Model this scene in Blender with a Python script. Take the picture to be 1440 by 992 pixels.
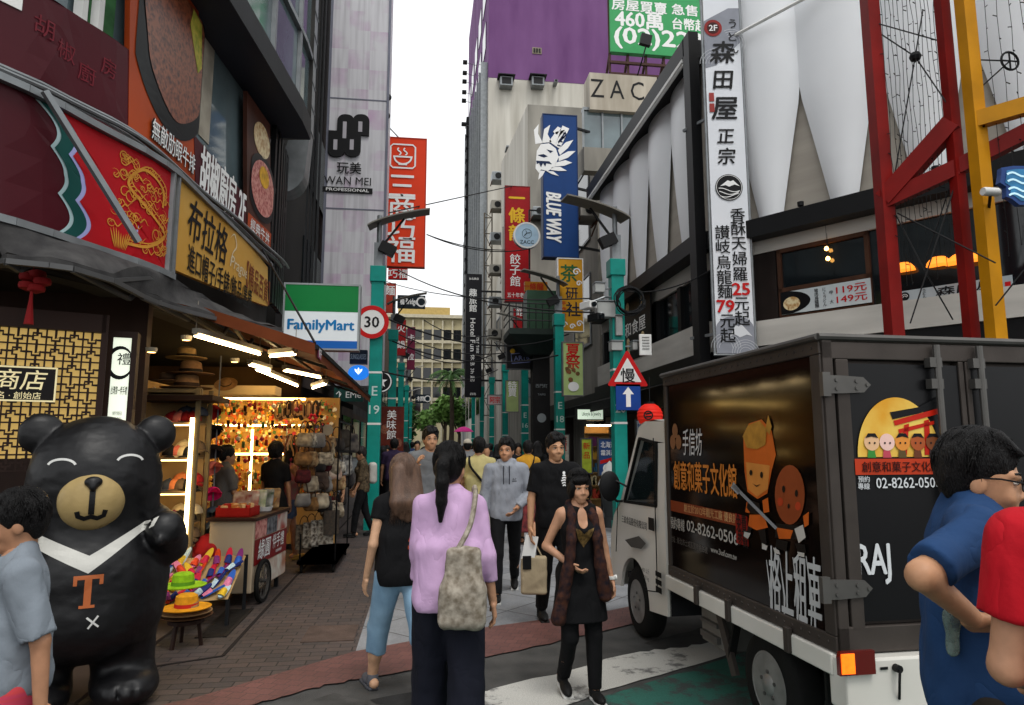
import bpy, bmesh, math, random
import numpy as np
from mathutils import Vector, Matrix, Euler
from mathutils.bvhtree import BVHTree
from mathutils.geometry import tessellate_polygon
for _o in list(bpy.data.objects): bpy.data.objects.remove(_o)
S = bpy.context.scene
COL = S.collection
rad = math.radians
rng = random.Random(7)
# ------------------------------------------------------------------ camera
F, HY, VX, CZ = 960.0, 625.0, 592.0, 1.65          # focal length / horizon / vanishing point measured in photo pixels
PIT = math.atan((HY-496)/F); YAW = math.atan((720-VX)/math.hypot(F, HY-496))
cd = bpy.data.cameras.new('camera'); cam = bpy.data.objects.new('camera', cd); COL.objects.link(cam)
cd.sensor_fit = 'HORIZONTAL'; cd.sensor_width = 36; cd.lens = 36*F/1440; cd.clip_end = 2000; cd.clip_start = 0.05
cam.location = (0, 0, CZ); cam.rotation_euler = (math.pi/2+PIT, 0, -YAW)
S.camera = cam
# ------------------------------------------------------------------ sky and light: overcast day
w = bpy.data.worlds.new('World'); S.world = w; w.use_nodes = True
nt = w.node_tree; bg = nt.nodes['Background']
sky = nt.nodes.new('ShaderNodeTexSky'); sky.sky_type = 'NISHITA'; sky.sun_disc = False
sky.sun_elevation = rad(62); sky.sun_rotation = rad(200); sky.dust_density = 4; sky.air_density = 1.2
hsv = nt.nodes.new('ShaderNodeHueSaturation'); hsv.inputs['Saturation'].default_value = 0.16
mxw = nt.nodes.new('ShaderNodeMix'); mxw.data_type = 'RGBA'; mxw.inputs[0].default_value = 0.75
mxw.inputs[7].default_value = (11.6, 11.8, 12.0, 1)      # even cloud cover
nt.links.new(sky.outputs[0], hsv.inputs['Color']); nt.links.new(hsv.outputs[0], mxw.inputs[6])
nt.links.new(mxw.outputs[2], bg.inputs['Color']); bg.inputs['Strength'].default_value = 0.11
sd = bpy.data.lights.new('sun', 'SUN'); sun = bpy.data.objects.new('sun', sd); COL.objects.link(sun)
sd.energy = 1.2; sd.angle = rad(18); sd.color = (1, .97, .92)
sun.rotation_euler = (rad(28), 0, rad(20))
S.view_settings.view_transform = 'Standard'; S.view_settings.look = 'None'
S.view_settings.exposure = 0.22; S.view_settings.gamma = 1
S.render.engine = 'CYCLES'; S.cycles.max_bounces = 6; S.cycles.diffuse_bounces = 2; S.cycles.glossy_bounces = 3
S.cycles.use_denoising = True; S.cycles.sample_clamp_indirect = 4; S.cycles.caustics_reflective = False; S.cycles.caustics_refractive = False
# ------------------------------------------------------------------ placing by measurement
def ray(px, py):
 x = (px-720)/F; y = -(py-496)/F
 f = math.cos(PIT)-y*math.sin(PIT); u = math.sin(PIT)+y*math.cos(PIT)
 return Vector((x*math.cos(YAW)+f*math.sin(YAW), -x*math.sin(YAW)+f*math.cos(YAW), u))
O3 = Vector((0, 0, CZ))
def gp(px, py, z=0.0): r = ray(px, py); return O3+r*((z-CZ)/r.z)
def aX(px, py, X): r = ray(px, py); return O3+r*(X/r.x)
def aY(px, py, Y): r = ray(px, py); return O3+r*(Y/r.y)
def aP(px, py, p, n):
 r = ray(px, py); p = Vector(p); n = Vector(n); return O3+r*((p-O3).dot(n)/r.dot(n))
# ------------------------------------------------------------------ materials
def lin(c):
 if isinstance(c, str):
  c = c.lstrip('#'); c = [int(c[i:i+2], 16)/255 for i in (0, 2, 4)]
 else: return tuple(c)[:3]+(1,)
 return tuple((x/12.92 if x <= .04045 else ((x+.055)/1.055)**2.4) for x in c)+(1,)
MC = {}
def M(name, col, rough=.6, metal=0., var=.12, vs=3., bump=0., bs=60., emit=0., ecol=None, spec=.18, coat=0., col2=None, detail=4, trans=0., alpha=1., stretch=None):
 key = name
 if key in MC: return MC[key]
 m = bpy.data.materials.new(name); m.use_nodes = True; MC[key] = m
 t = m.node_tree; p = t.nodes['Principled BSDF']
 p.inputs['Roughness'].default_value = rough; p.inputs['Metallic'].default_value = metal
 p.inputs['Specular IOR Level'].default_value = spec; p.inputs['Coat Weight'].default_value = coat
 p.inputs['Transmission Weight'].default_value = trans; p.inputs['Alpha'].default_value = alpha
 c = lin(col)
 tc = t.nodes.new('ShaderNodeTexCoord'); co = tc.outputs['Object']
 if stretch:
  mp = t.nodes.new('ShaderNodeMapping'); mp.inputs['Scale'].default_value = stretch
  t.links.new(co, mp.inputs['Vector']); co = mp.outputs[0]
 if var > 0 or col2:
  n = t.nodes.new('ShaderNodeTexNoise'); n.inputs['Scale'].default_value = vs; n.inputs['Detail'].default_value = detail
  t.links.new(co, n.inputs['Vector'])
  r = t.nodes.new('ShaderNodeValToRGB'); r.color_ramp.elements[0].position = .3; r.color_ramp.elements[1].position = .7
  if col2: a, b = c, lin(col2)
  else:
   a = tuple(min(1, x*(1-var)) for x in c[:3])+(1,); b = tuple(min(1, x*(1+var)) for x in c[:3])+(1,)
  r.color_ramp.elements[0].color = a; r.color_ramp.elements[1].color = b
  t.links.new(n.outputs['Fac'], r.inputs[0]); t.links.new(r.outputs[0], p.inputs['Base Color'])
 else: p.inputs['Base Color'].default_value = c
 if bump > 0:
  n2 = t.nodes.new('ShaderNodeTexNoise'); n2.inputs['Scale'].default_value = bs; n2.inputs['Detail'].default_value = 5
  t.links.new(co, n2.inputs['Vector'])
  b = t.nodes.new('ShaderNodeBump'); b.inputs['Strength'].default_value = bump; b.inputs['Distance'].default_value = .008
  t.links.new(n2.outputs['Fac'], b.inputs['Height']); t.links.new(b.outputs[0], p.inputs['Normal'])
 if emit > 0:
  p.inputs['Emission Color'].default_value = lin(ecol or col); p.inputs['Emission Strength'].default_value = emit
 return m
# ------------------------------------------------------------------ object plumbing
def tag(o, label=None, cat=None, group=None, kind=None):
 if label: o['label'] = label
 if cat: o['category'] = cat
 if group: o['group'] = group
 if kind: o['kind'] = kind
 return o
def thing(name, label, cat, loc=(0, 0, 0), rz=0., group=None):
 o = bpy.data.objects.new(name, None); COL.objects.link(o); o.empty_display_size = .1
 o.location = loc; o.rotation_euler = (0, 0, rz)
 return tag(o, label, cat, group)
def kids(o): return [c for c in bpy.data.objects if c.parent == o]
def dup(o, loc=None, rz=None, label=None, parent=None, tree=None):
 if tree is None:
  tree = {}
  for c in bpy.data.objects:
   if c.parent: tree.setdefault(c.parent.name, []).append(c)
 c = o.copy(); COL.objects.link(c)
 if parent: c.parent = parent
 if loc is not None: c.location = loc
 if rz is not None: c.rotation_euler = (0, 0, rz)
 if label: c['label'] = label
 for ch in tree.get(o.name, []): dup(ch, parent=c, tree=tree)
 return c
def wmat(p):
 m = Matrix.Identity(4)
 while p: m = Matrix.LocRotScale(p.location, p.rotation_euler, p.scale) @ m; p = p.parent
 return m
def link_mesh(name, vs, fs, mats, parent=None, mi=None, smooth=False, local=False, auto=None):
 """vs are world coordinates unless local; they are taken into the parent's frame."""
 me = bpy.data.meshes.new(name)
 if parent is not None and not local:
  inv = wmat(parent).inverted(); vs = [inv @ Vector(v) for v in vs]
 me.from_pydata([tuple(v) for v in vs], [], fs)
 if not isinstance(mats, (list, tuple)): mats = [mats]
 for m in mats: me.materials.append(m)
 if mi is not None: me.polygons.foreach_set('material_index', mi)
 if smooth: me.polygons.foreach_set('use_smooth', [True]*len(me.polygons))
 me.validate(); me.update()
 if auto is not None and smooth: me.set_sharp_from_angle(angle=rad(auto))
 o = bpy.data.objects.new(name, me); COL.objects.link(o)
 if parent is not None: o.parent = parent
 return o
class MB:
 def __init__(s, mats=None): s.v = []; s.f = []; s.mi = []; s.m = 0; s.T = None
 def add(s, vs, fs):
  b = len(s.v); s.v += [Vector(v) if s.T is None else s.T @ Vector(v) for v in vs]
  s.f += [[b+i for i in f] for f in fs]; s.mi += [s.m]*len(fs); return s
 def box(s, lo, hi, R=None, bev=0.):
  (x0, y0, z0), (x1, y1, z1) = lo, hi
  x0, x1 = min(x0, x1), max(x0, x1); y0, y1 = min(y0, y1), max(y0, y1); z0, z1 = min(z0, z1), max(z0, z1)
  if bev > 0:
   bm = bmesh.new(); vv = [bm.verts.new(p) for p in ((x0,y0,z0),(x1,y0,z0),(x1,y1,z0),(x0,y1,z0),(x0,y0,z1),(x1,y0,z1),(x1,y1,z1),(x0,y1,z1))]
   for f in ((0,3,2,1),(4,5,6,7),(0,1,5,4),(1,2,6,5),(2,3,7,6),(3,0,4,7)): bm.faces.new([vv[i] for i in f])
   bmesh.ops.bevel(bm, geom=bm.edges[:], offset=bev, segments=2, affect='EDGES', profile=.5)
   bm.verts.index_update(); vs = [v.co.copy() for v in bm.verts]; fs = [[v.index for v in f.verts] for f in bm.faces]; bm.free()
  else:
   vs = [Vector(p) for p in ((x0,y0,z0),(x1,y0,z0),(x1,y1,z0),(x0,y1,z0),(x0,y0,z1),(x1,y0,z1),(x1,y1,z1),(x0,y1,z1))]
   fs = [(0,3,2,1),(4,5,6,7),(0,1,5,4),(1,2,6,5),(2,3,7,6),(3,0,4,7)]
  if R is not None:
   c = Vector(((x0+x1)/2, (y0+y1)/2, (z0+z1)/2)); vs = [c+R @ (v-c) for v in vs]
  return s.add(vs, fs)
 def bar(s, a, b, w, h=None, up=(0, 0, 1), bev=0):
  a, b = Vector(a), Vector(b); h = h or w; d = (b-a); L = d.length
  if L < 1e-6: return s
  d.normalize(); u = Vector(up)
  if abs(d.dot(u)) > .99: u = Vector((0, 1, 0))
  x = d.cross(u).normalized(); z = x.cross(d)
  vs = []
  for p in (a, b):
   for i, j in ((-1,-1),(1,-1),(1,1),(-1,1)): vs.append(p+x*(i*w/2)+z*(j*h/2))
  return s.add(vs, [(0,1,2,3),(7,6,5,4),(0,4,5,1),(1,5,6,2),(2,6,7,3),(3,7,4,0)])
 def tube(s, pts, r, n=8, cap=True, rs=None):
  pts = [Vector(p) for p in pts]; prev = None; vs = []; fs = []
  for i, p in enumerate(pts):
   d = (pts[min(i+1, len(pts)-1)]-pts[max(i-1, 0)])
   if d.length < 1e-9: d = Vector((0, 0, 1))
   d.normalize()
   if prev is None:
    u = Vector((0, 0, 1)) if abs(d.z) < .9 else Vector((1, 0, 0)); x = d.cross(u).normalized()
   else: x = (prev-d*prev.dot(d)).normalized()
   prev = x; y = d.cross(x); rr = rs[i] if rs else r
   for k in range(n):
    a = 2*math.pi*k/n; vs.append(p+x*(math.cos(a)*rr)+y*(math.sin(a)*rr))
  for i in range(len(pts)-1):
   for k in range(n):
    fs.append((i*n+k, i*n+(k+1) % n, (i+1)*n+(k+1) % n, (i+1)*n+k))
  if cap: fs += [tuple(range(n-1, -1, -1)), tuple(range((len(pts)-1)*n, len(pts)*n))]
  return s.add(vs, fs)
 def lathe(s, prof, c=(0, 0, 0), n=24, axis='z', R=None, cap=True):
  """prof: list of (r, h) along the axis."""
  vs = []; fs = []; c = Vector(c)
  for r, h in prof:
   for k in range(n):
    a = 2*math.pi*k/n; p = Vector((r*math.cos(a), r*math.sin(a), h))
    if axis == 'x': p = Vector((p.z, p.x, p.y))
    elif axis == 'y': p = Vector((p.y, p.z, p.x))
    if R is not None: p = R @ p
    vs.append(c+p)
  for i in range(len(prof)-1):
   for k in range(n): fs.append((i*n+k, i*n+(k+1) % n, (i+1)*n+(k+1) % n, (i+1)*n+k))
  if cap and prof[0][0] > 1e-4: fs.append(tuple(range(n-1, -1, -1)))
  if cap and prof[-1][0] > 1e-4: fs.append(tuple(range((len(prof)-1)*n, len(prof)*n)))
  return s.add(vs, fs)
 def poly(s, pts, thick=None, nrm=None):
  """planar polygon (may be concave); thick extrudes against nrm."""
  pts = [Vector(p) for p in pts]; n = len(pts)
  tris = tessellate_polygon([pts])
  nn = Vector((0, 0, 0))
  for i in range(n): nn += (pts[i]-pts[0]).cross(pts[(i+1) % n]-pts[0])
  nn.normalize()
  if nrm is not None and nn.dot(Vector(nrm)) < 0: pts = pts[::-1]; tris = tessellate_polygon([pts]); nn = -nn
  tt = []
  for t in tris:
   a, b, c = (pts[i] for i in t)
   tt.append(tuple(t) if (b-a).cross(c-a).dot(nn) > 0 else tuple(reversed(t)))
  if n == 4: front = [(0, 1, 2, 3)]
  else: front = tt
  if not thick: return s.add(pts, front)
  vs = pts+[p-nn*thick for p in pts]
  fs = list(front)+[tuple(reversed([i+n for i in f])) for f in front]
  for i in range(n): j = (i+1) % n; fs.append((i, i+n, j+n, j))
  return s.add(vs, fs)
 def grid(s, fn, nu, nv, thick=0):
  vs = [fn(i/nu, j/nv) for j in range(nv+1) for i in range(nu+1)]
  fs = [(j*(nu+1)+i, j*(nu+1)+i+1, (j+1)*(nu+1)+i+1, (j+1)*(nu+1)+i) for j in range(nv) for i in range(nu)]
  return s.add(vs, fs)
 def build(s, name, mats, parent=None, smooth=False, local=False, auto=35):
  return link_mesh(name, s.v, s.f, mats, parent, s.mi, smooth, local, auto)
# ------------------------------------------------------------------ lettering
TXT = {}
def text_mesh(body, size=1., bold=0., align='CENTER', spacing=1., shear=0., vertical=False, res=2):
 key = (body, bold, align, spacing, shear, vertical, res)
 if key not in TXT:
  c = bpy.data.curves.new('lettering', 'FONT'); c.body = '\n'.join(body) if vertical else body
  c.size = 1; c.offset = bold; c.resolution_u = res; c.align_x = align; c.align_y = 'CENTER'
  c.space_character = spacing; c.shear = shear; c.space_line = spacing*.92 if vertical else 1
  o = bpy.data.objects.new('lettering', c); COL.objects.link(o)
  me = bpy.data.meshes.new_from_object(o.evaluated_get(bpy.context.evaluated_depsgraph_get()))
  vs = [v.co.copy() for v in me.vertices]; fs = [tuple(p.vertices) for p in me.polygons]
  bpy.data.objects.remove(o); bpy.data.curves.remove(c); bpy.data.meshes.remove(me)
  TXT[key] = (vs, fs)
 vs, fs = TXT[key]
 return [v*size for v in vs], fs
class Pl:
 """a plane in the place: origin, unit right, unit up, unit outward normal"""
 def __init__(s, o, ux, uy=(0, 0, 1)):
  s.o = Vector(o); s.x = Vector(ux).normalized(); u = Vector(uy); s.y = (u-s.x*u.dot(s.x)).normalized(); s.n = s.x.cross(s.y)
 def at(s, u, v, d=0.): return s.o+s.x*u+s.y*v+s.n*d
 def px(s, a, b):
  p = aP(a, b, s.o, s.n)-s.o; return p.dot(s.x), p.dot(s.y)
 def rect(s, mb, u0, v0, u1, v1, d=0., th=None): return mb.poly([s.at(u0, v0, d), s.at(u1, v0, d), s.at(u1, v1, d), s.at(u0, v1, d)], th, s.n)
 def poly(s, mb, pts, d=0., th=None): return mb.poly([s.at(u, v, d) for u, v in pts], th, s.n)
 def disc(s, mb, u, v, r, d=0., th=None, n=36, ry=None): return s.poly(mb, [(u+r*math.cos(2*math.pi*k/n), v+(ry or r)*math.sin(2*math.pi*k/n)) for k in range(n)], d, th)
 def ring(s, mb, u, v, r0, r1, d=0., n=40, a0=0., a1=360.):
  k = range(n+1); A = [rad(a0+(a1-a0)*i/n) for i in k]
  vs = [s.at(u+r0*math.cos(a), v+r0*math.sin(a), d) for a in A]+[s.at(u+r1*math.cos(a), v+r1*math.sin(a), d) for a in A]
  mb.add(vs, [(i, n+1+i, n+2+i, i+1) for i in range(n)]); return mb
 def stroke(s, mb, pts, w, d=0., taper=False):
  pts = [Vector((p[0], p[1])) for p in pts]; L = []; R = []
  for i, p in enumerate(pts):
   t = pts[min(i+1, len(pts)-1)]-pts[max(i-1, 0)]
   if t.length < 1e-9: t = Vector((1, 0))
   t.normalize(); n = Vector((-t.y, t.x)); ww = w
   if taper: ww = w*max(.12, math.sin(math.pi*(i+.3)/(len(pts)-.4)))
   L.append(p+n*ww/2); R.append(p-n*ww/2)
  m = len(pts); vs = [s.at(q.x, q.y, d) for q in L]+[s.at(q.x, q.y, d) for q in R]
  mb.add(vs, [(i, m+i, m+i+1, i+1) for i in range(m-1)]); return mb
 def text(s, mb, body, u, v, h, bold=0., align='CENTER', sx=1., d=.006, rot=0., maxw=None, **k):
  """h: cap/character height in metres; maxw squeezes to a width"""
  vs, fs = text_mesh(body, 1., 0., align, **k)
  if not vs: return mb
  cx = max(q.x for q in vs)-min(q.x for q in vs); sc = h/.78
  fx = sc*sx
  if maxw: fx = maxw/cx
  ca, sa = math.cos(rad(rot)), math.sin(rad(rot))
  # centre vertically on the glyph box
  y0, y1 = min(q.y for q in vs), max(q.y for q in vs); my = (y0+y1)/2
  x0, x1 = min(q.x for q in vs), max(q.x for q in vs); mx = {'CENTER': (x0+x1)/2, 'LEFT': x0, 'RIGHT': x1}[align]
  out = []
  for q in vs:
   a, b = (q.x-mx)*fx, (q.y-my)*sc
   out.append(s.at(u+a*ca-b*sa, v+a*sa+b*ca, d))
  e = bold*sc*.9
  for i, (a, b) in enumerate(((0, 0), (e, 0), (-e, 0), (0, e*.7), (0, -e*.7)) if bold > .003 else ((0, 0),)):
   o_ = s.at(a*ca-b*sa, a*sa+b*ca, .0003*i)-s.at(0, 0, 0); mb.add([q+o_ for q in out] if not hasattr(s, 'p') else [q+Vector((0, 0, b))+s.at(u+a, 0, .0003*i)-s.at(u, 0, 0) for q in out], fs)
  return mb
def quad_plane(tl, tr, bl=None):
 tl, tr = Vector(tl), Vector(tr); x = (tr-tl); x.z = 0
 return Pl(tl, x)
def catmull(pts, n=6):
 pts = [Vector(p) for p in pts]; out = []
 for i in range(len(pts)-1):
  p0, p1, p2, p3 = pts[max(i-1, 0)], pts[i], pts[i+1], pts[min(i+2, len(pts)-1)]
  for k in range(n):
   t = k/n; out.append(.5*((2*p1)+(p2-p0)*t+(2*p0-5*p1+4*p2-p3)*t*t+(3*p1-p0-3*p2+p3)*t**3))
 out.append(pts[-1]); return out
# ------------------------------------------------------------------ organic shapes: smooth union of capsules and ellipsoids, meshed by surface nets
class SDF:
 def __init__(s, h=.012): s.h = h; s.ops = []
 def cap(s, a, b, ra, rb=None, k=.02): s.ops.append(('c', Vector(a), Vector(b), ra, ra if rb is None else rb, k)); return s
 def flat(s, a, b, ra, rb, k=.02):      # a capsule with a clean flat end at b (sleeve, trouser leg)
  s.ops.append(('c', Vector(a), Vector(b), ra, rb, 'flat', k)); return s
 def ell(s, c, r, k=.02, R=None): s.ops.append(('e', Vector(c), Vector(r), R, k)); return s
 def box(s, c, r, rd=.01, k=.01, R=None): s.ops.append(('b', Vector(c), Vector(r), R, rd, k)); return s
 def sub(s, c, r, R=None, k=.01): s.ops.append(('s', Vector(c), Vector(r), R, k)); return s
 def cut(s, p, n, c=None, rr=None): s.ops.append(('x', Vector(p), Vector(n).normalized(), c, rr)); return s
 def noise(s, amp, fr, seed=0, zs=1.): s.ops.append(('n', amp, fr, seed, zs)); return s
 def mesh(s):
  lo = np.full(3, 1e9); hi = -lo; h = s.h
  for o in s.ops:
   if o[0] == 'c':
    for p, r in ((o[1], o[3]), (o[2], o[4])): lo = np.minimum(lo, np.array(p)-r); hi = np.maximum(hi, np.array(p)+r)
   elif o[0] in 'eb':
    r = max(o[2]) if o[3] is not None else np.array(o[2]); r = r*(1.75 if o[0] == 'b' and o[3] is not None else 1.); lo = np.minimum(lo, np.array(o[1])-r); hi = np.maximum(hi, np.array(o[1])+r)
  lo = lo-4*h-.01; hi = hi+4*h+.01
  N = np.ceil((hi-lo)/h).astype(int)+1
  ax = [(lo[i]+h*np.arange(N[i])).astype(np.float32) for i in range(3)]
  V = np.full(N, 9., np.float32)
  def blk(l, u):
   i0 = np.clip(np.floor((l-lo)/h).astype(int), 0, N); i1 = np.clip(np.ceil((u-lo)/h).astype(int)+1, 0, N)
   sl = tuple(slice(a, b) for a, b in zip(i0, i1))
   return sl, ax[0][sl[0]][:, None, None], ax[1][sl[1]][None, :, None], ax[2][sl[2]][None, None, :]
  def loc(c, R, X, Y, Z):
   X, Y, Z = X-c[0], Y-c[1], Z-c[2]
   if R is None: return X, Y, Z
   Q = np.array(R.to_3x3()).T
   return Q[0, 0]*X+Q[0, 1]*Y+Q[0, 2]*Z, Q[1, 0]*X+Q[1, 1]*Y+Q[1, 2]*Z, Q[2, 0]*X+Q[2, 1]*Y+Q[2, 2]*Z
  def elld(c, r, R, X, Y, Z):
   x, y, z = loc(c, R, X, Y, Z); x = x/r[0]; y = y/r[1]; z = z/r[2]
   k0 = np.sqrt(x*x+y*y+z*z); k1 = np.sqrt((x/r[0])**2+(y/r[1])**2+(z/r[2])**2)+1e-9
   return k0*(k0-1)/k1
  for o in s.ops:
   t = o[0]
   if t in 'ceb':
    k = o[-1]; mg = 2*k+3*h+.005
    if t == 'c': l = np.minimum(np.array(o[1])-o[3], np.array(o[2])-o[4])-mg; u = np.maximum(np.array(o[1])+o[3], np.array(o[2])+o[4])+mg
    else:
     r = np.array(o[2]) if o[3] is None else np.full(3, max(o[2])*(1.75 if t == 'b' else 1)); l = np.array(o[1])-r-mg; u = np.array(o[1])+r+mg
    sl, X, Y, Z = blk(l, u)
    if t == 'c':
     a, b, ra, rb = o[1:5]; d = b-a; dd = max(d.length_squared, 1e-10)
     q = np.clip(((X-a.x)*d.x+(Y-a.y)*d.y+(Z-a.z)*d.z)/dd, 0, 1)
     D = np.sqrt((X-a.x-q*d.x)**2+(Y-a.y-q*d.y)**2+(Z-a.z-q*d.z)**2)-(ra+(rb-ra)*q)
     if o[5] == 'flat':
      d = d.normalized(); D = np.maximum(D, (X-b.x)*d.x+(Y-b.y)*d.y+(Z-b.z)*d.z)
    elif t == 'e': D = elld(o[1], o[2], o[3], X, Y, Z)
    else:
     x, y, z = loc(o[1], o[3], X, Y, Z); rd = o[4]
     qx, qy, qz = np.abs(x)-o[2][0]+rd, np.abs(y)-o[2][1]+rd, np.abs(z)-o[2][2]+rd
     D = np.sqrt(np.maximum(qx, 0)**2+np.maximum(qy, 0)**2+np.maximum(qz, 0)**2)+np.minimum(np.maximum(qx, np.maximum(qy, qz)), 0)-rd
    A = V[sl]
    if k > 1e-4:
     hh = np.clip(.5+.5*(A-D)/k, 0, 1); A = A*(1-hh)+D*hh-k*hh*(1-hh)
    else: A = np.minimum(A, D)
    V[sl] = A
   elif t == 's':
    r = np.full(3, max(o[2])); sl, X, Y, Z = blk(np.array(o[1])-r-2*o[4]-.02, np.array(o[1])+r+2*o[4]+.02)
    D = -elld(o[1], o[2], o[3], X, Y, Z); A = V[sl]; k = o[4]
    hh = np.clip(.5-.5*(A-D)/k, 0, 1); V[sl] = A*(1-hh)+D*hh+k*hh*(1-hh)
   elif t == 'x':
    if o[3] is None: sl, X, Y, Z = blk(lo, hi)
    else: sl, X, Y, Z = blk(np.array(o[3])-o[4], np.array(o[3])+o[4])
    D = (X-o[1].x)*o[2].x+(Y-o[1].y)*o[2].y+(Z-o[1].z)*o[2].z
    if o[3] is not None:
     ins = ((X-o[3][0])**2+(Y-o[3][1])**2+(Z-o[3][2])**2) < o[4]**2
     V[sl] = np.where(ins, np.maximum(V[sl], D), V[sl])
    else: V[sl] = np.maximum(V[sl], D)
   elif t == 'n':
    sl, X, Y, Z = blk(lo, hi); r = np.random.RandomState(o[3]); acc = 0
    for i in range(5):
     q = r.randn(3); q /= np.linalg.norm(q); q[2] *= o[4]; f = o[2]*(1+.45*i); ph = r.rand()*6.28
     acc = acc+np.sin(f*(q[0]*X+q[1]*Y+q[2]*Z)+ph+1.3*np.sin(f*.6*(q[1]*X-q[0]*Y+q[2]*Z)+i))/(1+.4*i)
    V = V+(o[1]*acc/2.2).astype(np.float32)
  ins = V < 0
  nx, ny, nz = N; cs = (nx-1, ny-1, nz-1)
  sm = np.zeros((cs[0]*cs[1]*cs[2], 3)); ct = np.zeros(cs[0]*cs[1]*cs[2])
  quads = []
  for a in range(3):
   s0 = [slice(None)]*3; s1 = [slice(None)]*3; s0[a] = slice(0, -1); s1[a] = slice(1, None)
   ch = ins[tuple(s0)] != ins[tuple(s1)]
   idx = np.argwhere(ch)
   if not len(idx): continue
   v0 = V[tuple(s0)][ch]; v1 = V[tuple(s1)][ch]; tt = v0/(v0-v1)
   P = idx.astype(float); P[:, a] += tt
   b, c = (a+1) % 3, (a+2) % 3
   ok = (idx[:, b] > 0) & (idx[:, c] > 0) & (idx[:, b] < N[b]-1) & (idx[:, c] < N[c]-1)
   idx = idx[ok]; P = P[ok]; flip = (v0 > 0)[ok]; cells = []
   for db, dc in ((0, 0), (-1, 0), (-1, -1), (0, -1)):
    q = idx.copy(); q[:, b] += db; q[:, c] += dc
    fl = (q[:, 0]*cs[1]+q[:, 1])*cs[2]+q[:, 2]; cells.append(fl)
    for d in range(3): sm[:, d] += np.bincount(fl, P[:, d], len(ct))
    ct += np.bincount(fl, minlength=len(ct))
   Q = np.stack(cells, 1); Q[flip] = Q[flip][:, ::-1]; quads.append(Q)
  if not quads: return [], []
  Q = np.concatenate(quads); act = np.nonzero(ct)[0]; mp = np.zeros(len(ct), int); mp[act] = np.arange(len(act))
  vs = sm[act]/ct[act][:, None]*h+lo
  return vs, mp[Q]
def sdf_build(name, parts, mats, parent, smooth=True, T=None):
 """parts: list of SDFs (or (SDF, material index)) joined into one mesh in the parent's local frame"""
 vs = []; fs = []; mi = []; b = 0
 for p in parts:
  m = 0
  if isinstance(p, tuple): p, m = p
  if isinstance(p, MB): v = np.array([tuple(q) for q in p.v]); f = p.f; mm = [m+x for x in p.mi]
  else:
   v, f = p.mesh()
   if len(v) == 0: continue
   mm = [m]*len(f)
  vs.append(v); fs += [[int(i)+b for i in q] for q in f]; mi += mm; b += len(v)
 if not vs: return None
 V = np.concatenate(vs)
 if T is not None: V = [T @ Vector(q) for q in V]
 return link_mesh(name, V, fs, mats, parent, mi, smooth, local=True, auto=None)
def project_on(o, vs, direction, eps=.004, reach=2.):
 """lay flat points onto the surface of mesh o (local coordinates) along direction"""
 me = o.data; bvh = BVHTree.FromPolygons([v.co.copy() for v in me.vertices], [tuple(p.vertices) for p in me.polygons])
 d = Vector(direction).normalized(); out = []
 for v in vs:
  v = Vector(v); hit = bvh.ray_cast(v-d*reach, d)
  if hit[0] is None:
   hit = bvh.find_nearest(v); out.append(hit[0]+hit[1]*eps if hit[0] else v)
  else: out.append(hit[0]-d*eps)
 return out
def refine(vs, fs, mx=.03, passes=5):
 """cut triangles until edges are short, so that lettering can follow a curved surface"""
 bm = bmesh.new(); bv = [bm.verts.new(v) for v in vs]
 for f in fs:
  try: bm.faces.new([bv[i] for i in f])
  except ValueError: pass
 bmesh.ops.triangulate(bm, faces=bm.faces[:])
 for _ in range(passes):
  ed = [e for e in bm.edges if e.calc_length() > mx]
  if not ed: break
  bmesh.ops.subdivide_edges(bm, edges=ed, cuts=1)
  bmesh.ops.triangulate(bm, faces=bm.faces[:])
 bm.verts.index_update()
 r = [v.co.copy() for v in bm.verts], [tuple(v.index for v in f.verts) for f in bm.faces]; bm.free(); return r
# ------------------------------------------------------------------ people
SKIN = {}
def skin(c='#c99a78'):
 return M('skin '+c, c, .52, var=.11, vs=22, bump=.05, bs=220, spec=.35)
EYEW = M('eye white', '#d8d2c8', .3, var=0); EYEB = M('eye dark', '#160f0c', .25, var=0)
LIP = M('lips', '#94584c', .45, var=.08)
def cloth(c, rough=.85, bump=.12, var=.12, bs=90, vs=6, name=None):
 new = (name or 'cloth '+c) not in MC; m = M(name or 'cloth '+c, c, rough, var=var, vs=vs, bump=bump, bs=bs, spec=.2)
 if new: creases(m)
 return m
def creases(m, d=.032, sc=7.):
 t = m.node_tree; N = t.nodes.new; L = t.links.new; p = t.nodes['Principled BSDF']; old = p.inputs['Normal'].links[0].from_node if p.inputs['Normal'].links else None
 tc = N('ShaderNodeTexCoord'); mp = N('ShaderNodeMapping'); mp.inputs['Scale'].default_value = (1, 1, .62); mp.inputs['Rotation'].default_value = (.5, .3, 0); L(tc.outputs['Object'], mp.inputs[0])
 n = N('ShaderNodeTexNoise'); n.inputs['Scale'].default_value = sc; n.inputs['Detail'].default_value = 2.5; n.inputs['Distortion'].default_value = .5; L(mp.outputs[0], n.inputs[0])
 a = N('ShaderNodeMath'); a.operation = 'SUBTRACT'; a.inputs[1].default_value = .5; L(n.outputs['Fac'], a.inputs[0]); ab = N('ShaderNodeMath'); ab.operation = 'ABSOLUTE'; L(a.outputs[0], ab.inputs[0]); pw = N('ShaderNodeMath'); pw.operation = 'POWER'; pw.inputs[1].default_value = .7; L(ab.outputs[0], pw.inputs[0])
 b = N('ShaderNodeBump'); b.inputs['Strength'].default_value = .45; b.inputs['Distance'].default_value = d; L(pw.outputs[0], b.inputs['Height'])
 if old: L(old.outputs[0], b.inputs['Normal'])
 L(b.outputs[0], p.inputs['Normal'])
HAIRC = M('black hair', '#0a0808', .42, var=.3, vs=8, bump=1., bs=60, spec=.22, stretch=(5, 5, .8))
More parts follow.
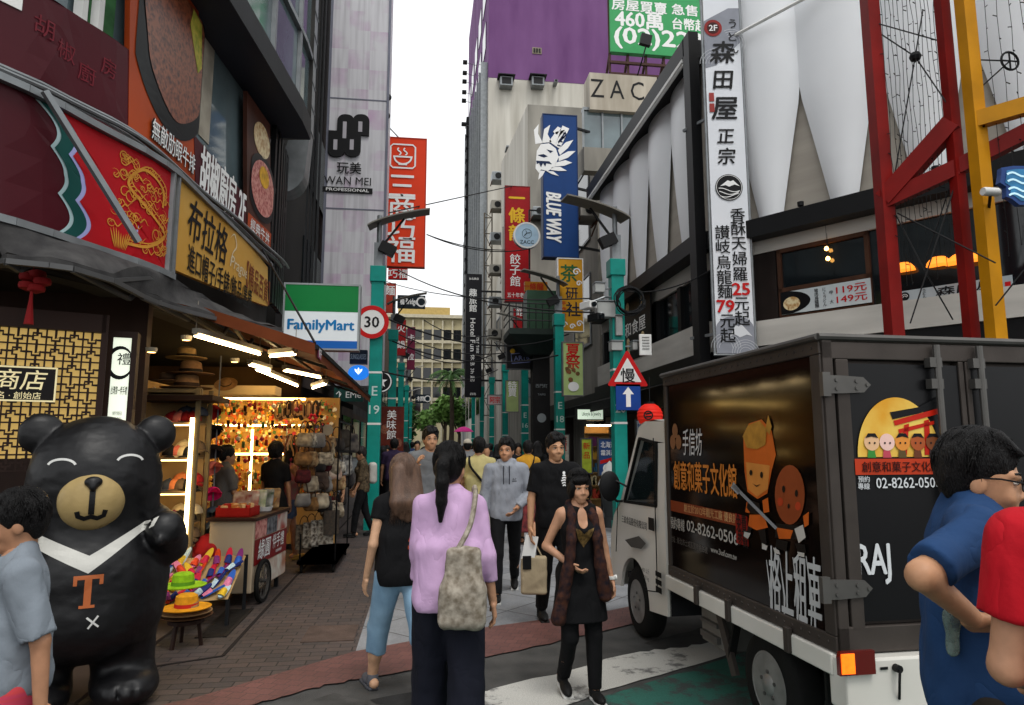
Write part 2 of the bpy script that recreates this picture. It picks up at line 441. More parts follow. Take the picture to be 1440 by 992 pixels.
HAIRB = M('brown hair', '#5a4233', .45, var=.3, vs=8, bump=.5, bs=60, spec=.45, stretch=(5, 5, .8))
HAIRD = M('dark brown hair', '#1d1411', .45, var=.3, vs=8, bump=.5, bs=60, spec=.45, stretch=(5, 5, .8))
def ldir(fw, out, side): fw, out = rad(fw), rad(out); return Vector((math.sin(out)*side, -math.sin(fw)*math.cos(out), -math.cos(fw)*math.cos(out)))
def frame3(z, x):
 z = z.normalized(); x = (x-z*x.dot(z)).normalized(); return Matrix((x, z.cross(x), z)).transposed()
def hand_sdf(wr, d, pn, th, s, h, curl=(18, 30), spread=6):
 """wrist point, pointing direction, palm normal (the way the palm faces), thumb side"""
 d = d.normalized(); th = (th-d*th.dot(d)).normalized(); pn = (pn-d*pn.dot(d)-th*pn.dot(th)).normalized()
 q = SDF(h); R = Matrix((th, pn, d)).transposed()
 q.cap(wr-d*.03*s, wr+d*.012*s, .024*s, .024*s, .01)
 q.box(wr+d*.05*s, Vector((.038, .0135, .044))*s, .013*s, .012, R)
 for i, (o, L) in enumerate(((.029, .068), (.0098, .078), (-.0098, .072), (-.029, .055))):
  b = wr+d*.088*s+th*o*s; c1, c2 = rad(curl[0]), rad(curl[1]); sp = rad(spread*(1.5-i))*.5
  u = (d*math.cos(c1)+pn*math.sin(c1)+th*math.sin(sp)).normalized(); v = (d*math.cos(c1+c2)+pn*math.sin(c1+c2)).normalized()
  m = b+u*L*.52*s; q.cap(b-d*.012*s, m, .0098*s, .0088*s, .004); q.cap(m, m+v*L*.48*s, .0088*s, .0072*s, .003)
 b = wr+d*.022*s+th*.03*s; m = b+(d*.62+th*.68+pn*.25).normalized()*.042*s
 q.cap(b, m, .013*s, .0105*s, .01); q.cap(m, m+(d*.9+th*.2+pn*.35).normalized()*.034*s, .0105*s, .0082*s, .003)
 return q
def person(label, loc, rz, H=1.65, sex='m', sk='#c39674', lod=1, wid=1., belly=0., legs=((14, 6), (-10, -22)), arms=((8, 9, 16, 4), (-8, 9, 6, 5)),
   lean=2, head=(0, 0, 0), hair='short', hairm=None, top=None, bot=None, shoe=None, group=None, curl=(18, 30), foot=None, dz0=None, sway=0., palms=(None, None), face=True, hips=1., hoff=(0, 0, 0)):
 s = H/1.70; fem = sex == 'f'; top = top or {}; bot = bot or {}
 hb = {1: .012, 2: .016, 3: .026}[lod]; hh = {1: .0065, 2: .0095, 3: .018}[lod]; hn = {1: .0045, 2: .0075, 3: .012}[lod]
 root = thing('person', label, 'person', loc, rz, group)
 SH = (.150 if fem else .178)*wid; HP = .088*hips
 ML = Matrix.Translation((0, 0, .93)) @ Matrix.Rotation(rad(lean), 4, 'X') @ Matrix.Translation((0, 0, -.93))
 MHd = ML @ Matrix.Translation(Vector((0, 0, 1.46))+Vector(hoff)) @ Matrix.Rotation(rad(head[0]), 4, 'Z') @ Matrix.Rotation(rad(head[1]), 4, 'X') @ Matrix.Rotation(rad(head[2]), 4, 'Y') @ Matrix.Translation((0, 0, -1.46))
 J = {}
 feet = []
 lows = []
 for i, sd_ in ((0, 1), (1, -1)):
  hip = Vector((HP*sd_, 0, .90)); kn = hip+ldir(legs[i][0], 1.0, sd_)*.435; an = kn+ldir(legs[i][1], .5, sd_)*.385
  pt = foot[i] if foot else max(0, -legs[i][1]*.75-4)
  Rf = Matrix.Rotation(rad(pt), 3, 'X')
  toe = an+Rf @ Vector((0, -.17, -.062)); heel = an+Rf @ Vector((0, .055, -.062))
  J['hip%d' % i] = hip; J['kn%d' % i] = kn; J['an%d' % i] = an; feet.append((Rf, toe, heel)); lows.append(min(toe.z, heel.z)-.018)
 dz = -min(lows) if dz0 is None else dz0
 T = Matrix.Scale(s, 4) @ Matrix.Translation((0, 0, dz))
 for i, sd_ in ((0, 1), (1, -1)):
  a = arms[i]; sh = ML @ Vector((SH*sd_, 0, 1.372)); el = sh+ldir(a[0], a[1], sd_)*.275; wr = el+ldir(a[2], a[3], sd_)*.245
  J['sh%d' % i] = sh; J['el%d' % i] = el; J['wr%d' % i] = wr
 P = lambda x, y, z: ML @ Vector((x, y, z)); RL = ML.to_3x3()
 Q = lambda x, y, z: MHd @ Vector((x, y, z)); RH = MHd.to_3x3()
 W = wid
 def torso(q, e, low=True, k=.05):
  if low: q.ell(Vector((0, .012, .925)), ((.158 if fem else .150)*W*hips+e, .112+e+belly*.3, .125+e), k)
  q.ell(P(0, -.005-belly*.5, 1.08), ((.118 if fem else .138)*W+e+belly*.5, .092+e+belly, .17+e), k, RL)
  q.ell(P(0, .005, 1.27), ((.142 if fem else .162)*W+e, .10+e+belly*.2, .17+e), k, RL)
  q.cap(P(-SH+.03, .005, 1.368), P(SH-.03, .005, 1.368), .050+e*.8, .050+e*.8, k)
  for x in (-1, 1): q.cap(P(.03*x, .015, 1.425), P((SH-.03)*x, .008, 1.375), .042+e*.7, .044+e*.7, .03)
  q.cap(P(0, .01, 1.36), P(0, .008, 1.45), .075+e*.6, .052+e*.6, k)
  if fem:
   for x in (-.068, .068): q.ell(P(x*W, -.078, 1.255), (.062+e*.5, .058+e*.5, .062+e*.5), .04, RL)
 # ---- body
 q = SDF(hb); torso(q, 0.)
 aw = .9 if fem else 1.
 for i in (0, 1):
  q.cap(J['hip%d' % i], J['kn%d' % i], .082*(.75+.25*W), .054, .03); q.cap(J['kn%d' % i], J['an%d' % i]*.55+J['kn%d' % i]*.45, .052, .050, .02); q.cap(J['an%d' % i]*.55+J['kn%d' % i]*.45, J['an%d' % i], .046, .035, .02)
  q.cap(J['sh%d' % i], J['el%d' % i], .046*aw*(.6+.4*W), .036*aw*(.6+.4*W), .03); q.cap(J['el%d' % i], J['wr%d' % i], .037*aw*(.7+.3*W), .026*aw, .015)
  Rf, toe, heel = feet[i]
  q.cap(heel+Rf @ Vector((0, 0, .03)), toe+Rf @ Vector((0, .03, .012)), .034, .026, .02)
 parts = [q]
 hd = SDF(hh)
 hd.cap(P(0, .012, 1.41), Q(0, .018, 1.52), .053 if fem else .06, .05 if fem else .056, .02)
 hd.ell(Q(0, .012, 1.602), (.076, .094, .098), .03, RH); hd.ell(Q(0, -.022, 1.545), (.0615, .068, .078), .03, RH)
 hd.ell(Q(0, -.056, 1.477), (.034, .034, .026), .025, RH)
 if lod < 3 and face:
  hd.cap(Q(0, -.083, 1.578), Q(0, -.100, 1.540), .0085, .012, .014); hd.ell(Q(0, -.078, 1.517), (.03, .016, .016), .02, RH); hd.ell(Q(.014, -.094, 1.535), (.009, .009, .007), .008, RH); hd.ell(Q(-.014, -.094, 1.535), (.009, .009, .007), .008, RH)
  for x in (-1, 1):
   hd.ell(Q(.074*x, .012, 1.555), (.009, .021, .031), .01, RH); hd.ell(Q(.034*x, -.07, 1.53), (.022, .016, .02), .02, RH)
   hd.cap(Q(.014*x, -.086, 1.592), Q(.05*x, -.068, 1.594), .009, .008, .012)
   hd.sub(Q(.032*x, -.094, 1.574), (.017, .012, .0095), RH, .008)
  hd.ell(Q(0, -.078, 1.498), (.026, .014, .010), .02, RH)
 parts.append(hd)
 for i, sd_ in ((0, 1), (1, -1)):
  if top.get('nohand') == i: continue
  d = (J['wr%d' % i]-J['el%d' % i]).normalized()
  pn = Vector((-sd_, .15, 0)); th = Vector((0, -1, .1))
  if abs(d.y) > .75: th = Vector((-sd_*.6, 0, 1)); pn = Vector((-sd_, 0, -.5))
  if palms[i]: pn, th = Vector(palms[i][0]), Vector(palms[i][1])
  parts.append(hand_sdf(J['wr%d' % i], d, pn, th, 1.0 if not fem else .93, hn, curl))
 body = sdf_build('body', parts, [skin(sk)], root, T=T)
 # ---- face
 if lod < 3 and face:
  for x in (-1, 1):
   mb = MB(); mb.m = 0
   mb.lathe([(.0001, -1), (.5, -.87), (.87, -.5), (1, 0), (.87, .5), (.5, .87), (.0001, 1)], n=12)
   mb.v = [Q(.032*x, -.0775, 1.574)+RH @ Vector((v.x*.0145, v.y*.0095, v.z*.0062)) for v in mb.v]
   k0 = len(mb.v); mb.m = 1; mm = MB(); mm.lathe([(.0001, -1), (.7, -.7), (1, 0), (.7, .7), (.0001, 1)], n=10)
   mb.add([Q(.032*x, -.0836, 1.5742)+RH @ Vector((v.x*.0066, v.y*.0052, v.z*.0056)) for v in mm.v], mm.f)
   mb.v = [T @ v for v in mb.v]; mb.build('eye', [EYEW, EYEB], root, True, True)
   br = MB(); br.tube([Q(.016*x, -.0905, 1.598), Q(.034*x, -.087, 1.603), Q(.052*x, -.072, 1.599)], .0034, 6); br.v = [T @ v for v in br.v]
   br.build('eyebrow', [HAIRC], root, True, True)
   lid = MB(); lid.tube([Q(.018*x, -.086, 1.5755), Q(.033*x, -.0895, 1.5815), Q(.047*x, -.082, 1.577)], .0018, 5); lid.v = [T @ v for v in lid.v]; lid.build('eyelid', [EYEB], root, True, True)
  mo = MB(); mo.tube([Q(-.022, -.084, 1.496), Q(-.008, -.0915, 1.498), Q(.008, -.0915, 1.498), Q(.022, -.084, 1.496)], .0045, 6, rs=[.0015, .0045, .0045, .0015]); mo.v = [T @ v for v in mo.v]; mo.build('mouth', [LIP], root, True, True)
 # ---- hair
 hm = hairm or HAIRC
 if hair:
  q = SDF(max(hh, .008)); vol = {'short': .012, 'bob': .016, 'crop': .007, 'bun': .010, 'pony': .010, 'long': .014, 'fluff': .026, 'cap': .006}[hair]
  if hair in ('short', 'fluff', 'crop'):
   q.ell(Q(0, .020, 1.618), (.078+vol, .094+vol, .094+vol), .02, RH); q.ell(Q(0, .058, 1.56), (.068+vol*.5, .05+vol*.4, .07), .03, RH)
   q.noise(.007 if hair != 'fluff' else .011, 62 if hair != 'fluff' else 55, 3, .5)
   q.sub(Q(0, -.118, 1.548), (.078, .078, .098), RH, .008); q.cut(Q(0, .02, 1.505), RH @ Vector((0, -.25, -1)))
   if hair == 'short': [q.cap(Q(x, -.03, 1.695), Q(x*1.25+.012, -.086, 1.655), .018, .008, .012) for x in (-.045, -.015, .018, .046)]
  elif hair == 'bob':
   q.ell(Q(0, .016, 1.612), (.09, .106, .107), .02, RH)
   for x in (-1, 1): q.ell(Q(.07*x, -.008, 1.565), (.03, .062, .075), .02, RH)
   q.ell(Q(0, .065, 1.54), (.078, .05, .075), .02, RH)
   q.sub(Q(.004, -.112, 1.522), (.058, .062, .093), RH, .008)
   q.ell(Q(-.02, -.076, 1.634), (.058, .026, .03), .012, RH); q.noise(.003, 80, 3)
  else:
   q.ell(Q(0, .016, 1.612), (.078+vol, .096+vol, .098+vol), .02, RH); q.ell(Q(0, .06, 1.555), (.07, .05, .065), .03, RH)
   q.noise(.003, 70, 3); q.sub(Q(0, -.112, 1.545), (.066, .068, .09), RH, .008)
   if hair == 'pony':
    a = Q(0, .105, 1.63); pts = [a, Q(.0, .15, 1.59), Q(0, .155, 1.50), Q(.006, .145, 1.40), Q(.012, .14, 1.30)]
    rr = [.03, .036, .036, .03, .012]
    for j in range(4): q.cap(pts[j], pts[j+1], rr[j], rr[j+1], .015)
   if hair == 'bun': q.ell(Q(0, .105, 1.66), (.05, .045, .045), .01, RH)
   if hair == 'long':
    for x, L in ((-.062, 1.30), (-.03, 1.27), (.0, 1.26), (.03, 1.28), (.062, 1.31)):
     q.cap(Q(x, .065, 1.60), P(x*1.25, .115, 1.38), .046, .046, .03); q.cap(P(x*1.25, .115, 1.38), P(x*1.35, .118, L), .046, .020, .03)
    for x in (-1, 1): q.cap(Q(.075*x, .0, 1.60), P(.088*x, .03, 1.33), .022, .016, .02)
  hp_ = [q]
  if lod < 3 and hair not in ('cap',):
   sb = MB(); rr = random.Random(sum(map(ord, label))); n_ = {1: 260, 2: 90}[lod]; rx, ry, rz_ = .081+vol, .099+vol, .100+vol
   for _ in range(n_):
    ph = rr.uniform(-math.pi, math.pi); fr_ = math.sin(ph); mx_ = .72 if fr_ < -.45 else 1.45 if fr_ < .1 else 1.95
    t0 = rr.uniform(.05, mx_-.3); t1 = min(mx_+.06, t0+rr.uniform(.35, .8)); pts = []
    if hair == 'long' and fr_ > -.1: t0 = rr.uniform(.05, .5); t1 = 1.5
    if hair == 'bob': t1 = mx_+(.25 if fr_ < -.45 else .45)
    lift = rr.uniform(0, .05) if hair in ('short', 'crop', 'fluff') else .012; dp = rr.uniform(-.25, .25)
    for k in range(7):
     u = k/6; th = t0+(t1-t0)*u; f = 1+lift*u*u; a_ = ph+dp*u; pts.append(Q(rx*f*math.sin(th)*math.cos(a_), .016+ry*f*math.sin(th)*math.sin(a_), 1.612+rz_*f*math.cos(th)))
    if hair == 'long' and fr_ > -.1:
     x = math.cos(ph)*.095; L_ = rr.uniform(1.22, 1.33); y_ = .10+.035*max(0, fr_)
     pts += [P(x*1.1, y_, 1.50), P(x*1.15+rr.uniform(-.01, .01), y_+.02, 1.36), P(x*1.2+rr.uniform(-.03, .03), y_+rr.uniform(.0, .03), L_)]
    sb.tube(pts, .002, 4, True, [.0026*(1-.8*(k/(len(pts)-1))**2) for k in range(len(pts))])
   hp_.append(sb)
  sdf_build('hair', hp_, [hm], root, T=T)
  if hair == 'cap':
   q = SDF(hh); q.ell(Q(0, .014, 1.618), (.094, .112, .105), .01, RH); q.cut(Q(0, 0, 1.615), RH @ Vector((0, .12, -1))); q.box(Q(0, -.125, 1.618), (.06, .06, .006), .006, .01, RH)
   sdf_build('cap', [q], [top.get('cap') or cloth('#b4ac9c')], root, T=T)
 # ---- top
 if top.get('m'):
  e = top.get('e', .014); q = SDF(max(.010, hb*.85)); hem = top.get('hem', .88); torso(q, e, low=hem < 1.0)
  sl = top.get('sl', .55)
  if .8 <= hem < .95: q.box(Vector((0, .004-belly*.3, (1.24+hem-.04)/2)), (max(.142*W*hips, HP+.058+bot.get('e', .013))+e, .100+e+belly*.8, (1.24-hem+.04)/2), .095, .05)
  if hem < .8:    # long hem: a dress or tunic that widens
   fl = top.get('flare', .05); q.cap(Vector((-.05, .01, .93)), Vector((-.05, .01, hem)), .11+e, .11+e+fl, .04); q.cap(Vector((.05, .01, .93)), Vector((.05, .01, hem)), .11+e, .11+e+fl, .04)
  for i in (0, 1):
   if sl <= 0: continue
   sh, el, wr = J['sh%d' % i], J['el%d' % i], J['wr%d' % i]; we = top.get('se', e*.75)
   if sl <= 1: q.flat(sh, sh+(el-sh)*min(1, sl), .05*aw*(.6+.4*W)+we*.8, .043*aw*(.6+.4*W)+we*1.25, .025)
   else:
    q.cap(sh, el, .05*aw*(.6+.4*W)+we, .041*aw+we, .03); q.flat(el, el+(wr-el)*(sl-1), .041*aw+we, .034*aw+we*.8, .015)
  if top.get('hood'):
   q.ell(P(0, .085, 1.435), (.105, .055, .055), .025, RL); q.cap(P(-.075, -.03, 1.46), P(.075, -.03, 1.46), .022, .022, .02)
   for x in (-1, 1): q.cap(P(.085*x, .05, 1.455), P(.035*x, -.075, 1.405), .024, .02, .02)
  if top.get('collar'):
   for x in (-1, 1): q.cap(P(.06*x, .03, 1.458), P(.025*x, -.075, 1.405), .016, .013, .01)
   q.cap(P(-.055, .045, 1.46), P(.055, .045, 1.46), .016, .016, .01)
  q.noise(.0022, 62, 9, .4); q.noise(top.get('fold', .0052), 30, sum(map(ord, label)) % 97, .45)
  nk = top.get('neck', .052)
  if not top.get('hood'): q.sub(P(0, -.03, 1.475), (nk+.012, .075, .05), RL, .006)
  if top.get('vneck'): q.sub(P(0, -.12, 1.40), (top['vneck'], .06, .13), RL, .006)
  if sl <= 0:
   for x in (-1, 1): q.sub(P((SH+.028)*x, 0, 1.37), (.062, .1, .095), None, .006)
  q.cut(Vector((0, 0, hem)), Vector((0, 0, -1)), (0, 0, hem-.12), .42)
  topo = sdf_build('top', [q], [top['m']], root, T=T)
  if top.get('name'): topo.name = top['name']
  J['top'] = topo
 # ---- trousers, shorts or skirt
 if bot.get('m'):
  e = bot.get('e', .013); L = bot.get('len', 1.); q = SDF(max(.010, hb*.85))
  q.ell(Vector((0, .012, .925)), ((.158 if fem else .150)*W*hips+e*.7, .112+e*.7+belly*.3, .125), .05)
  q.ell(Vector((0, 0, 1.0)), ((.13 if fem else .145)*W+e*.6+belly*.3, .10+e*.5+belly*.5, .08), .03)
  ends = []
  if bot.get('skirt'):
   z1 = .9-.8*L; fl = bot.get('flare', .06)
   for x in (-.05, 0, .05): q.cap(Vector((x, .01, .90)), Vector((x*1.4, .01, z1)), .105+e, .105+e+fl, .03)
   ends.append((Vector((0, 0, z1)), Vector((0, 0, -1)), (0, 0, z1-.12), .45))
  else:
   for i in (0, 1):
    hp, kn, an = J['hip%d' % i], J['kn%d' % i], J['an%d' % i]; f = bot.get('flare', .0)
    if L >= .5: q.cap(hp, kn, .088*(.75+.25*W)+e, .058+e+f*.5, .03)
    if L > .5:
     t = min(1, (L-.5)*2); c = kn+(an-kn)*t; q.flat(kn, c, .058+e+f*.5, (.058+e)*(1-t)+(.046+e)*t+f, .02)
    else: q.flat(hp, hp+(kn-hp)*L*2, .088*(.75+.25*W)+e, .07+e+f, .03)
  q.noise(bot.get('fold', .004), 30, 5+sum(map(ord, label)) % 53, .5)
  for a in ends: q.cut(*a)
  q.cut(Vector((0, 0, 1.04)), Vector((0, 0, 1)))
  bo = sdf_build('skirt' if bot.get('skirt') else 'shorts' if L < .55 else 'trousers', [q], [bot['m']], root, T=T); J['bot'] = bo
 # ---- shoes
 if shoe:
  for i in (0, 1):
   Rf, toe, heel = feet[i]; c = (toe+heel)/2; an = J['an%d' % i]
   up = SDF(max(.007, hh)); up.ell(c+Rf @ Vector((0, -.035, .022)), (.043, .10, .036), .02, Rf); up.ell(c+Rf @ Vector((0, .065, .03)), (.037, .055, .045), .02, Rf)
   if shoe.get('high', True): up.cap(an+Rf @ Vector((0, .01, -.03)), an+Rf @ Vector((0, .012, .0)), .042, .042, .015)
   up.cut(c+Rf @ Vector((0, 0, -.006)), Rf @ Vector((0, 0, -1)))
   so = SDF(max(.007, hh)); so.box(c+Rf @ Vector((0, -.03, -.006)), (.043, .10, .013), .012, .02, Rf); so.box(c+Rf @ Vector((0, .07, -.006)), (.037, .045, .013), .012, .02, Rf)
   sdf_build('shoe', [up, (so, 1)], [shoe['m'], shoe.get('sole', shoe['m'])], root, T=T)
 J['T'] = T; J['root'] = root; J['P'] = P; J['Q'] = Q; J['RH'] = RH; J['body'] = body; J['s'] = s
 return J
# ------------------------------------------------------------------ the ground and the street
def brick_mat(name, c1, c2, mortar, sc, bw, rh, rot=0., ms=.012, rough=.75, off=.5, bump=.4, dirt=.35):
 m = bpy.data.materials.new(name); m.use_nodes = True; t = m.node_tree; p = t.nodes['Principled BSDF']; L = t.links.new
 tc = t.nodes.new('ShaderNodeTexCoord'); mp = t.nodes.new('ShaderNodeMapping'); mp.inputs['Rotation'].default_value = (0, 0, rad(rot)); L(tc.outputs['Object'], mp.inputs[0])
 b = t.nodes.new('ShaderNodeTexBrick'); b.offset = off; L(mp.outputs[0], b.inputs['Vector'])
 b.inputs['Color1'].default_value = lin(c1); b.inputs['Color2'].default_value = lin(c2); b.inputs['Mortar'].default_value = lin(mortar)
 b.inputs['Scale'].default_value = sc; b.inputs['Brick Width'].default_value = bw; b.inputs['Row Height'].default_value = rh; b.inputs['Mortar Size'].default_value = ms; b.inputs['Mortar Smooth'].default_value = .2
 n = t.nodes.new('ShaderNodeTexNoise'); n.inputs['Scale'].default_value = 1.1; n.inputs['Detail'].default_value = 8; n.inputs['Roughness'].default_value = .7; L(tc.outputs['Object'], n.inputs[0])
 r = t.nodes.new('ShaderNodeValToRGB'); r.color_ramp.elements[0].position = .32; r.color_ramp.elements[1].position = .68
 r.color_ramp.elements[0].color = (1-dirt,)*3+(1,); r.color_ramp.elements[1].color = (1.1,)*3+(1,); L(n.outputs['Fac'], r.inputs[0])
 n3 = t.nodes.new('ShaderNodeTexNoise'); n3.inputs['Scale'].default_value = 70; n3.inputs['Detail'].default_value = 4; L(tc.outputs['Object'], n3.inputs[0])
 mx = t.nodes.new('ShaderNodeMix'); mx.data_type = 'RGBA'; mx.blend_type = 'MULTIPLY'; mx.inputs[0].default_value = 1; L(b.outputs['Color'], mx.inputs[6]); L(r.outputs[0], mx.inputs[7])
 m2 = t.nodes.new('ShaderNodeMix'); m2.data_type = 'RGBA'; m2.blend_type = 'OVERLAY'; m2.inputs[0].default_value = .35; L(mx.outputs[2], m2.inputs[6]); L(n3.outputs['Fac'], m2.inputs[7])
 L(m2.outputs[2], p.inputs['Base Color'])
 rr = t.nodes.new('ShaderNodeMapRange'); rr.inputs[3].default_value = rough-.22; rr.inputs[4].default_value = rough+.12; L(n.outputs['Fac'], rr.inputs[0]); L(rr.outputs[0], p.inputs['Roughness'])
 bp = t.nodes.new('ShaderNodeBump'); bp.inputs['Strength'].default_value = bump; bp.inputs['Distance'].default_value = .006; bp.invert = True
 ad = t.nodes.new('ShaderNodeMath'); ad.operation = 'MULTIPLY_ADD'; ad.inputs[1].default_value = .35; L(n3.outputs['Fac'], ad.inputs[0]); L(b.outputs['Fac'], ad.inputs[2]); L(ad.outputs[0], bp.inputs['Height'])
 L(bp.outputs[0], p.inputs['Normal']); return m
def worn_paint(name, col, under, amt=.5, rough=.7):
 m = bpy.data.materials.new(name); m.use_nodes = True; t = m.node_tree; p = t.nodes['Principled BSDF']; L = t.links.new
 tc = t.nodes.new('ShaderNodeTexCoord'); n = t.nodes.new('ShaderNodeTexNoise'); n.inputs['Scale'].default_value = 3.2; n.inputs['Detail'].default_value = 10; n.inputs['Roughness'].default_value = .72; L(tc.outputs['Object'], n.inputs[0])
 r = t.nodes.new('ShaderNodeValToRGB'); r.color_ramp.elements[0].position = amt-.02; r.color_ramp.elements[1].position = amt+.05; r.color_ramp.elements[0].color = lin(under); r.color_ramp.elements[1].color = lin(col); L(n.outputs['Fac'], r.inputs[0])
 n2 = t.nodes.new('ShaderNodeTexNoise'); n2.inputs['Scale'].default_value = 120; n2.inputs['Detail'].default_value = 3; L(tc.outputs['Object'], n2.inputs[0])
 m2 = t.nodes.new('ShaderNodeMix'); m2.data_type = 'RGBA'; m2.blend_type = 'OVERLAY'; m2.inputs[0].default_value = .5; L(r.outputs[0], m2.inputs[6]); L(n2.outputs['Fac'], m2.inputs[7]); L(m2.outputs[2], p.inputs['Base Color'])
 bp = t.nodes.new('ShaderNodeBump'); bp.inputs['Strength'].default_value = .5; bp.inputs['Distance'].default_value = .01; L(n2.outputs['Fac'], bp.inputs['Height']); L(bp.outputs[0], p.inputs['Normal'])
 p.inputs['Roughness'].default_value = rough; p.inputs['Specular IOR Level'].default_value = .25; return m
ASPH = M('asphalt', '#3e3e3d', .85, col2='#565553', vs=3.5, bump=1., bs=150, detail=12)
BRICK = brick_mat('dark brick paving', '#403937', '#51443f', '#211d1c', 1, .21, .105, 0, .006)
TILE = brick_mat('grey stone paving', '#787b7f', '#8c8e91', '#454545', 1, .62, .62, 45, .008, off=0., dirt=.42)
REDB = brick_mat('red paving', '#65403b', '#704842', '#4c3431', 1, .1, .1, 20, .003, dirt=.4, bump=.25)
WHITE = worn_paint('worn white paint', '#b9b8b2', '#6a6a68', .40); GREEN = worn_paint('worn green paint', '#2c5f54', '#3c413f', .47)
def sheet(name, pts, z, m):
 b = MB(); b.poly([(p[0], p[1], z) for p in pts], None, (0, 0, 1)); o = b.build(name, [m]); o['kind'] = 'structure'; return o
def wob(pts, amp, n=10, seed=1):
 """ragged edge along a polyline"""
 r = random.Random(seed); out = []
 for a, b in zip(pts, pts[1:]):
  a, b = Vector(a[:2]), Vector(b[:2]); d = (b-a); nn = Vector((-d.y, d.x)).normalized()
  for i in range(n): q = a+d*(i/n); out.append(q+nn*r.uniform(-amp, amp) if 0 < i else q)
 out.append(Vector(pts[-1][:2])); return [(p.x, p.y) for p in out]
sheet('ground', [(-300, -300), (300, -300), (300, 400), (-300, 400)], 0, ASPH)
up = [gp(270, 985), gp(500, 918), gp(684, 884), gp(860, 860)]
dirx = (up[3]-up[0]).normalized()
far = [up[0]-dirx*1.4]+up+[up[3]+dirx*8]
sheet('brick_pavement', [(-9, 80), (-9, up[0].y-1.4)]+[(p.x, p.y) for p in far[:2]]+[(up[1].x, up[1].y), (up[1].x-.02, 80)], .004, BRICK)
sheet('stone_pavement', [(up[1].x-.02, 80), (up[1].x, up[1].y)]+[(p.x, p.y) for p in far[3:]]+[(9, 80)], .008, TILE)
lo_ = [gp(330, 1000), gp(430, 972), gp(500, 958), gp(684, 926), gp(850, 889)]
lo_ = [lo_[0]-dirx*1.6]+lo_+[lo_[-1]+dirx*8]
sheet('red_paving_band', [(p.x, p.y) for p in far]+wob([(p.x, p.y) for p in lo_[::-1]], .025, 8, 3), .012, REDB)
wu = [gp(640, 985), gp(690, 971), gp(900, 918), gp(985, 908)]; wl = [gp(820, 986), gp(845, 974), gp(1000, 930)]
wd = (wl[2]-wl[0]).normalized()
wpts = [wu[0]-wd*2.0]+wu+[wu[3]+wd*3]; wpl = [wl[2]+wd*3]+wl[::-1]+[wl[0]-wd*2]
sheet('white_stripe', wob([(p.x, p.y) for p in wpts], .03, 8, 5)+wob([(p.x, p.y) for p in wpl], .012, 6, 6), .008, WHITE)
gx = [wl[0]-wd*2+Vector((.02, -.03, 0)), wl[2]+wd*3+Vector((.02, -.03, 0))]
sheet('green_lane', [(gx[0].x, gx[0].y), (gx[1].x, gx[1].y), (9, 1.5), (1, .5)], .006, GREEN)
for k_, q_ in enumerate([[(520, 985), (640, 960), (690, 985), (600, 1010)], [(905, 905), (1000, 880), (1060, 890), (960, 925)], [(395, 1000), (470, 975), (520, 990), (470, 1015)]]): sheet('asphalt_patch', wob([(p.x, p.y) for p in [gp(*a) for a in q_+q_[:1]]], .03, 6, 9+k_)[:-1], .003, M('asphalt patch %d' % k_, ['#2f2f2f', '#383736', '#4a4947'][k_], .9, var=.3, vs=6, bump=1., bs=120))
# drain grate, seam and iron covers in the brick
IRON = M('cast iron', '#33302d', .55, .6, var=.3, vs=20, bump=.3)
g0, g1 = gp(296, 898), gp(338, 858)
t = thing('drain_grate', 'narrow dark iron drain grate set in the brick pavement by the cart', 'drain grate', (g0.x, g0.y, .004)); b = MB()
n_ = 26; dd = (g1-g0); sx_ = Vector((dd.y, -dd.x, 0)).normalized()
for i in range(n_): c = g0+dd*((i+.5)/n_)+Vector((0, 0, .006)); b.bar(c-sx_*.10, c+sx_*.10, .022, .012)
b.build('grille', [IRON], t); b = MB()
for s_ in (-1, 1): b.bar(g0+sx_*s_*.115+Vector((0, 0, .007)), g1+sx_*s_*.115+Vector((0, 0, .007)), .03, .014)
b.build('frame', [IRON], t)
b = MB(); a0, a1 = gp(313, 924), gp(470, 737); b.bar(Vector((a0.x, a0.y, .006)), Vector((a1.x, a1.y+40, .006)), .03, .006)
b.bar(Vector((a0.x-1.2, a0.y-.55, .006)), Vector((a0.x, a0.y, .006)), .03, .006)
o = b.build('pavement_joint', [M('dark joint', '#26211f', .9)]); o['kind'] = 'structure'
for k, (x0, y0, x1, y1) in enumerate([(422, 905, 505, 880), (600, 850, 640, 838)]):
 p, q = gp(x0, y0), gp(x1, y1)
 b = MB(); b.box((p.x, p.y, .004), (q.x, q.y, .016 if k else .011)); o = b.build('access_cover', [M('cover %d' % k, ['#54463f', '#6f7072'][k], .8, var=.25, vs=6, bump=.4)])
 tag(o, ['flat square access cover sunk in the dark brick pavement', 'flat grey access cover in the stone paving behind the girl in black'][k], 'cover')
# ------------------------------------------------------------------ shared materials
STEEL = M('galvanised steel', '#84888a', .45, .5, var=.15, vs=6, bump=.05); DSTEEL = M('dark steel', '#1c1d1f', .55, .3, spec=.25, var=.2, vs=6)
BLACKP = M('black paint', '#0b0b0d', .5, spec=.25, var=.2, vs=5); GLASS = M('dark window glass', '#14191c', .06, var=.25, vs=1.2, spec=.6)
GLASSL = M('pale window glass', '#5d6c70', .06, var=.4, vs=.9, spec=.9); TEALP = M('teal paint', '#138a7e', .42, var=.14, vs=4, bump=.05, bs=30)
WHITEP = M('white paint', '#e2e2de', .5, var=.06, vs=4); INK = M('black ink', '#111113', .5, var=0); WINK = M('white ink', '#ececea', .5, var=0)
REDI = M('red ink', '#c01416', .5, var=.05); ORANGEI = M('orange ink', '#e03c14', .45, var=.06, vs=2); BROWNF = M('brown awning fabric', '#6a3418', .8, var=.2, vs=3, bump=.2, bs=200)
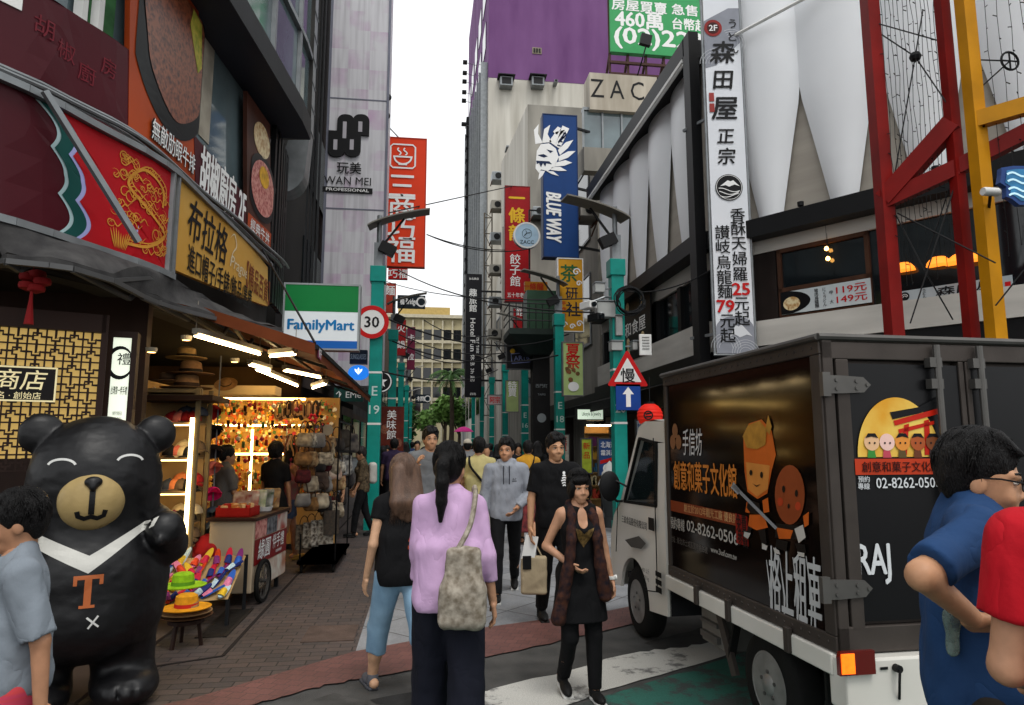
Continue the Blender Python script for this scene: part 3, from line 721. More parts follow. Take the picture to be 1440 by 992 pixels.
YELI = M('yellow ink', '#e5b62a', .5, var=.05); BLUEI = M('blue ink', '#1e4f96', .5, var=.06); GREENI = M('green ink', '#1f7d3a', .5, var=.06); MAROON = M('maroon panel', '#460d18', .4, var=.10, vs=1.5)
# ------------------------------------------------------------------ left side of the street
class Wall(Pl):
 """a curved facade: plan line swept upwards; s along it, z up, d outward"""
 def __init__(s, pts, sm=5):
  P = catmull([Vector((p[0], p[1], 0)) for p in pts], sm) if sm else [Vector((p[0], p[1], 0)) for p in pts]
  s.p = P; s.c = [0.]
  for a, b in zip(P, P[1:]): s.c.append(s.c[-1]+(b-a).length)
  s.L = s.c[-1]
 def nrm(s, i): d = (s.p[i+1]-s.p[i]).normalized(); return Vector((d.y, -d.x, 0))
 def at(s, u, z, d=0.):
  i = max(0, min(len(s.p)-2, next((k for k in range(len(s.c)-1) if s.c[k+1] >= u), len(s.p)-2)))
  f = (u-s.c[i])/(s.c[i+1]-s.c[i]); n0 = (s.nrm(max(i-1, 0))+s.nrm(i)).normalized(); n1 = (s.nrm(i)+s.nrm(min(i+1, len(s.p)-2))).normalized()
  n = (n0*(1-f)+n1*f).normalized(); q = s.p[i].lerp(s.p[i+1], f) if 0 <= f <= 1 else s.p[i]+(s.p[i+1]-s.p[i])*f
  return q+n*d+Vector((0, 0, z))
 def px(s, a, b):
  r = ray(a, b); best = None
  for i in range(len(s.p)-1):
   p, d = s.p[i], s.p[i+1]-s.p[i]; det = r.x*(-d.y)+d.x*r.y
   if abs(det) < 1e-9: continue
   t = (p.x*(-d.y)+d.x*p.y)/det; k = (r.x*p.y-r.y*p.x)/det
   if t > 0 and -.001 <= k <= 1.001 and (best is None or t < best[0]): best = (t, s.c[i]+k*d.length)
  if best is None: raise ValueError('off the wall %s' % ((a, b),))
  return best[1], CZ+r.z*best[0]
 def poly(s, mb, pts, d=0., th=None):
  n = len(pts); tr = tessellate_polygon([[Vector((u, v, 0)) for u, v in pts]])
  V, Fc = refine([Vector((u, v, 0)) for u, v in pts], [tuple(t) for t in tr], .3, 4)
  out = []
  for f in Fc:
   a, b, c = (V[i] for i in f); out.append(f if (b-a).cross(c-a).z > 0 else f[::-1])
  mb.add([s.at(v.x, v.y, d) for v in V], out)
  if th:
   m = 8; P = []
   for i in range(n):
    a, b = pts[i], pts[(i+1) % n]
    for k in range(m): P.append((a[0]+(b[0]-a[0])*k/m, a[1]+(b[1]-a[1])*k/m))
   q = len(P); mb.add([s.at(u, v, d) for u, v in P]+[s.at(u, v, d-th) for u, v in P], [(i, i+q, (i+1) % q+q, (i+1) % q) for i in range(q)])
  return mb
 def rect(s, mb, u0, v0, u1, v1, d=0., th=None): return s.poly(mb, [(u0, v0), (u1, v0), (u1, v1), (u0, v1)], d, th)
FA = Wall([(-5.6, 2.6), (-4.0, 3.75), (-2.96, 4.96), (-2.76, 5.34), (-2.53, 5.95), (-2.37, 7.2), (-2.22, 8.6), (-2.12, 9.6), (-2.16, 10.5)])
def sgn(name, label, loc, group=None, cat='sign'): return thing(name, label, cat, loc, 0, group)
# ---- the corner building itself
bl = thing('corner_building', 'curved corner building with food shop floors above the hat shop', 'building', (-2.6, 7, 0))
CONC = M('grey render', '#3c3a38', .85, var=.25, vs=1.5, bump=.2); BAND = M('slate blue soffit panel', '#33353f', .45, var=.10, vs=1)
b = MB(); FA.rect(b, 0, 2.95, FA.L, 4.34, -.18, .2); b.build('wall', [CONC], bl)
b = MB(); FA.rect(b, 0, 4.34, FA.L, 6.12, -.1); b.build('glazing', [GLASSL], bl)
def soff(u, v):
 s_ = u*(FA.L-.62); a = FA.at(s_, 6.11, -.2); ov = .42 if s_ > 3 else .42; c = FA.at(s_, 6.11, ov); return a.lerp(c, v)
b = MB(); b.grid(soff, 40, 2); b.build('soffit', [BAND], bl)
b = MB()
FA.rect(b, 0, 6.11, FA.L-.62, 6.42, .425); b.build('fascia_beam', [DSTEEL], bl)
b = MB(); FA.rect(b, 0, 6.42, FA.L-.62, 13.5, .36); b.build('upper_glazing', [GLASSL], bl)
b = MB()
for s_ in np.arange(.6, FA.L-.62, 1.05): b.bar(FA.at(s_, 6.42, .38), FA.at(s_, 13.5, .38), .05, .09)
for z in (7.4, 9.6, 10.4, 12.6): 
 for s_ in np.arange(.2, FA.L-.9, .4): b.bar(FA.at(s_, z, .38), FA.at(s_+.4, z, .38), .07, .07)
b.build('mullions', [STEEL], bl)
b = MB(); p = FA.at(FA.L-.62, 0, .42); b.poly([(p.x, p.y, 6.11), (p.x-3, p.y+.4, 6.11), (p.x-3, p.y+.4, 13.5), (p.x, p.y, 13.5)]); b.build('end_wall', [CONC], bl)
b = MB(); b.box((-9, 3.4, 13.5), (-1.9, 12, 13.7)); b.build('floor_slab', [CONC], bl); MB().box((-9, 4.6, 4.0), (-3.2, 12.4, 4.2)).build('floor_slab', [CONC], bl)
# dark mullioned bays beyond the food posters
b = MB(); s0 = FA.px(379, 300)[0]
for s_ in np.linspace(s0+.06, FA.L, 6): b.bar(FA.at(s_, 3.6, .0), FA.at(s_, 6.1, .0), .07, .1)
for z in (4.4, 5.2, 6.0): b.bar(FA.at(s0, z, 0), FA.at(FA.L, z, 0), .07, .08)
b.build('window_frame', [BLACKP], bl)
# window frames between the posters
b = MB()
for px_ in (116, 140): s_, _ = FA.px(px_, 60); b.bar(FA.at(s_, 4.97, -.05), FA.at(s_, 6.1, -.05), .07, .08)
b.build('window_frame', [WHITEP], bl)
b = MB(); s_, _ = FA.px(147, 30); FA.rect(b, s_-.1, 4.97, s_+.16, 6.1, -.06); b.build('curtain', [M('green blind', '#2f5a34', .7, var=.3, vs=8)], bl)
# reflections are left to the glass; a pale pier shows through it
b = MB(); s_, _ = FA.px(303, 150); FA.rect(b, s_-.16, 4.97, s_+.1, 6.1, -.09, .05); b.build('pier', [M('stained pier', '#a49d8e', .8, var=.3, vs=3)], bl)
def food_mat(name, kinds):
 m = bpy.data.materials.new(name); m.use_nodes = True; t = m.node_tree; p = t.nodes['Principled BSDF']; L = t.links.new
 tc = t.nodes.new('ShaderNodeTexCoord'); v = t.nodes.new('ShaderNodeTexVoronoi'); v.inputs['Scale'].default_value = kinds[0]; L(tc.outputs['Object'], v.inputs['Vector'])
 n = t.nodes.new('ShaderNodeTexNoise'); n.inputs['Scale'].default_value = kinds[1]; n.inputs['Detail'].default_value = 8; n.inputs['Distortion'].default_value = 1.2; L(tc.outputs['Object'], n.inputs['Vector'])
 r = t.nodes.new('ShaderNodeValToRGB'); e = r.color_ramp.elements
 e[0].position = .25; e[0].color = lin(kinds[2]); e[1].position = .78; e[1].color = lin(kinds[4]); k = e.new(.5); k.color = lin(kinds[3])
 ad = t.nodes.new('ShaderNodeMath'); ad.operation = 'MULTIPLY_ADD'; ad.inputs[1].default_value = .35; L(v.outputs['Distance'], ad.inputs[0]); L(n.outputs['Fac'], ad.inputs[2]); L(ad.outputs[0], r.inputs[0]); L(r.outputs[0], p.inputs['Base Color']); p.inputs['Roughness'].default_value = .35
 return m
STEAK = food_mat('steak print', (26, 15, '#1a0703', '#4c1e10', '#8a4c30')); BEEF = food_mat('raw beef print', (22, 12, '#5a0c12', '#a02028', '#d89a8c'))
PAN = M('black pan print', '#0d0d10', .35, var=.4, vs=3); OGRAD = M('orange print', '#a8441c', .4, var=.3, vs=.9); BROWNPR = M('brown print', '#4b2a20', .4, var=.5, vs=2); NOODLE = food_mat('noodle print', (18, 8, '#6a4a2a', '#b8894e', '#e8d6a8'))
HERB = M('green herb print', '#7d8a2a', .45, col2='#c2b04a', vs=14)
def panel(w, name, label, pts, m, d, th=.05, group=None, cat='sign'):
 uv = [w.px(*p) for p in pts]; c = w.at(sum(q[0] for q in uv)/len(uv), min(q[1] for q in uv), d)
 t = sgn(name, label, c, group, cat); b = MB(); w.poly(b, uv, d, th); b.build('panel', [m], t); return t, uv
# upper row of posters
t, uv = panel(FA, 'shop_sign', 'dark maroon upper wall panel with faint red lettering at far left', [(-60, 68), (10, 97), (90, 137), (177, 178), (180, 72), (90, 12), (10, -30), (-60, -70)], MAROON, .02)
b = MB()
for k in range(4): FA.text(b, '胡椒廚房'[k], uv[1][0]+.2+k*.19, 4.72-(k % 3)*.08, .13, d=.026)
b.build('lettering', [M('faint red ink', '#6b1a26', .4, var=.1)], t)
b = MB(); s_ = FA.px(10, 30)[0]; FA.rect(b, s_-.6, 4.75, s_+.07, 5.2, .03, .01); b.build('white_patch', [WHITEP], t)
t, uv = panel(FA, 'food_poster', 'tall poster of a sizzling steak on a black pan over orange', [(177, 178), (270, 263), (276, 30), (276, -40), (180, -90)], OGRAD, .025)
sA, sB = uv[0][0], uv[1][0]; sm = (sA+sB)/2; W_ = sB-sA
b = MB(); FA.poly(b, [(min(sB, max(sA, sm+.05+W_*.62*math.cos(a))), min(6.05, 5.44+.86*math.sin(a))) for a in np.linspace(0, 2*math.pi, 48, endpoint=False)], .032); b.build('pan_print', [PAN], t)
b = MB(); FA.poly(b, [(min(sB-.02, max(sA+.02, sm+.10+W_*.52*math.cos(a)*(1+.06*math.sin(5*a)))), min(6.05, 5.52+.74*math.sin(a)*(1+.05*math.cos(4*a)))) for a in np.linspace(0, 2*math.pi, 60, endpoint=False)], .037); b.build('steak_print', [STEAK], t)
b = MB(); FA.poly(b, [(sB-.35, 5.85), (sB-.12, 5.45), (sB-.04, 5.55), (sB-.1, 6.0), (sB-.3, 6.05)], .041); b.build('herb_print', [HERB], t)
b = MB(); FA.text(b, '無敵肋眼牛排', sm+.12, 4.475, .17, .035, d=.042, maxw=W_*.72); b.build('lettering_outline', [INK], t)
b = MB(); FA.text(b, '無敵肋眼牛排', sm+.12, 4.475, .17, .006, d=.046, maxw=W_*.70); b.build('lettering', [WINK], t)
t, uv = panel(FA, 'shop_sign', 'maroon strip sign with big white characters and 2F beside the steak poster', [(271, 264), (343, 322), (343, 277), (269, 190)], MAROON, .03)
b = MB(); FA.text(b, '胡椒廚房 2F', (uv[0][0]+uv[1][0])/2, (uv[0][1]+uv[3][1])/2, .42, .022, d=.036, maxw=(uv[1][0]-uv[0][0])*.9); b.build('lettering', [WINK], t)
t, uv = panel(FA, 'food_poster', 'narrow poster of red beef in a stone bowl beside the mullioned windows', [(344, 324), (377, 350), (377, 176), (344, 128)], BROWNPR, .03)
sA, sB = uv[0][0], uv[1][0]; sm = (sA+sB)/2
b = MB(); FA.rect(b, sA, 4.3, sB, 4.52, .034); b.build('orange_strip', [OGRAD], t)
b = MB(); FA.text(b, '經典牛丼', sm, 4.41, .13, .012, d=.038, maxw=(sB-sA)*.8); b.build('lettering', [WINK], t)
ovr = lambda cx, cz, rx, rz, d: FA.poly(b, [(min(sB-.01, max(sA+.01, cx+rx*math.cos(a))), cz+rz*math.sin(a)) for a in np.linspace(0, 6.283, 40, endpoint=False)], d)
b = MB(); ovr(sm+.02, 5.0, .55, .44, .036); b.build('bowl_print', [PAN], t)
b = MB(); ovr(sm+.02, 5.0, .44, .36, .041); b.build('beef_print', [BEEF], t)
b = MB(); ovr(sm+.02, 5.16, .18, .14, .046); b.build('garnish_print', [M('yolk print', '#d9a52c', .4, var=.3, vs=12)], t)
b = MB(); ovr(sm-.1, 5.62, .3, .22, .036); b.build('noodle_print', [NOODLE], t)
# cornice pipes between the two rows of signs
b = MB()
for d_, z_, r_ in ((.10, 4.25, .022), (.16, 4.20, .018), (.05, 4.21, .03)): b.tube([FA.at(s_, z_+.015*math.sin(s_*3), d_) for s_ in np.linspace(1.2, FA.L-.4, 40)], r_, 6)
o = tag(b.build('conduit', [STEEL], None, True), 'thin metal conduits running along the curved sign fascia', 'conduit')
# ---- lower row of signs on a slightly proud line
FB = Wall([(-5.0, 2.3), (-3.6, 3.5), (-2.74, 4.56), (-2.45, 5.22), (-2.2, 5.9), (-2.12, 7.05), (-2.06, 7.94), (-2.03, 9.3), (-2.0, 10.4)])
t, uv = panel(FB, 'shop_sign', 'maroon fascia sign with a red cloud pattern square edged in dark green', [(-60, 288), (10, 312), (145, 343), (231, 374), (238, 235), (145, 172), (10, 113), (-60, 85)], MAROON, .0, .06)
zb, zt = 3.08, 4.0
sR0, sR1 = FB.px(130, 250)[0], FB.px(236, 300)[0]
def edge(off):
 out = []
 zs = np.linspace(zb+.03, zt-.03, 60)
 for z in zs:
  k = (z-zb)/(zt-zb); out.append((sR0-.22+.22*k*0+off+.10*abs(math.sin(k*math.pi*3))-.14*abs(k-.5)*2*(-1)+(-.25 if k < .0 else 0)-.30*(k-.35)**2*3, z))
 return out
for off, m_, d_, nm in ((-.11, M('pale edge', '#a9c2c4', .5), .004, 'edge_line'), (-.08, M('deep green stripe', '#0f4a45', .5), .008, 'green_stripe'), (.03, M('lilac edge', '#a4a7d8', .5), .012, 'edge_line'), (.065, M('bright red panel', '#a80c18', .45, var=.08), .016, 'red_panel')):
 b = MB(); FB.poly(b, edge(off)+[(sR1, zt-.03), (sR1, zb+.03)], d_); b.build(nm, [m_], t)
# cloud-and-dragon line work in gold
GOLD = M('gold line ink', '#c98a34', .5, var=.15, vs=9)
b = MB(); r_ = random.Random(5)
body = catmull([Vector((sR0+.30, 3.20, 0)), Vector((sR0+.55, 3.24, 0)), Vector((sR0+.75, 3.40, 0)), Vector((sR0+.50, 3.55, 0)), Vector((sR0+.30, 3.68, 0)), Vector((sR0+.45, 3.85, 0)), Vector((sR0+.68, 3.78, 0)), Vector((sR1-.12, 3.62, 0))], 10)
FB.stroke(b, body, .024, .022); FB.stroke(b, [p+Vector((.03, .035, 0)) for p in body], .010, .022)
for p in body[::3]: FB.stroke(b, [(p.x, p.y), (p.x+.03, p.y+.035)], .007, .022)
for k in range(44):
 cx, cz = r_.uniform(sR0+.16, sR1-.08), r_.uniform(zb+.09, zt-.1); s0_ = r_.uniform(.02, .05); a0 = r_.uniform(0, 6); dr = r_.choice((-1, 1))
 FB.stroke(b, [(cx+s0_*(.25+q)*math.cos(a0+dr*q*6), cz+s0_*(.25+q)*math.sin(a0+dr*q*6)) for q in np.linspace(0, 1.2, 16)], .009, .022, True)
 FB.stroke(b, [(cx+s0_*1.3+q*.10, cz+.02*math.sin(q*7+k)) for q in np.linspace(-.6, .9, 12)], .009, .022, True)
for k in range(9): FB.stroke(b, [(sR0+.22+.012*k+q*.05*(k-4)*.25, zb+.06+q*(.14+.02*math.sin(k))) for q in np.linspace(0, 1, 8)], .012, .022, True)
b.build('gold_line_work', [GOLD], t)
b = MB()
for z_ in (zt, zb): 
 for s_ in np.arange(.1, sR1, .25): b.bar(FB.at(s_, z_, .03), FB.at(s_+.25, z_, .03), .05, .05)
b.bar(FB.at(sR1, zb, .03), FB.at(sR1, zt, .03), .035, .035); b.build('frame', [STEEL], t)
p0, p1 = FB.px(48, 132), FB.px(150, 345); b = MB(); b.bar(FB.at(p0[0], p0[1], .10), FB.at(p1[0], p1[1], .30), .04); b.build('brace', [STEEL], t)
AMB = M('amber sign', '#c08a30', .45, col2='#cfa758', vs=.8)
t, uv = panel(FB, 'shop_sign', 'amber hat shop fascia sign with black brush characters and small text', [(240, 378), (343, 420), (376, 431), (376, 376), (343, 336), (240, 238)], AMB, .005, .05)
sA, sB = uv[0][0], uv[2][0]
b = MB(); FB.text(b, '布拉格', sA+.78, 3.72, .34, .012, d=.012, maxw=1.05, shear=.15); FB.text(b, '進口帽子/手錶/飾品/墨鏡', sA+1.28, 3.35, .22, .012, d=.012, maxw=1.95); b.build('lettering', [INK], t)
b = MB(); FB.text(b, '【精品百貨】', sA+2.55, 3.62, .26, .012, d=.012, maxw=1.1); b.build('lettering', [M('red brown ink', '#7a3a22', .5)], t)
b = MB(); FB.stroke(b, catmull([Vector((sA+1.38, 3.86, 0)), Vector((sA+1.5, 3.93, 0)), Vector((sA+1.58, 3.82, 0)), Vector((sA+1.48, 3.72, 0)), Vector((sA+1.40, 3.58, 0))], 8), .02, .012, True)
FB.text(b, 'Prague', sA+1.72, 3.60, .15, 0, d=.012, shear=.3, maxw=.62); b.build('script_lettering', [M('cream ink', '#dcd0b0', .5)], t)
b = MB(); b.bar(FB.at(sA, zt+.0, .03), FB.at(sB, zt, .03), .04, .04); b.bar(FB.at(sA-.02, zb, .03), FB.at(sA-.02, zt, .03), .03, .03); b.build('frame', [STEEL], t)
# ---- dark grey fabric awning over the shop front
AWN = M('grey awning fabric', '#2c2b2c', .85, col2='#4a4948', vs=5, bump=.4, bs=30)
ri = [FB.at(s_, 3.07, .03) for s_ in np.linspace(1.0, FB.px(376, 431)[0], 24)]
fr = catmull([Vector(p) for p in [(-4.6, 2.55, 2.85), tuple(gp(-60, 352, 2.85)), tuple(gp(10, 357, 2.85)), tuple(gp(133, 375, 2.85)), tuple(gp(220, 417, 2.85)), tuple(gp(300, 440, 2.84)), tuple(gp(397, 462, 2.82))]], 4)
fr = [fr[int(round(i*(len(fr)-1)/23))] for i in range(24)]
t = thing('awning', 'dark grey fabric awning under the curved row of fascia signs', 'awning', (-2.3, 5.5, 2.85)); b = MB()
b.grid(lambda u, v: ri[int(round(u*23))].lerp(fr[int(round(u*23))], v)+Vector((0, 0, .05*math.sin(v*3.14)+.012*math.sin(u*60))), 23, 4)
b.grid(lambda u, v: fr[int(round(u*23))]+Vector((0, 0, -.06*v+.01*math.sin(u*90))), 23, 1); b.build('canopy', [AWN], t, True)
b = MB()
for i in range(0, 24, 3): b.bar(ri[i]+Vector((0, 0, -.05)), fr[i]+Vector((0, 0, -.05)), .03)
for i in range(23): b.bar(fr[i]+Vector((0, 0, -.05)), fr[i+1]+Vector((0, 0, -.05)), .035)
for i in range(2, 21, 3): b.bar(ri[i]+Vector((0, 0, -.30)), fr[i]+Vector((0, 0, -.06)), .03); b.bar(ri[i]+Vector((0, 0, -.30)), ri[i+1]+Vector((0, 0, -.05)), .03)
b.build('frame', [M('dull awning steel', '#5a5a5a', .5, .5)], t)
# ---- brown canvas awning above the goods
def baw(u, v): return Vector((-2.25+1.28*v, 6.5+6.6*u-.18*(1-u)*v, 2.98-.42*v-.02*math.sin(u*22)*math.sin(v*3.1)))
t = thing('awning', 'brown canvas awning stretched out over the hat and bag shop', 'awning', (-1.6, 9, 2.6)); b = MB(); b.grid(baw, 30, 6)
b.grid(lambda u, v: baw(u, 1)+Vector((.005, 0, -.13*v-.012*math.sin(u*60))), 30, 1); b.grid(lambda u, v: baw(0, u)+Vector((0, -.003, -.11*v)), 8, 1); b.build('canopy', [BROWNF], t, True)
b = MB()
for u in (0.01, .33, .66, .99): b.bar(baw(u, 0)+Vector((0, 0, -.04)), baw(u, 1)+Vector((0, 0, -.04)), .035)
b.bar(baw(0, 1)+Vector((0, 0, -.03)), baw(1, 1)+Vector((0, 0, -.03)), .04); b.bar(baw(0, .55)+Vector((0, 0, -.06)), baw(1, .55)+Vector((0, 0, -.06)), .03); b.build('frame', [DSTEEL], t)
b = MB(); e_ = baw(0, 1); b.tube([FB.at(FB.px(363, 362)[0], 4.05, .05), Vector(e_)], .012, 6); b.build('stay_wire', [BLACKP], t)
b = MB(); pl = Pl(baw(0, .98)+Vector((.01, -.012, -.02)), (1, 0, 0)); 
pl = Pl(baw(0.01, 1)+Vector((.012, 0, -.12)), (0, 1, 0)); pl.rect(b, 0, 0, .22, .10, .006); b.build('tag_panel', [M('pink tag', '#9a4a66', .6)], t)
b = MB(); pl.text(b, '帽子', .11, .05, .07, .01, d=.012); b.build('lettering', [WINK], t)
# ---- tube lights slung under it
TUBE = M('lit warm tube', '#fff0cc', .4, var=0, emit=26, ecol='#ffdca0')
FIXT = M('light fixture white', '#8a8478', .5)
tl = [((275, 472), (365, 498), 2.62), ((380, 501), (415, 498), 2.60), ((351, 513), (379, 521), 2.62), ((361, 520), (418, 543), 2.6), ((400, 521), (450, 531), 2.56), ((440, 546), (458, 540), 2.52)]
nm_ = ['long lit tube light at the near end of the brown awning', 'short lit tube light just right of the longest tube under the awning', 'short lit tube light tucked in behind the longest tube', 'long lit tube light slanting along the middle of the awning', 'lit tube light near the outer edge of the brown awning', 'farthest small lit tube light under the brown awning']
for k, (p, q, z) in enumerate(tl):
 a, c = gp(p[0], p[1], z), gp(q[0], q[1], z)
 t = thing('tube_light', nm_[k], 'light', tuple((a+c)/2), 0, 'tube lights under the brown awning')
 b = MB(); b.tube([a, c], .016, 8); b.build('tube', [TUBE], t, True)
 b = MB(); b.bar(a+Vector((0, 0, .045)), c+Vector((0, 0, .045)), .075, .045); b.bar(a, a+Vector((0, 0, .05)), .03); b.bar(c, c+Vector((0, 0, .05)), .03)
 for q_ in (a, c): b.tube([q_+Vector((0, 0, .06)), q_+Vector((0, .02, .32))], .004, 4)
 b.build('fixture', [FIXT], t)
# ---- duct on the wall
t = thing('air_duct', 'silver ventilation duct dropping down the wall left of the tall white sign', 'duct', tuple(aY(436, 290, 11.0)))
a = aY(436, -60, 11.0); w_ = .30; b = MB(); z0, z1 = aY(436, 190, 11).z, 13.
b.box((a.x-w_/2, 10.85, z0), (a.x+w_/2, 11.15, z1))
for z in np.arange(z0, z1, .42): b.box((a.x-w_/2-.012, 10.838, z), (a.x+w_/2+.012, 11.162, z+.025))
b.build('riser', [STEEL], t)
b = MB(); c0 = aY(430, 246, 11); zz = [z0, c0.z]; 
b.add([(a.x-w_/2, 10.85, z0), (a.x+w_/2, 10.85, z0), (a.x+w_/2, 11.15, z0), (a.x-w_/2, 11.15, z0), (a.x-.30, 10.8, c0.z), (a.x+.10, 10.8, c0.z), (a.x+.10, 11.2, c0.z), (a.x-.30, 11.2, c0.z)], [(0, 1, 5, 4), (1, 2, 6, 5), (2, 3, 7, 6), (3, 0, 4, 7)]); b.build('offset', [STEEL], t)
b = MB(); cc = Vector((a.x-.30, 11, c0.z)); b.add([cc+Vector((r*math.cos(q), y, r*math.sin(q))) for y in (-.2, .2) for r in (.02, .40) for q in np.linspace(0, -math.pi/2, 8)], [f for i in range(7) for f in ((8+i, 9+i, 25+i, 24+i), (i, 8+i, 9+i, i+1)[::-1], (16+i, 17+i, 25+i, 24+i)[::-1])])
b.box((cc.x-.25, 10.8, cc.z-.4), (cc.x, 11.2, cc.z-.02)); b.build('elbow', [STEEL], t)
b = MB()
for k in range(4): x = aY(447, 300, 12.2).x-.07*k; b.tube([(x, 12.2+.03*k, 2.9), (x, 12.2+.03*k, 12)], .022, 6)
tag(b.build('drainpipe', [DSTEEL], None, True), 'dark pipes in the gap between the duct and the white sign tower', 'pipe')
# ---- the second building with the tall white sign tower
t2 = thing('shop_building', 'dark narrow shop building behind the tall white chequered sign tower', 'building', (-5, 18, 0))
b = MB(); b.box((-9, 12.6, 3.0), (-2.65, 37, 14)); b.build('wall', [M('dark facade', '#262422', .85, var=.3, vs=.6, bump=.2)], t2)
for k in range(4):
 [MB().box((-2.65, 15+k*5.2, z), (-2.6, 18.6+k*5.2, z+1.7)).build('window', [GLASS], t2) for z in (4.5, 7.5)]
YW = 16.2; pw = Pl(aY(450, 625, YW), (1, 0, 0))
u0, v0 = pw.px(450, 470); u1, _ = pw.px(537, 470)
def check_mat():
 m = bpy.data.materials.new('white panel with lilac chequers'); m.use_nodes = True; t = m.node_tree; p = t.nodes['Principled BSDF']; L = t.links.new
 tc = t.nodes.new('ShaderNodeTexCoord'); mp = t.nodes.new('ShaderNodeMapping'); mp.inputs['Location'].default_value = (.28, 0, .1); L(tc.outputs['Object'], mp.inputs[0])
 ck = t.nodes.new('ShaderNodeTexChecker'); ck.inputs['Scale'].default_value = 1/.52; L(mp.outputs[0], ck.inputs[0])
 n = t.nodes.new('ShaderNodeTexNoise'); n.inputs['Scale'].default_value = 1.6; n.inputs['Detail'].default_value = 4; L(tc.outputs['Object'], n.inputs[0])
 mu = t.nodes.new('ShaderNodeMath'); mu.operation = 'MULTIPLY'; L(ck.outputs['Fac'], mu.inputs[0]); rr = t.nodes.new('ShaderNodeMapRange'); rr.inputs[1].default_value = .4; rr.inputs[2].default_value = .7; L(n.outputs['Fac'], rr.inputs[0]); L(rr.outputs[0], mu.inputs[1])
 mx = t.nodes.new('ShaderNodeMix'); mx.data_type = 'RGBA'; mx.inputs[6].default_value = lin('#c6c5c9'); mx.inputs[7].default_value = lin('#b9a0b8'); L(mu.outputs[0], mx.inputs[0])
 mp2 = t.nodes.new('ShaderNodeMapping'); mp2.inputs['Scale'].default_value = (9, 9, .5); L(tc.outputs['Object'], mp2.inputs[0]); n2 = t.nodes.new('ShaderNodeTexNoise'); n2.inputs['Scale'].default_value = 1; n2.inputs['Detail'].default_value = 5; L(mp2.outputs[0], n2.inputs[0])
 r2 = t.nodes.new('ShaderNodeValToRGB'); r2.color_ramp.elements[0].position = .3; r2.color_ramp.elements[0].color = (.72, .71, .72, 1); r2.color_ramp.elements[1].position = .55; r2.color_ramp.elements[1].color = (1, 1, 1, 1); L(n2.outputs['Fac'], r2.inputs[0])
 m3 = t.nodes.new('ShaderNodeMix'); m3.data_type = 'RGBA'; m3.blend_type = 'MULTIPLY'; m3.inputs[0].default_value = 1; L(mx.outputs[2], m3.inputs[6]); L(r2.outputs[0], m3.inputs[7]); L(m3.outputs[2], p.inputs['Base Color']); p.inputs['Roughness'].default_value = .4; return m
t = sgn('sign_tower', 'tall white and lilac chequered sign tower with black looped emblem', pw.at((u0+u1)/2, v0, 0))
b = MB(); b.box((pw.at(u0, 0).x, YW, pw.at(0, v0).z-1.2), (pw.at(u1, 0).x, YW+1.4, 15.5)); b.build('panel', [check_mat()], t)
b = MB()
for py_ in (140, 295): z = pw.at(0, pw.px(490, py_)[1]).z; b.box((pw.at(u0, 0).x, YW-.008, z), (pw.at(u1, 0).x, YW+.01, z+.03))
for u in (u0, u1): b.box((pw.at(u, 0).x-.03, YW-.02, pw.at(0, v0).z-1.2), (pw.at(u, 0).x+.03, YW+.03, 15.5))
b.build('trim', [M('slate trim', '#6a6c78', .5, .3)], t)
b = MB(); U = lambda x, y: pw.px(x, y)
def rr(x0, y0, x1, y1, up, d):
 a, c = U(x0, max(y0, y1)), U(x1, min(y0, y1)); w_ = c[0]-a[0]; r = w_*.42; arc = [(r-r*math.cos(q), r*math.sin(q)) for q in np.linspace(0, math.pi/2, 7)]
 if up: P = [(a[0], a[1])]+[(a[0]+x, c[1]-r+y) for x, y in arc]+[(c[0]-x, c[1]-r+y) for x, y in arc[::-1]]+[(c[0], a[1])]
 else: P = [(a[0], c[1]), (a[0], a[1]+r)]+[(a[0]+x, a[1]+r-y) for x, y in arc]+[(c[0]-x, a[1]+r-y) for x, y in arc[::-1]]+[(c[0], c[1])]
 pw.poly(b, P, d, .05)
for q_, d_ in (((474, 163, 499, 192, 1), .05), ((496, 163, 520, 191, 1), .053), ((461, 186, 486, 221, 0), .056), ((484, 190, 508, 221, 0), .059)): rr(*q_, d_)
b.build('emblem', [INK], t); b = MB()
for x, y0, y1 in ((485, 173, 196), (507, 173, 187), (472, 198, 212), (495, 198, 212)): a_, c_ = U(x-3, y1), U(x+3, y0); pw.rect(b, a_[0], a_[1], c_[0], c_[1], .062)
b.build('emblem_slot', [M('slot pale', '#aaa6ac', .5)], t)
b = MB(); s1 = U(491, 239); sc = U(492, 239)[0]-U(491, 239)[0]
pw.text(b, '玩美', s1[0], s1[1]+2*sc, 15*sc, .02, d=.03, maxw=34*sc); c = U(489, 255); pw.text(b, 'WAN MEI', c[0], c[1], 13*sc, .0, d=.03, maxw=66*sc)
c = U(489, 268); pw.rect(b, c[0]-35*sc, c[1]-4*sc, c[0]+35*sc, c[1]+4*sc, .03, .02); b.build('lettering', [INK], t)
b = MB(); pw.text(b, 'PROFESSIONAL', c[0], c[1], 5*sc, .01, d=.037, maxw=60*sc); b.build('lettering', [WINK], t)
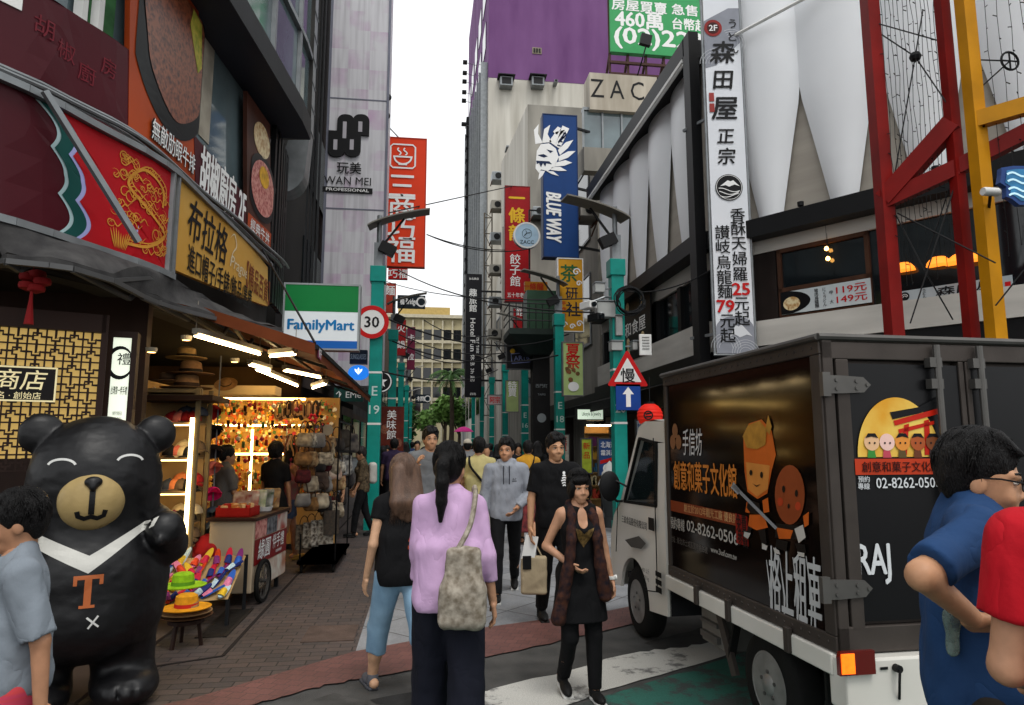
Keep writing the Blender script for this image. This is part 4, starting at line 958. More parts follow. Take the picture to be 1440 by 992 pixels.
# floodlights and brackets on the tower's street edge
for k, (x, y) in enumerate([(541, 102), (545, 137), (543, 163)]):
 p = aY(x, y, YW+.3); t_ = thing('floodlight', ['topmost small floodlight on the edge of the white sign tower', 'middle small floodlight on the edge of the white sign tower', 'lowest small floodlight on the edge of the white sign tower'][k], 'floodlight', tuple(p), 0, 'floodlights on the sign tower')
 b = MB(); b.lathe([(.02, .10), (.06, .08), (.10, -.02), (.10, -.05)], p, 12, 'x'); b.build('lamp_housing', [DSTEEL], t_, True); b = MB(); b.bar(p+Vector((-.2, 0, .02)), p, .03); b.build('bracket', [DSTEEL], t_)
def vboard(name, label, x0, y0, x1, y1, Y, col, th=.18, group=None, trim=None):
 """a sign board that faces the camera, measured corner to corner at street distance Y"""
 a, c = aY(x0, y0, Y), aY(x1, y1, Y); t = sgn(name, label, ((a.x+c.x)/2, Y, c.z), group)
 b = MB(); b.box((a.x, Y, c.z), (c.x, Y+th, a.z)); b.build('panel', [col], t)
 pl = Pl((a.x, Y, c.z), (1, 0, 0)); pl.W = c.x-a.x; pl.H = a.z-c.z
 if trim:
  b = MB(); w_ = .03
  b.box((a.x-w_, Y-.012, c.z-w_), (c.x+w_, Y+th+.012, c.z)); b.box((a.x-w_, Y-.012, a.z), (c.x+w_, Y+th+.012, a.z+w_)); b.box((a.x-w_, Y-.012, c.z), (a.x, Y+th+.012, a.z)); b.box((c.x, Y-.012, c.z), (c.x+w_, Y+th+.012, a.z)); b.build('frame', [trim], t)
 return t, pl
def put(t, pl, items, m, name='lettering'):
 b = MB()
 for it in items: pl.text(b, *it[0], **it[1])
 return b.build(name, [m], t)
# orange noodle shop sign
t, pl = vboard('shop_sign', 'tall orange sign with white bowl mark and vertical characters', 535, 193, 596, 375, 19.5, ORANGEI, .2, trim=M('orange trim', '#b8391c', .5))
b = MB(); c = (pl.W/2, pl.H*.855); r_ = pl.W*.27
for s_, e in ((1, 0), (1, 1)): pass
out = [(c[0]+r_*x, c[1]+r_*y) for x, y in ((-1, -.8), (-.8, -1), (.8, -1), (1, -.8), (1, .8), (.8, 1), (-.8, 1), (-1, .8), (-1, -.8))]; pl.stroke(b, out, .045, .02)
pl.stroke(b, [(c[0]+r_*.7*math.cos(a), c[1]+.0-r_*.05+r_*.62*math.sin(a)) for a in np.linspace(math.pi, 2*math.pi, 16)], .05, .022); pl.stroke(b, [(c[0]-r_*.78, c[1]-r_*.05), (c[0]+r_*.78, c[1]-r_*.05)], .05, .021); pl.stroke(b, [(c[0]-r_*.35, c[1]-r_*.7), (c[0]+r_*.35, c[1]-r_*.7)], .05, .023)
for x in (-.3, .2): pl.stroke(b, [(c[0]+r_*(x+.14*math.sin(q*6)), c[1]+r_*(.1+q*.6)) for q in np.linspace(0, 1, 10)], .04, .02)
b.build('bowl_mark', [WINK], t)
put(t, pl, [((ch, pl.W/2, pl.H*(.62-.165*i), pl.W*.5, .014), dict(d=.02)) for i, ch in enumerate('三商巧福')], WINK)
b = MB(); b.tube([aY(520, 150, 19.5), aY(560, 193, 19.5)], .02, 6); b.tube([aY(520, 185, 19.4), aY(545, 193, 19.5)], .015, 6); b.build('stay', [STEEL], t)
t, pl = vboard('shop_sign', 'small red sign hung below the tall orange sign', 546, 377, 573, 393, 24, REDI)
put(t, pl, [(('巧福', pl.W/2, pl.H/2, pl.H*.7, .02), {})], WINK)
# green, white and blue convenience store light box
t, pl = vboard('light_box_sign', 'light box sign with green, white and blue bands beside the speed limit sign', 402, 400, 502, 491, 11.6, M('lit white acrylic', '#cfd6d8', .35, var=.04, emit=.25), .22, trim=M('pale frame', '#9aa0a0', .45, .3))
b = MB(); pl.rect(b, .0, pl.H*.58, pl.W, pl.H, .004, .002); b.build('green_band', [M('store green', '#157a3c', .4, var=.05, emit=.05)], t)
b = MB(); pl.rect(b, .0, 0, pl.W, pl.H*.12, .004, .002); b.build('blue_band', [M('store blue', '#1c62b4', .4, var=.05, emit=.05)], t)
put(t, pl, [(('FamilyMart', pl.W/2, pl.H*.345, .19, .04), dict(maxw=pl.W*.9, d=.006))], M('store letter blue', '#1679b8', .4))
b = MB(); b.bar((-2.6, 11.7, pl.o.z+pl.H*.8), (pl.o.x, 11.7, pl.o.z+pl.H*.8), .06); b.bar((-2.6, 11.7, pl.o.z+pl.H*.2), (pl.o.x, 11.7, pl.o.z+pl.H*.2), .06); b.build('bracket', [DSTEEL], t)
# small signs behind it, under the brown awning
t, pl = vboard('shop_sign', 'small dark green shop sign below the brown awning tip', 470, 545, 510, 565, 14.6, M('dark green sign', '#15423c', .5)); put(t, pl, [(('↑ EMe', pl.W/2, pl.H/2, pl.H*.5, .01), {})], WINK)
t, pl = vboard('shop_sign', 'dark sunglasses shop sign beside the blue glowing sign', 492, 492, 516, 512, 15.2, M('dark blue sign', '#1a2536', .4)); put(t, pl, [(('SUNGLASSES', pl.W/2, pl.H/2, pl.H*.4, .01), dict(maxw=pl.W*.9))], M('dim ink', '#8a97a4', .5))
t = sgn('glowing_sign', 'blue glowing oval sign with white leaf mark left of the teal pole', aY(504, 532, 15)); c = aY(504, 524, 15); b = MB(); pl = Pl(c, (1, 0, 0)); pl.disc(b, 0, 0, .22, 0, .12, ry=.16); b.build('panel', [M('blue glow', '#1d6fd0', .4, var=.1, vs=5, emit=.9)], t)
b = MB()
for a in (-40, 0, 40): pl.poly(b, [(0, -.05), (math.sin(rad(a-14))*.09, math.cos(rad(a-14))*.09-.02), (math.sin(rad(a))*.13, math.cos(rad(a))*.13-.02), (math.sin(rad(a+14))*.09, math.cos(rad(a+14))*.09-.02)], .008+a*.00002)
b.build('leaf_mark', [M('glow white', '#e8f0ff', .4, var=0, emit=1.2)], t)
t = sgn('round_sign', 'round black sign with white star right of the teal pole', aY(536, 552, 17)); c = aY(536, 537, 17); b = MB(); pl = Pl(c, (1, 0, 0)); pl.disc(b, 0, 0, .27, 0, .1); b.build('panel', [BLACKP], t)
b = MB(); pl.ring(b, 0, 0, .225, .255, .006); pl.poly(b, [(.16*(1 if k % 2 == 0 else .42)*math.sin(k*math.pi/5), .16*(1 if k % 2 == 0 else .42)*math.cos(k*math.pi/5)) for k in range(10)], .008); b.build('star_mark', [WINK], t)
t, pl = vboard('poster', 'dark red vertical poster hung by the second teal pole', 534, 572, 567, 636, 17.5, M('dark red poster', '#4a1512', .5, col2='#6a2a18', vs=4)); put(t, pl, [(('美', pl.W*.5, pl.H*.82, .2), {}), (('味', pl.W*.5, pl.H*.6, .2), {}), (('館', pl.W*.5, pl.H*.38, .2), {})], WINK)
b = MB(); pl.disc(b, pl.W*.25, pl.H*.5, .12, .004); pl.disc(b, pl.W*.75, pl.H*.2, .12, .004); b.build('dish_print', [STEAK], t)
for k, (x0, y0, x1, y1, Y, c_, txt, lab) in enumerate([(559, 415, 598, 434, 29, '#16222b', '橋 Bridge', 'dark horizontal sign with white round mark near the second teal pole'), (558, 450, 570, 500, 27, '#9a1c20', '火鍋', 'narrow red vertical sign between teal poles on the left'), (573, 460, 583, 520, 36, '#6a1f3a', '卡拉', 'dark magenta vertical sign beside the far office block'), (584, 555, 604, 567, 40, '#12222c', '橋', 'small dark sign with white round mark far down the street'), (540, 398, 556, 440, 31, '#a83828', '麵', 'red sign just behind the first teal pole on the left')]):
 t, pl = vboard('shop_sign', lab, x0, y0, x1, y1, Y, M('panel '+c_, c_, .5, var=.2))
 if pl.W > pl.H: put(t, pl, [((txt, pl.W*.4, pl.H*.5, pl.H*.5, .02), dict(maxw=pl.W*.6))], WINK); b = MB(); pl.ring(b, pl.W*.86, pl.H*.5, pl.H*.28, pl.H*.4, .008); b.build('round_mark', [WINK], t)
 else: put(t, pl, [((ch, pl.W*.5, pl.H*(.75-.45*i), min(pl.W*.7, .8), .02), {}) for i, ch in enumerate(txt)], WINK)
# left row beyond, low, hidden mostly behind signs and poles
for k, (y0, y1, h, c_, lab) in enumerate([(37.2, 47, 8.5, '#6d6257', 'low brownish shop building far along the left row'), (47, 60, 8.0, '#7d7a72', 'low pale shop building at the end of the left row')]):
 t = thing('shop_building', lab, 'building', (-6, y0, 0)); b = MB(); b.box((-10, y0, 0), (-2.2, y1, h)); b.build('wall', [M('far wall '+c_, c_, .85, var=.2)], t)
 for i in range(3): b = MB(); b.box((-2.2, y0+1+i*3, 4), (-2.15, y0+3.2+i*3, 5.8)); b.build('window', [GLASS], t)
# ground floor shops of the left row between the bag stall and the far end
t = thing('street_shop', 'dark shop fronts with grey awning beyond the bag stall on the left', 'shop front', (-2.2, 14, 0))
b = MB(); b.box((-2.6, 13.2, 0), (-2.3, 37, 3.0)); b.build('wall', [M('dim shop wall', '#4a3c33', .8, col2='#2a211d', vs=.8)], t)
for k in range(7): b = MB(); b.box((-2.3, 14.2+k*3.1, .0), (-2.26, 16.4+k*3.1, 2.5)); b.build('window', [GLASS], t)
b = MB(); b.grid(lambda u, v: Vector((-2.3+1.0*v, 13.4+7*u, 2.75-.35*v)), 12, 2); b.grid(lambda u, v: Vector((-1.3, 13.4+7*u, 2.40-.16*v)), 12, 1); b.build('awning', [AWN], t)
# ------------------------------------------------------------------ right side: corner building with the petal facade
PET = M('petal facade panel', '#f0f2f4', .4, var=.03, vs=.8); BEIGE = M('beige tiled wall', '#a8a196', .75, var=.12, vs=1, bump=.15, bs=12, stretch=(.4, .4, 4)); PALEB = M('pale concrete band', '#c4c0b8', .75, var=.15, vs=1.2, stretch=(.5, .5, 3), bump=.15)
C0 = Vector((5.45, 12.1, 0)); dF2 = Vector((.574, -.819, 0)).normalized()
F1 = Pl((5.45, 20.0, 0), (0, -1, 0))        # along the street, seen from -x : u runs towards the camera
F2 = Pl(C0, dF2)                            # turned towards the crossing
Lf1, Lf2 = 7.9, 9.5
zL, zE = 5.58, 9.35
br = thing('corner_building', 'grey corner building clad in pale petal shaped panels above restaurant windows', 'building', (8, 14, 0))
b = MB(); b.poly([(5.47, 20, 3.0), (5.47, 12.12, 3.0), (5.47, 12.12, zE), (5.47, 20, zE)]); e2 = C0+dF2*Lf2
F2.rect(b, 0, 3.0, Lf2, zE+4, -.03); b.poly([(5.47, 20, 0), (14, 20, 0), (14, 20, zE), (5.47, 20, zE)]); b.poly([(5.47, 20, zE), (14, 20, zE), (e2.x+3, e2.y, zE), (5.47, 12.1, zE)]); b.build('wall', [BEIGE], br)
def petal(b, P, u0, u1, z0, z1, depth=.28, za=8.):
 t0 = (za-z0)/(z1-z0)
 w_ = u1-u0; uc = (u0+u1)/2
 def f(i, j):
  t = j; x = i*2-1
  half = w_/2*(1-.66*max(0, 1-t/t0)**.95) if t < t0 else w_/2
  bul = depth*(1-abs(x)**2.2)*(.35+.65*math.sin(min(1, t)*math.pi*.8+.2))
  return P.at(uc+x*half, z0+(z1-z0)*t, .05+bul)
 b.grid(f, 14, 26)
def petals(P, n, u0, u1, za, tops):
 for k in range(n):
  b = MB(); w_ = (u1-u0)/n; petal(b, P, u0+w_*k, u0+w_*(k+1), zL+.05, tops, .2, za); b.build('petal_panel', [PET], br, True)
petals(F1, 5, .1, Lf1-.2, 8.3, zE-.1)
petals(F2, 7, .62, Lf2, 7.75, zE+3.6)
b = MB(); F1.rect(b, -.05, zE-.12, Lf1+.1, zE+.25, .45, .47); F1.rect(b, -.05, zL-.30, Lf1+.05, zL+.02, .40, .42); F2.rect(b, .1, zL-.30, Lf2, zL+.02, .38, .40)
b.box((5.0, 11.75, 3.0), (5.2, 12.05, zE+.25)); b.build('black_trim', [BLACKP], br)
b = MB(); F1.rect(b, 0, zE-.20, Lf1, zE-.13, .46, .05); b.tube([F1.at(0, zE-.25, .43), F1.at(Lf1, zE-.25, .43)], .03, 6); b.tube([F2.at(.5, 9.15, .4), F2.at(Lf2, 9.6, .4)], .03, 6); b.build('eave_strip', [WHITEP], br)
# window band and pale bands
b = MB(); F1.rect(b, 0, 4.95, Lf1, zL-.3, .06, .05); F1.rect(b, 0, 3.35, Lf1, 3.95, .20, .18); F2.rect(b, 0, 5.05, Lf2, zL-.3, .06, .05); F2.rect(b, 0.3, 3.36, Lf2, 3.80, .20, .18); b.build('pale_band', [PALEB], br)
b = MB(); F1.rect(b, 0, 3.95, Lf1, 4.95, -.005); F2.rect(b, 0, 3.80, Lf2, 5.05, -.005); b.build('glazing', [GLASS], br)
WOOD = M('brown window wood', '#4a2f20', .5, var=.25, vs=5, stretch=(1, 1, .2)); 
for u in (.3, 1.9, 3.4, 4.9, 6.4, 7.7): b = MB(); F1.rect(b, u-.09, 3.95, u+.09, 4.95, .09, .1); b.build('mullion', [BLACKP], br)
b = MB(); F1.rect(b, 0, 2.95, Lf1, 3.34, .30, .3); F2.rect(b, 0, 2.9, Lf2, 3.35, .16, .3); b.build('soffit', [BLACKP], br)
# the framed restaurant window
w0, w1 = F2.px(1098, 440)[0], F2.px(1230, 440)[0]
b = MB(); 
for (a, c, d_, e) in ((w0, 3.80, w0+.07, 5.05), (w1-.07, 3.80, w1, 5.05), (w0, 4.98, w1, 5.05), (w0, 4.28, w1, 4.35), (w0, 3.8, w1, 3.86)): F2.rect(b, a, c, d_, e, .05, .08)
b.build('window_frame', [WOOD], br)
b = MB(); F2.rect(b, .45, 3.80, w0-.03, 5.05, .03, .05); b.build('dark_panel', [M('dark wood panel', '#221a17', .55, var=.2)], br)
LAMPB = M('lit bulb', '#ffcf80', .4, var=0, emit=14, ecol='#ffb65a')
for k, (x, y) in enumerate([(1163, 351), (1165, 365), (1271, 377), (1320, 369), (1355, 365)]):
 p = aP(x, y, F2.o-F2.n*.0+F2.n*.06, F2.n)
 t = thing('pendant_lamp', ['warm bulb in the wood framed restaurant window', 'small warm bulb just below the brighter one in the framed window', 'warm half dome lamp left in the window behind the red column', 'warm half dome lamp middle in the window behind the red column', 'wide warm half dome lamp in the window beside the yellow column'][k], 'lamp', tuple(p))
 b = MB()
 if k < 2: b.lathe([(.0001, -.03), (.03, -.01), (.035, .01), (.02, .04), (.0001, .05)], p+F2.n*.02, 10); b.build('bulb', [LAMPB], t, True)
 else:
  r_ = (.16, .17, .24)[k-2]; b.lathe([(r_, -.05), (r_*.9, 0), (r_*.55, .07), (.0001, .09)], p+F2.n*.0, 14); b.build('lamp_shade', [M('amber lamp shade', '#c8742a', .5, var=.1, emit=1.5, ecol='#ff8a2a')], t, True)
 b = MB(); b.tube([p+Vector((0, 0, .06)), p+Vector((0, 0, .45))], .004, 4); b.build('cord', [BLACKP], t)
# price signs in the windows
def f2sign(name, label, x0, y0, x1, y1, col, d=.075):
 a, c = F2.px(x0, y0), F2.px(x1, y1); t = sgn(name, label, F2.at((a[0]+c[0])/2, min(a[1], c[1]), d)); b = MB()
 z0_, z1_ = min(a[1], c[1]), max(a[1], c[1]); F2.rect(b, a[0], z0_, c[0], z1_, d, .02); b.build('panel', [col], t); return t, a[0], z0_, c[0], z1_
t, u0, z0, u1, z1 = f2sign('price_sign', 'white price sign with red figures and noodle bowl in the framed window', 1102, 444, 1226, 392, M('price white', '#c4ccce', .5, var=.05))
W_, H_ = u1-u0, z1-z0
b = MB(); F2.text(b, '119元', u0+W_*.80, z1-H_*.30, H_*.30, .018, d=.08, maxw=W_*.32); F2.text(b, '149元', u0+W_*.80, z1-H_*.70, H_*.30, .018, d=.08, maxw=W_*.32); b.build('price_lettering', [REDI], t)
b = MB()
for i, ch in enumerate('にくうどん'): F2.text(b, ch, u0+W_*.51, z1-H_*(.16+.165*i), H_*.13, .01, d=.08)
for i, ch in enumerate('豬肉烏龍麵'): F2.text(b, ch, u0+W_*.42, z1-H_*(.16+.165*i), H_*.14, .012, d=.08)
F2.text(b, '中', u0+W_*.585, z1-H_*.34, H_*.14, .01, d=.08); F2.text(b, '大', u0+W_*.585, z1-H_*.74, H_*.14, .01, d=.08); b.build('lettering', [INK], t)
b = MB(); F2.poly(b, [(u0, z0), (u0+W_*.28, z0)]+[(u0+W_*(.02+.33*math.cos(a)), z0+H_*(.5+.52*math.sin(a))) for a in np.linspace(-1.2, 1.4, 14)]+[(u0, z1)], .079); b.build('bowl_print', [PAN], t)
b = MB(); F2.disc(b, u0+W_*.13, z0+H_*.44, W_*.1, .083, ry=H_*.3); b.build('noodle_print', [NOODLE], t)
t, u0, z0, u1, z1 = f2sign('shop_sign', 'long pale sign with round wave mark and brush characters behind the red column', 1262, 428, 1425, 388, M('pale sign', '#aab6bb', .5, var=.08))
W_, H_ = u1-u0, z1-z0; b = MB()
F2.disc(b, u0+W_*.09, z0+H_*.5, H_*.38, .08); F2.text(b, '森田屋', u0+W_*.62, z0+H_*.5, H_*.62, .03, d=.08, shear=.1, maxw=W_*.5); 
for i, ch in enumerate('うどん'): F2.text(b, ch, u0+W_*.27, z1-H_*(.2+.28*i), H_*.24, .015, d=.08)
b.build('lettering', [INK], t)
b = MB(); F2.ring(b, u0+W_*.09, z0+H_*.45, H_*.22, H_*.26, .084, a0=0, a1=180); F2.ring(b, u0+W_*.09, z0+H_*.4, H_*.12, H_*.16, .084, a0=0, a1=180); b.build('wave_mark', [WINK], t)
b = MB(); F2.rect(b, u0+W_*.94, z0+H_*.1, u0+W_*.985, z0+H_*.5, .084); b.build('red_seal', [REDI], t)
# small spot lights on the ledge
for k, (x, y, lab) in enumerate([(1134, 275, 'small black spotlight on the ledge under the middle petal panel'), (1322, 234, 'small black spotlight on the ledge behind the red cross braces')]):
 u, _ = F2.px(x, y); p = F2.at(u, zL+.02, .25); t = thing('spotlight', lab, 'spotlight', tuple(p)); b = MB(); b.lathe([(.05, 0), (.05, .015), (.015, .02), (.015, .05)], p, 10); b.build('base', [BLACKP], t); b = MB(); b.lathe([(.03, .05), (.05, .06), (.055, .13), (.03, .14)], p, 12); b.build('lamp_housing', [BLACKP], t, True)
# ---- the white vertical banner at the corner
bt, bb = aY(1012, 12, 11.2), aY(1046, 498, 11.2)
PB = Pl(Vector((aY(1010, 500, 11.2).x-.02, 11.2, bb.z)), (1, -.14, 0)); hB = 10.0-bb.z; wB = .66
t = sgn('banner', 'tall white hanging banner with black brush characters on the corner of the petal building', PB.at(wB/2, 0)); b = MB(); PB.rect(b, 0, 0, wB, hB, 0, .03); b.build('cloth', [M('banner cloth', '#e0e3e8', .6, var=.05, vs=1)], t)
def pbv(py): return PB.px(1040, py)[1]
b = MB()
GREYB = M('banner grey print', '#8c8f98', .6); 
def seigaiha(b, cx, cy, r, d, n=5, a0=0, a1=180):
 for k in range(n): PB.ring(b, cx, cy, r*(1-.18*k)-.022*r, r*(1-.18*k), d, a0=a0, a1=a1)
zt = hB; PB.poly(b, [(0, 0), (wB, 0)]+[(wB, .46)]+[(wB*.5+wB*.5*math.cos(a), .44+.22*math.sin(a)) for a in np.linspace(0, math.pi, 20)]+[(0, .44)], .004); PB.poly(b, [(0, pbv(96)), (wB*.3, pbv(92)), (wB, pbv(60)), (wB, pbv(12)), (wB*.7, pbv(12)), (0, pbv(30))], .004); b.build('grey_print', [GREYB], t)
b = MB(); seigaiha(b, .16, .10, .26, .008, 4, 0, 180); seigaiha(b, .5, .0, .24, .009, 4, 0, 180); seigaiha(b, wB*.3, pbv(90), .30, .008, 5, 60, 180); seigaiha(b, wB*.75, pbv(60), .26, .009, 4, -30, 120)
PB.poly(b, [(wB*.35, .30), (wB*.52, .50), (wB*.6, .47), (wB*.66, .52), (wB*.95, .30), (wB*.8, .33), (wB*.62, .28), (wB*.5, .33)], .01); b.build('wave_print', [M('banner white print', '#d6d8dc', .6, var=0)], t)
b = MB(); PB.disc(b, wB*.25, pbv(40), .165, .012); b.build('red_disc', [M('banner red', '#8c2420', .5)], t)
b = MB(); PB.ring(b, wB*.25, pbv(40), .10, .112, .015); PB.disc(b, wB*.25, pbv(40), .098, .014); b.build('disc_ring', [M('disc dark', '#3c1412', .5)], t)
b = MB(); PB.text(b, '2F', wB*.25, pbv(40), .13, .02, d=.017); b.build('floor_number', [WINK], t)
b = MB(); colx = lambda py: wB*.5
for i, ch in enumerate('うどん'): PB.text(b, ch, wB*.80, pbv((34, 52, 70)[i]), .16, .012, d=.014)
for ch, py, h in zip('森田屋正宗', (74, 113, 153, 192, 220), (.36, .32, .38, .25, .26)): PB.text(b, ch, wB*.47, pbv(py), h, .022, d=.014, shear=.12)
PB.disc(b, wB*.5, pbv(264), .245, .014)
for i, ch in enumerate('香酥天婦羅'): PB.text(b, ch, wB*.70, pbv((303, 322, 343, 364, 386)[i]), .215, .012, d=.014)
for i, ch in enumerate('讃岐烏龍麵'): PB.text(b, ch, wB*.27, pbv((327, 347, 369, 390, 410)[i]), .215, .012, d=.014)
for i, ch in enumerate('元起'): PB.text(b, ch, wB*.70, pbv((428, 448)[i]), .215, .012, d=.014); PB.text(b, ch, wB*.30, pbv((452, 472)[i]), .215, .012, d=.014)
b.build('lettering', [INK], t)
b = MB(); PB.text(b, '25', wB*.70, pbv(407), .24, .035, d=.016, maxw=.30); PB.text(b, '79', wB*.27, pbv(431), .24, .035, d=.016, maxw=.30); b.build('price_lettering', [REDI], t)
b = MB(); PB.rect(b, wB*.06, pbv(143), wB*.2, pbv(131), .012); PB.rect(b, wB*.06, pbv(158), wB*.2, pbv(146), .012); b.build('red_seal', [M('seal red', '#9a3a36', .5)], t)
b = MB(); cz = pbv(264)
for k in range(4): PB.ring(b, wB*.5, cz, .222-.0*k, .23, .018) if k == 0 else PB.stroke(b, [(wB*.5-.2+.4*q, cz-.05*k+.035*math.sin(q*5+k)) for q in np.linspace(.03*k, 1-.03*k, 14)], .014, .018)
PB.poly(b, [(wB*.5-.16, cz+.02), (wB*.5-.02, cz+.13), (wB*.5+.03, cz+.11), (wB*.5+.08, cz+.13), (wB*.5+.19, cz+.02), (wB*.5+.1, cz+.05), (wB*.5, cz+.01), (wB*.5-.06, cz+.04)], .018); b.build('wave_emblem', [WINK], t)
b = MB(); b.tube([PB.at(-.03, 0, -.03), PB.at(-.03, hB, -.03)], .025, 8); b.tube([PB.at(wB+.03, 0, -.03), PB.at(wB+.03, hB, -.03)], .025, 8); b.tube([PB.at(-.05, -.02, -.02), PB.at(wB+.05, -.02, -.02)], .02, 8); b.bar(PB.at(.3, .4, -.03), (4.98, 12.1, bb.z+.4), .05); b.bar(PB.at(.3, 4.5, -.03), (4.98, 12.1, bb.z+4.5), .05); b.build('frame', [STEEL], t)
# ---- red and yellow steel gateway with wires and fairy lights
RED = M('red steel paint', '#7e1410', .45, var=.22, vs=2.5, bump=.08); YEL = M('yellow steel paint', '#c98a12', .45, var=.15, vs=2.5, bump=.08)
t = thing('steel_gateway', 'red and yellow steel lattice gateway beside the petal building', 'gateway', (4.9, 6.2, 0))
def colm(x0, y0, x1, y1, Y): return aY(x0, y0, Y), aY(x1, y1, Y)
a, c = colm(1232, 12, 1260, 470, 7.0); kx = (c.x+a.x)/2
def post(nm, xc, Y, w_, m, z1=9.5): b = MB(); b.box((xc-w_/2, Y-w_/2, 0), (xc+w_/2, Y+w_/2, z1)); b.box((xc-w_*.9, Y-w_*.9, 0), (xc+w_*.9, Y+w_*.9, .06)); b.build(nm, [m], t); return Vector((xc, Y, 0))
xa = aY(1245, 300, 7.0).x; xb = aY(1351, 300, 6.4).x; xc_ = aY(1372, 250, 6.25).x
pA = post('red_column', xa, 7.0, .15, RED); pB_ = post('red_column', xb, 6.4, .11, RED); pC = post('yellow_column', xc_, 6.18, .135, YEL)
xd = aY(1490, 250, 5.7).x; pD = post('red_column', xd, 5.7, .18, RED)
zA = aY(1250, 282, 7.0).z; zB1 = aY(1360, 175, 6.4).z; zB2 = aY(1360, 238, 6.4).z
b = MB(); b.bar(pA+Vector((0, 0, zA)), pB_+Vector((0, 0, zB1)), .16, .2); b.build('diagonal_beam', [RED], t)
b = MB(); b.bar(pA+Vector((0, -.02, zA-.02)), pB_+Vector((0, -.02, zB2)), .10, .18); b.bar(pB_+Vector((0, .03, zB2)), pD+Vector((0, .03, zB2+.25)), .12, .17); b.build('cross_beam', [RED], t)
b = MB(); zy = aY(1410, 168, 6.1).z; b.bar(pC+Vector((0, -.03, zy)), pD+Vector((0, -.03, zy+.02)), .12, .17); b.build('yellow_beam', [YEL], t)
for k in range(3): b = MB(); zz = zA+2.9+k*.0; 
b = MB(); b.bar(pA+Vector((0, 0, zA+3.2)), pB_+Vector((0, 0, zA+3.6)), .12, .16); b.build('cross_beam', [RED], t)
b = MB()
for q in range(5): b.lathe([(.012, 0), (.012, .012)], (xc_+.0, 6.08, zy-.1), 6, 'y')
b.build('bolt', [DSTEEL], t)
b = MB(); WR = lambda *p: b.tube([Vector(q) for q in p], .008, 5)
hubp = aY(1287, 80, 6.7)
WR(pA+Vector((0, 0, aY(1240, 32, 7).z)), pB_+Vector((0, 0, aY(1350, 62, 6.4).z))); WR(hubp+Vector((.15, 0, .6)), hubp); WR(hubp, pA+Vector((.1, 0, zA+.1))); WR(hubp, pB_+Vector((-.05, 0, aY(1352, 146, 6.4).z))); WR(hubp, pA+Vector((.05, 0, hubp.z+.5)))
hub2 = aY(1420, 86, 6.0); WR(hub2, pC+Vector((0, 0, hub2.z+.1))); WR(hub2, pC+Vector((.05, 0, aY(1385, 130, 6.2).z)))
WR(pA+Vector((.1, 0, aY(1262, 295, 7).z)), aY(1300, 380, 6.6), aY(1340, 450, 6.5)); WR(pC, aY(1340, 250, 6.5), aY(1300, 370, 6.6)); WR(aY(1262, 300, 6.9), aY(1400, 370, 6.0)); WR(aY(1400, 430, 6.0), aY(1440, 380, 5.9)); WR(pB_+Vector((0, 0, zB2-.1)), aY(1280, 455, 6.6))
b.build('stay_wire', [BLACKP], t)
b = MB(); b.lathe([(.0001, -.05), (.05, -.04), (.065, 0), (.05, .04), (.0001, .05)], hubp, 12); b.build('wire_hub', [DSTEEL], t, True)
b = MB(); b.tube([hub2+Vector((.1*math.cos(a), 0, .1*math.sin(a))) for a in np.linspace(0, 6.283, 20)], .012, 6); b.bar(hub2-Vector((.09, 0, 0)), hub2+Vector((.09, 0, 0)), .012); b.bar(hub2-Vector((0, 0, .09)), hub2+Vector((0, 0, .09)), .012); b.build('ring_hub', [BLACKP], t)
r_ = random.Random(11)
FAIRY = M('fairy light wire', '#141414', .6)
for k in range(21):
 u = k/20; 
 if k < 15: p = pA.lerp(pB_, .1+.85*k/14); zl = 3.6+r_.uniform(-.2, .6)
 else: p = pC.lerp(pD, .12+.8*(k-15)/5); zl = 3.4+r_.uniform(0, .5)
 b = MB(); pts = [p+Vector((r_.uniform(-.012, .012), r_.uniform(-.01, .01), z)) for z in np.arange(zl, 8.5, .25)]; b.tube(pts, .004, 4, False)
 for q in pts[::1]: b.bar(q, q+Vector((r_.uniform(-.05, .05), 0, r_.uniform(-.02, .03))), .007)
 tag(b.build('fairy_light_string', [FAIRY]), 'one of many thin dark fairy light strings hanging between the red and yellow columns', 'fairy lights', 'fairy light strings on the steel gateway')
# blue shaped neon sign and camera at the frame edge
p = aY(1428, 260, 5.6); NEON = M('neon blue', '#2f6f9a', .4, var=.5, vs=7, emit=.15); t = sgn('neon_sign', 'blue outlined neon shape sign at the right edge beside the yellow column', tuple(p)); pl = Pl(p, (1, -.1, 0)); b = MB()
sh = [(-.12, .17), (.0, .19), (.25, .19), (.25, -.2), (.02, -.2), (-.05, -.14), (-.10, -.12), (-.09, -.02), (-.15, .02), (-.13, .1)]; pl.poly(b, sh, 0, .06); b.build('panel', [M('neon edge', '#27457e', .4)], t)
b = MB(); pl.poly(b, [(x*.82+.02, y*.82) for x, y in sh], .006); b.build('face', [NEON], t)
b = MB()
for z_ in (.1, .03, -.05, -.11): pl.stroke(b, [(-.08+q*.3, z_+.02*math.sin(q*9)) for q in np.linspace(0, 1, 12)], .02, .01)
b.build('neon_tube', [M('neon pale', '#b8dce8', .4, emit=.3)], t)
p = aY(1392, 270, 6.0); t = thing('security_camera', 'white bullet security camera on the yellow column', 'camera', tuple(p)); b = MB(); b.lathe([(.04, -.08), (.045, -.06), (.045, .08), (.035, .1)], p, 14, 'x'); b.build('body', [WHITEP], t, True); b = MB(); b.bar(p+Vector((0, 0, -.04)), Vector((xc_, 6.12, p.z-.12)), .025); b.build('bracket', [BLACKP], t)
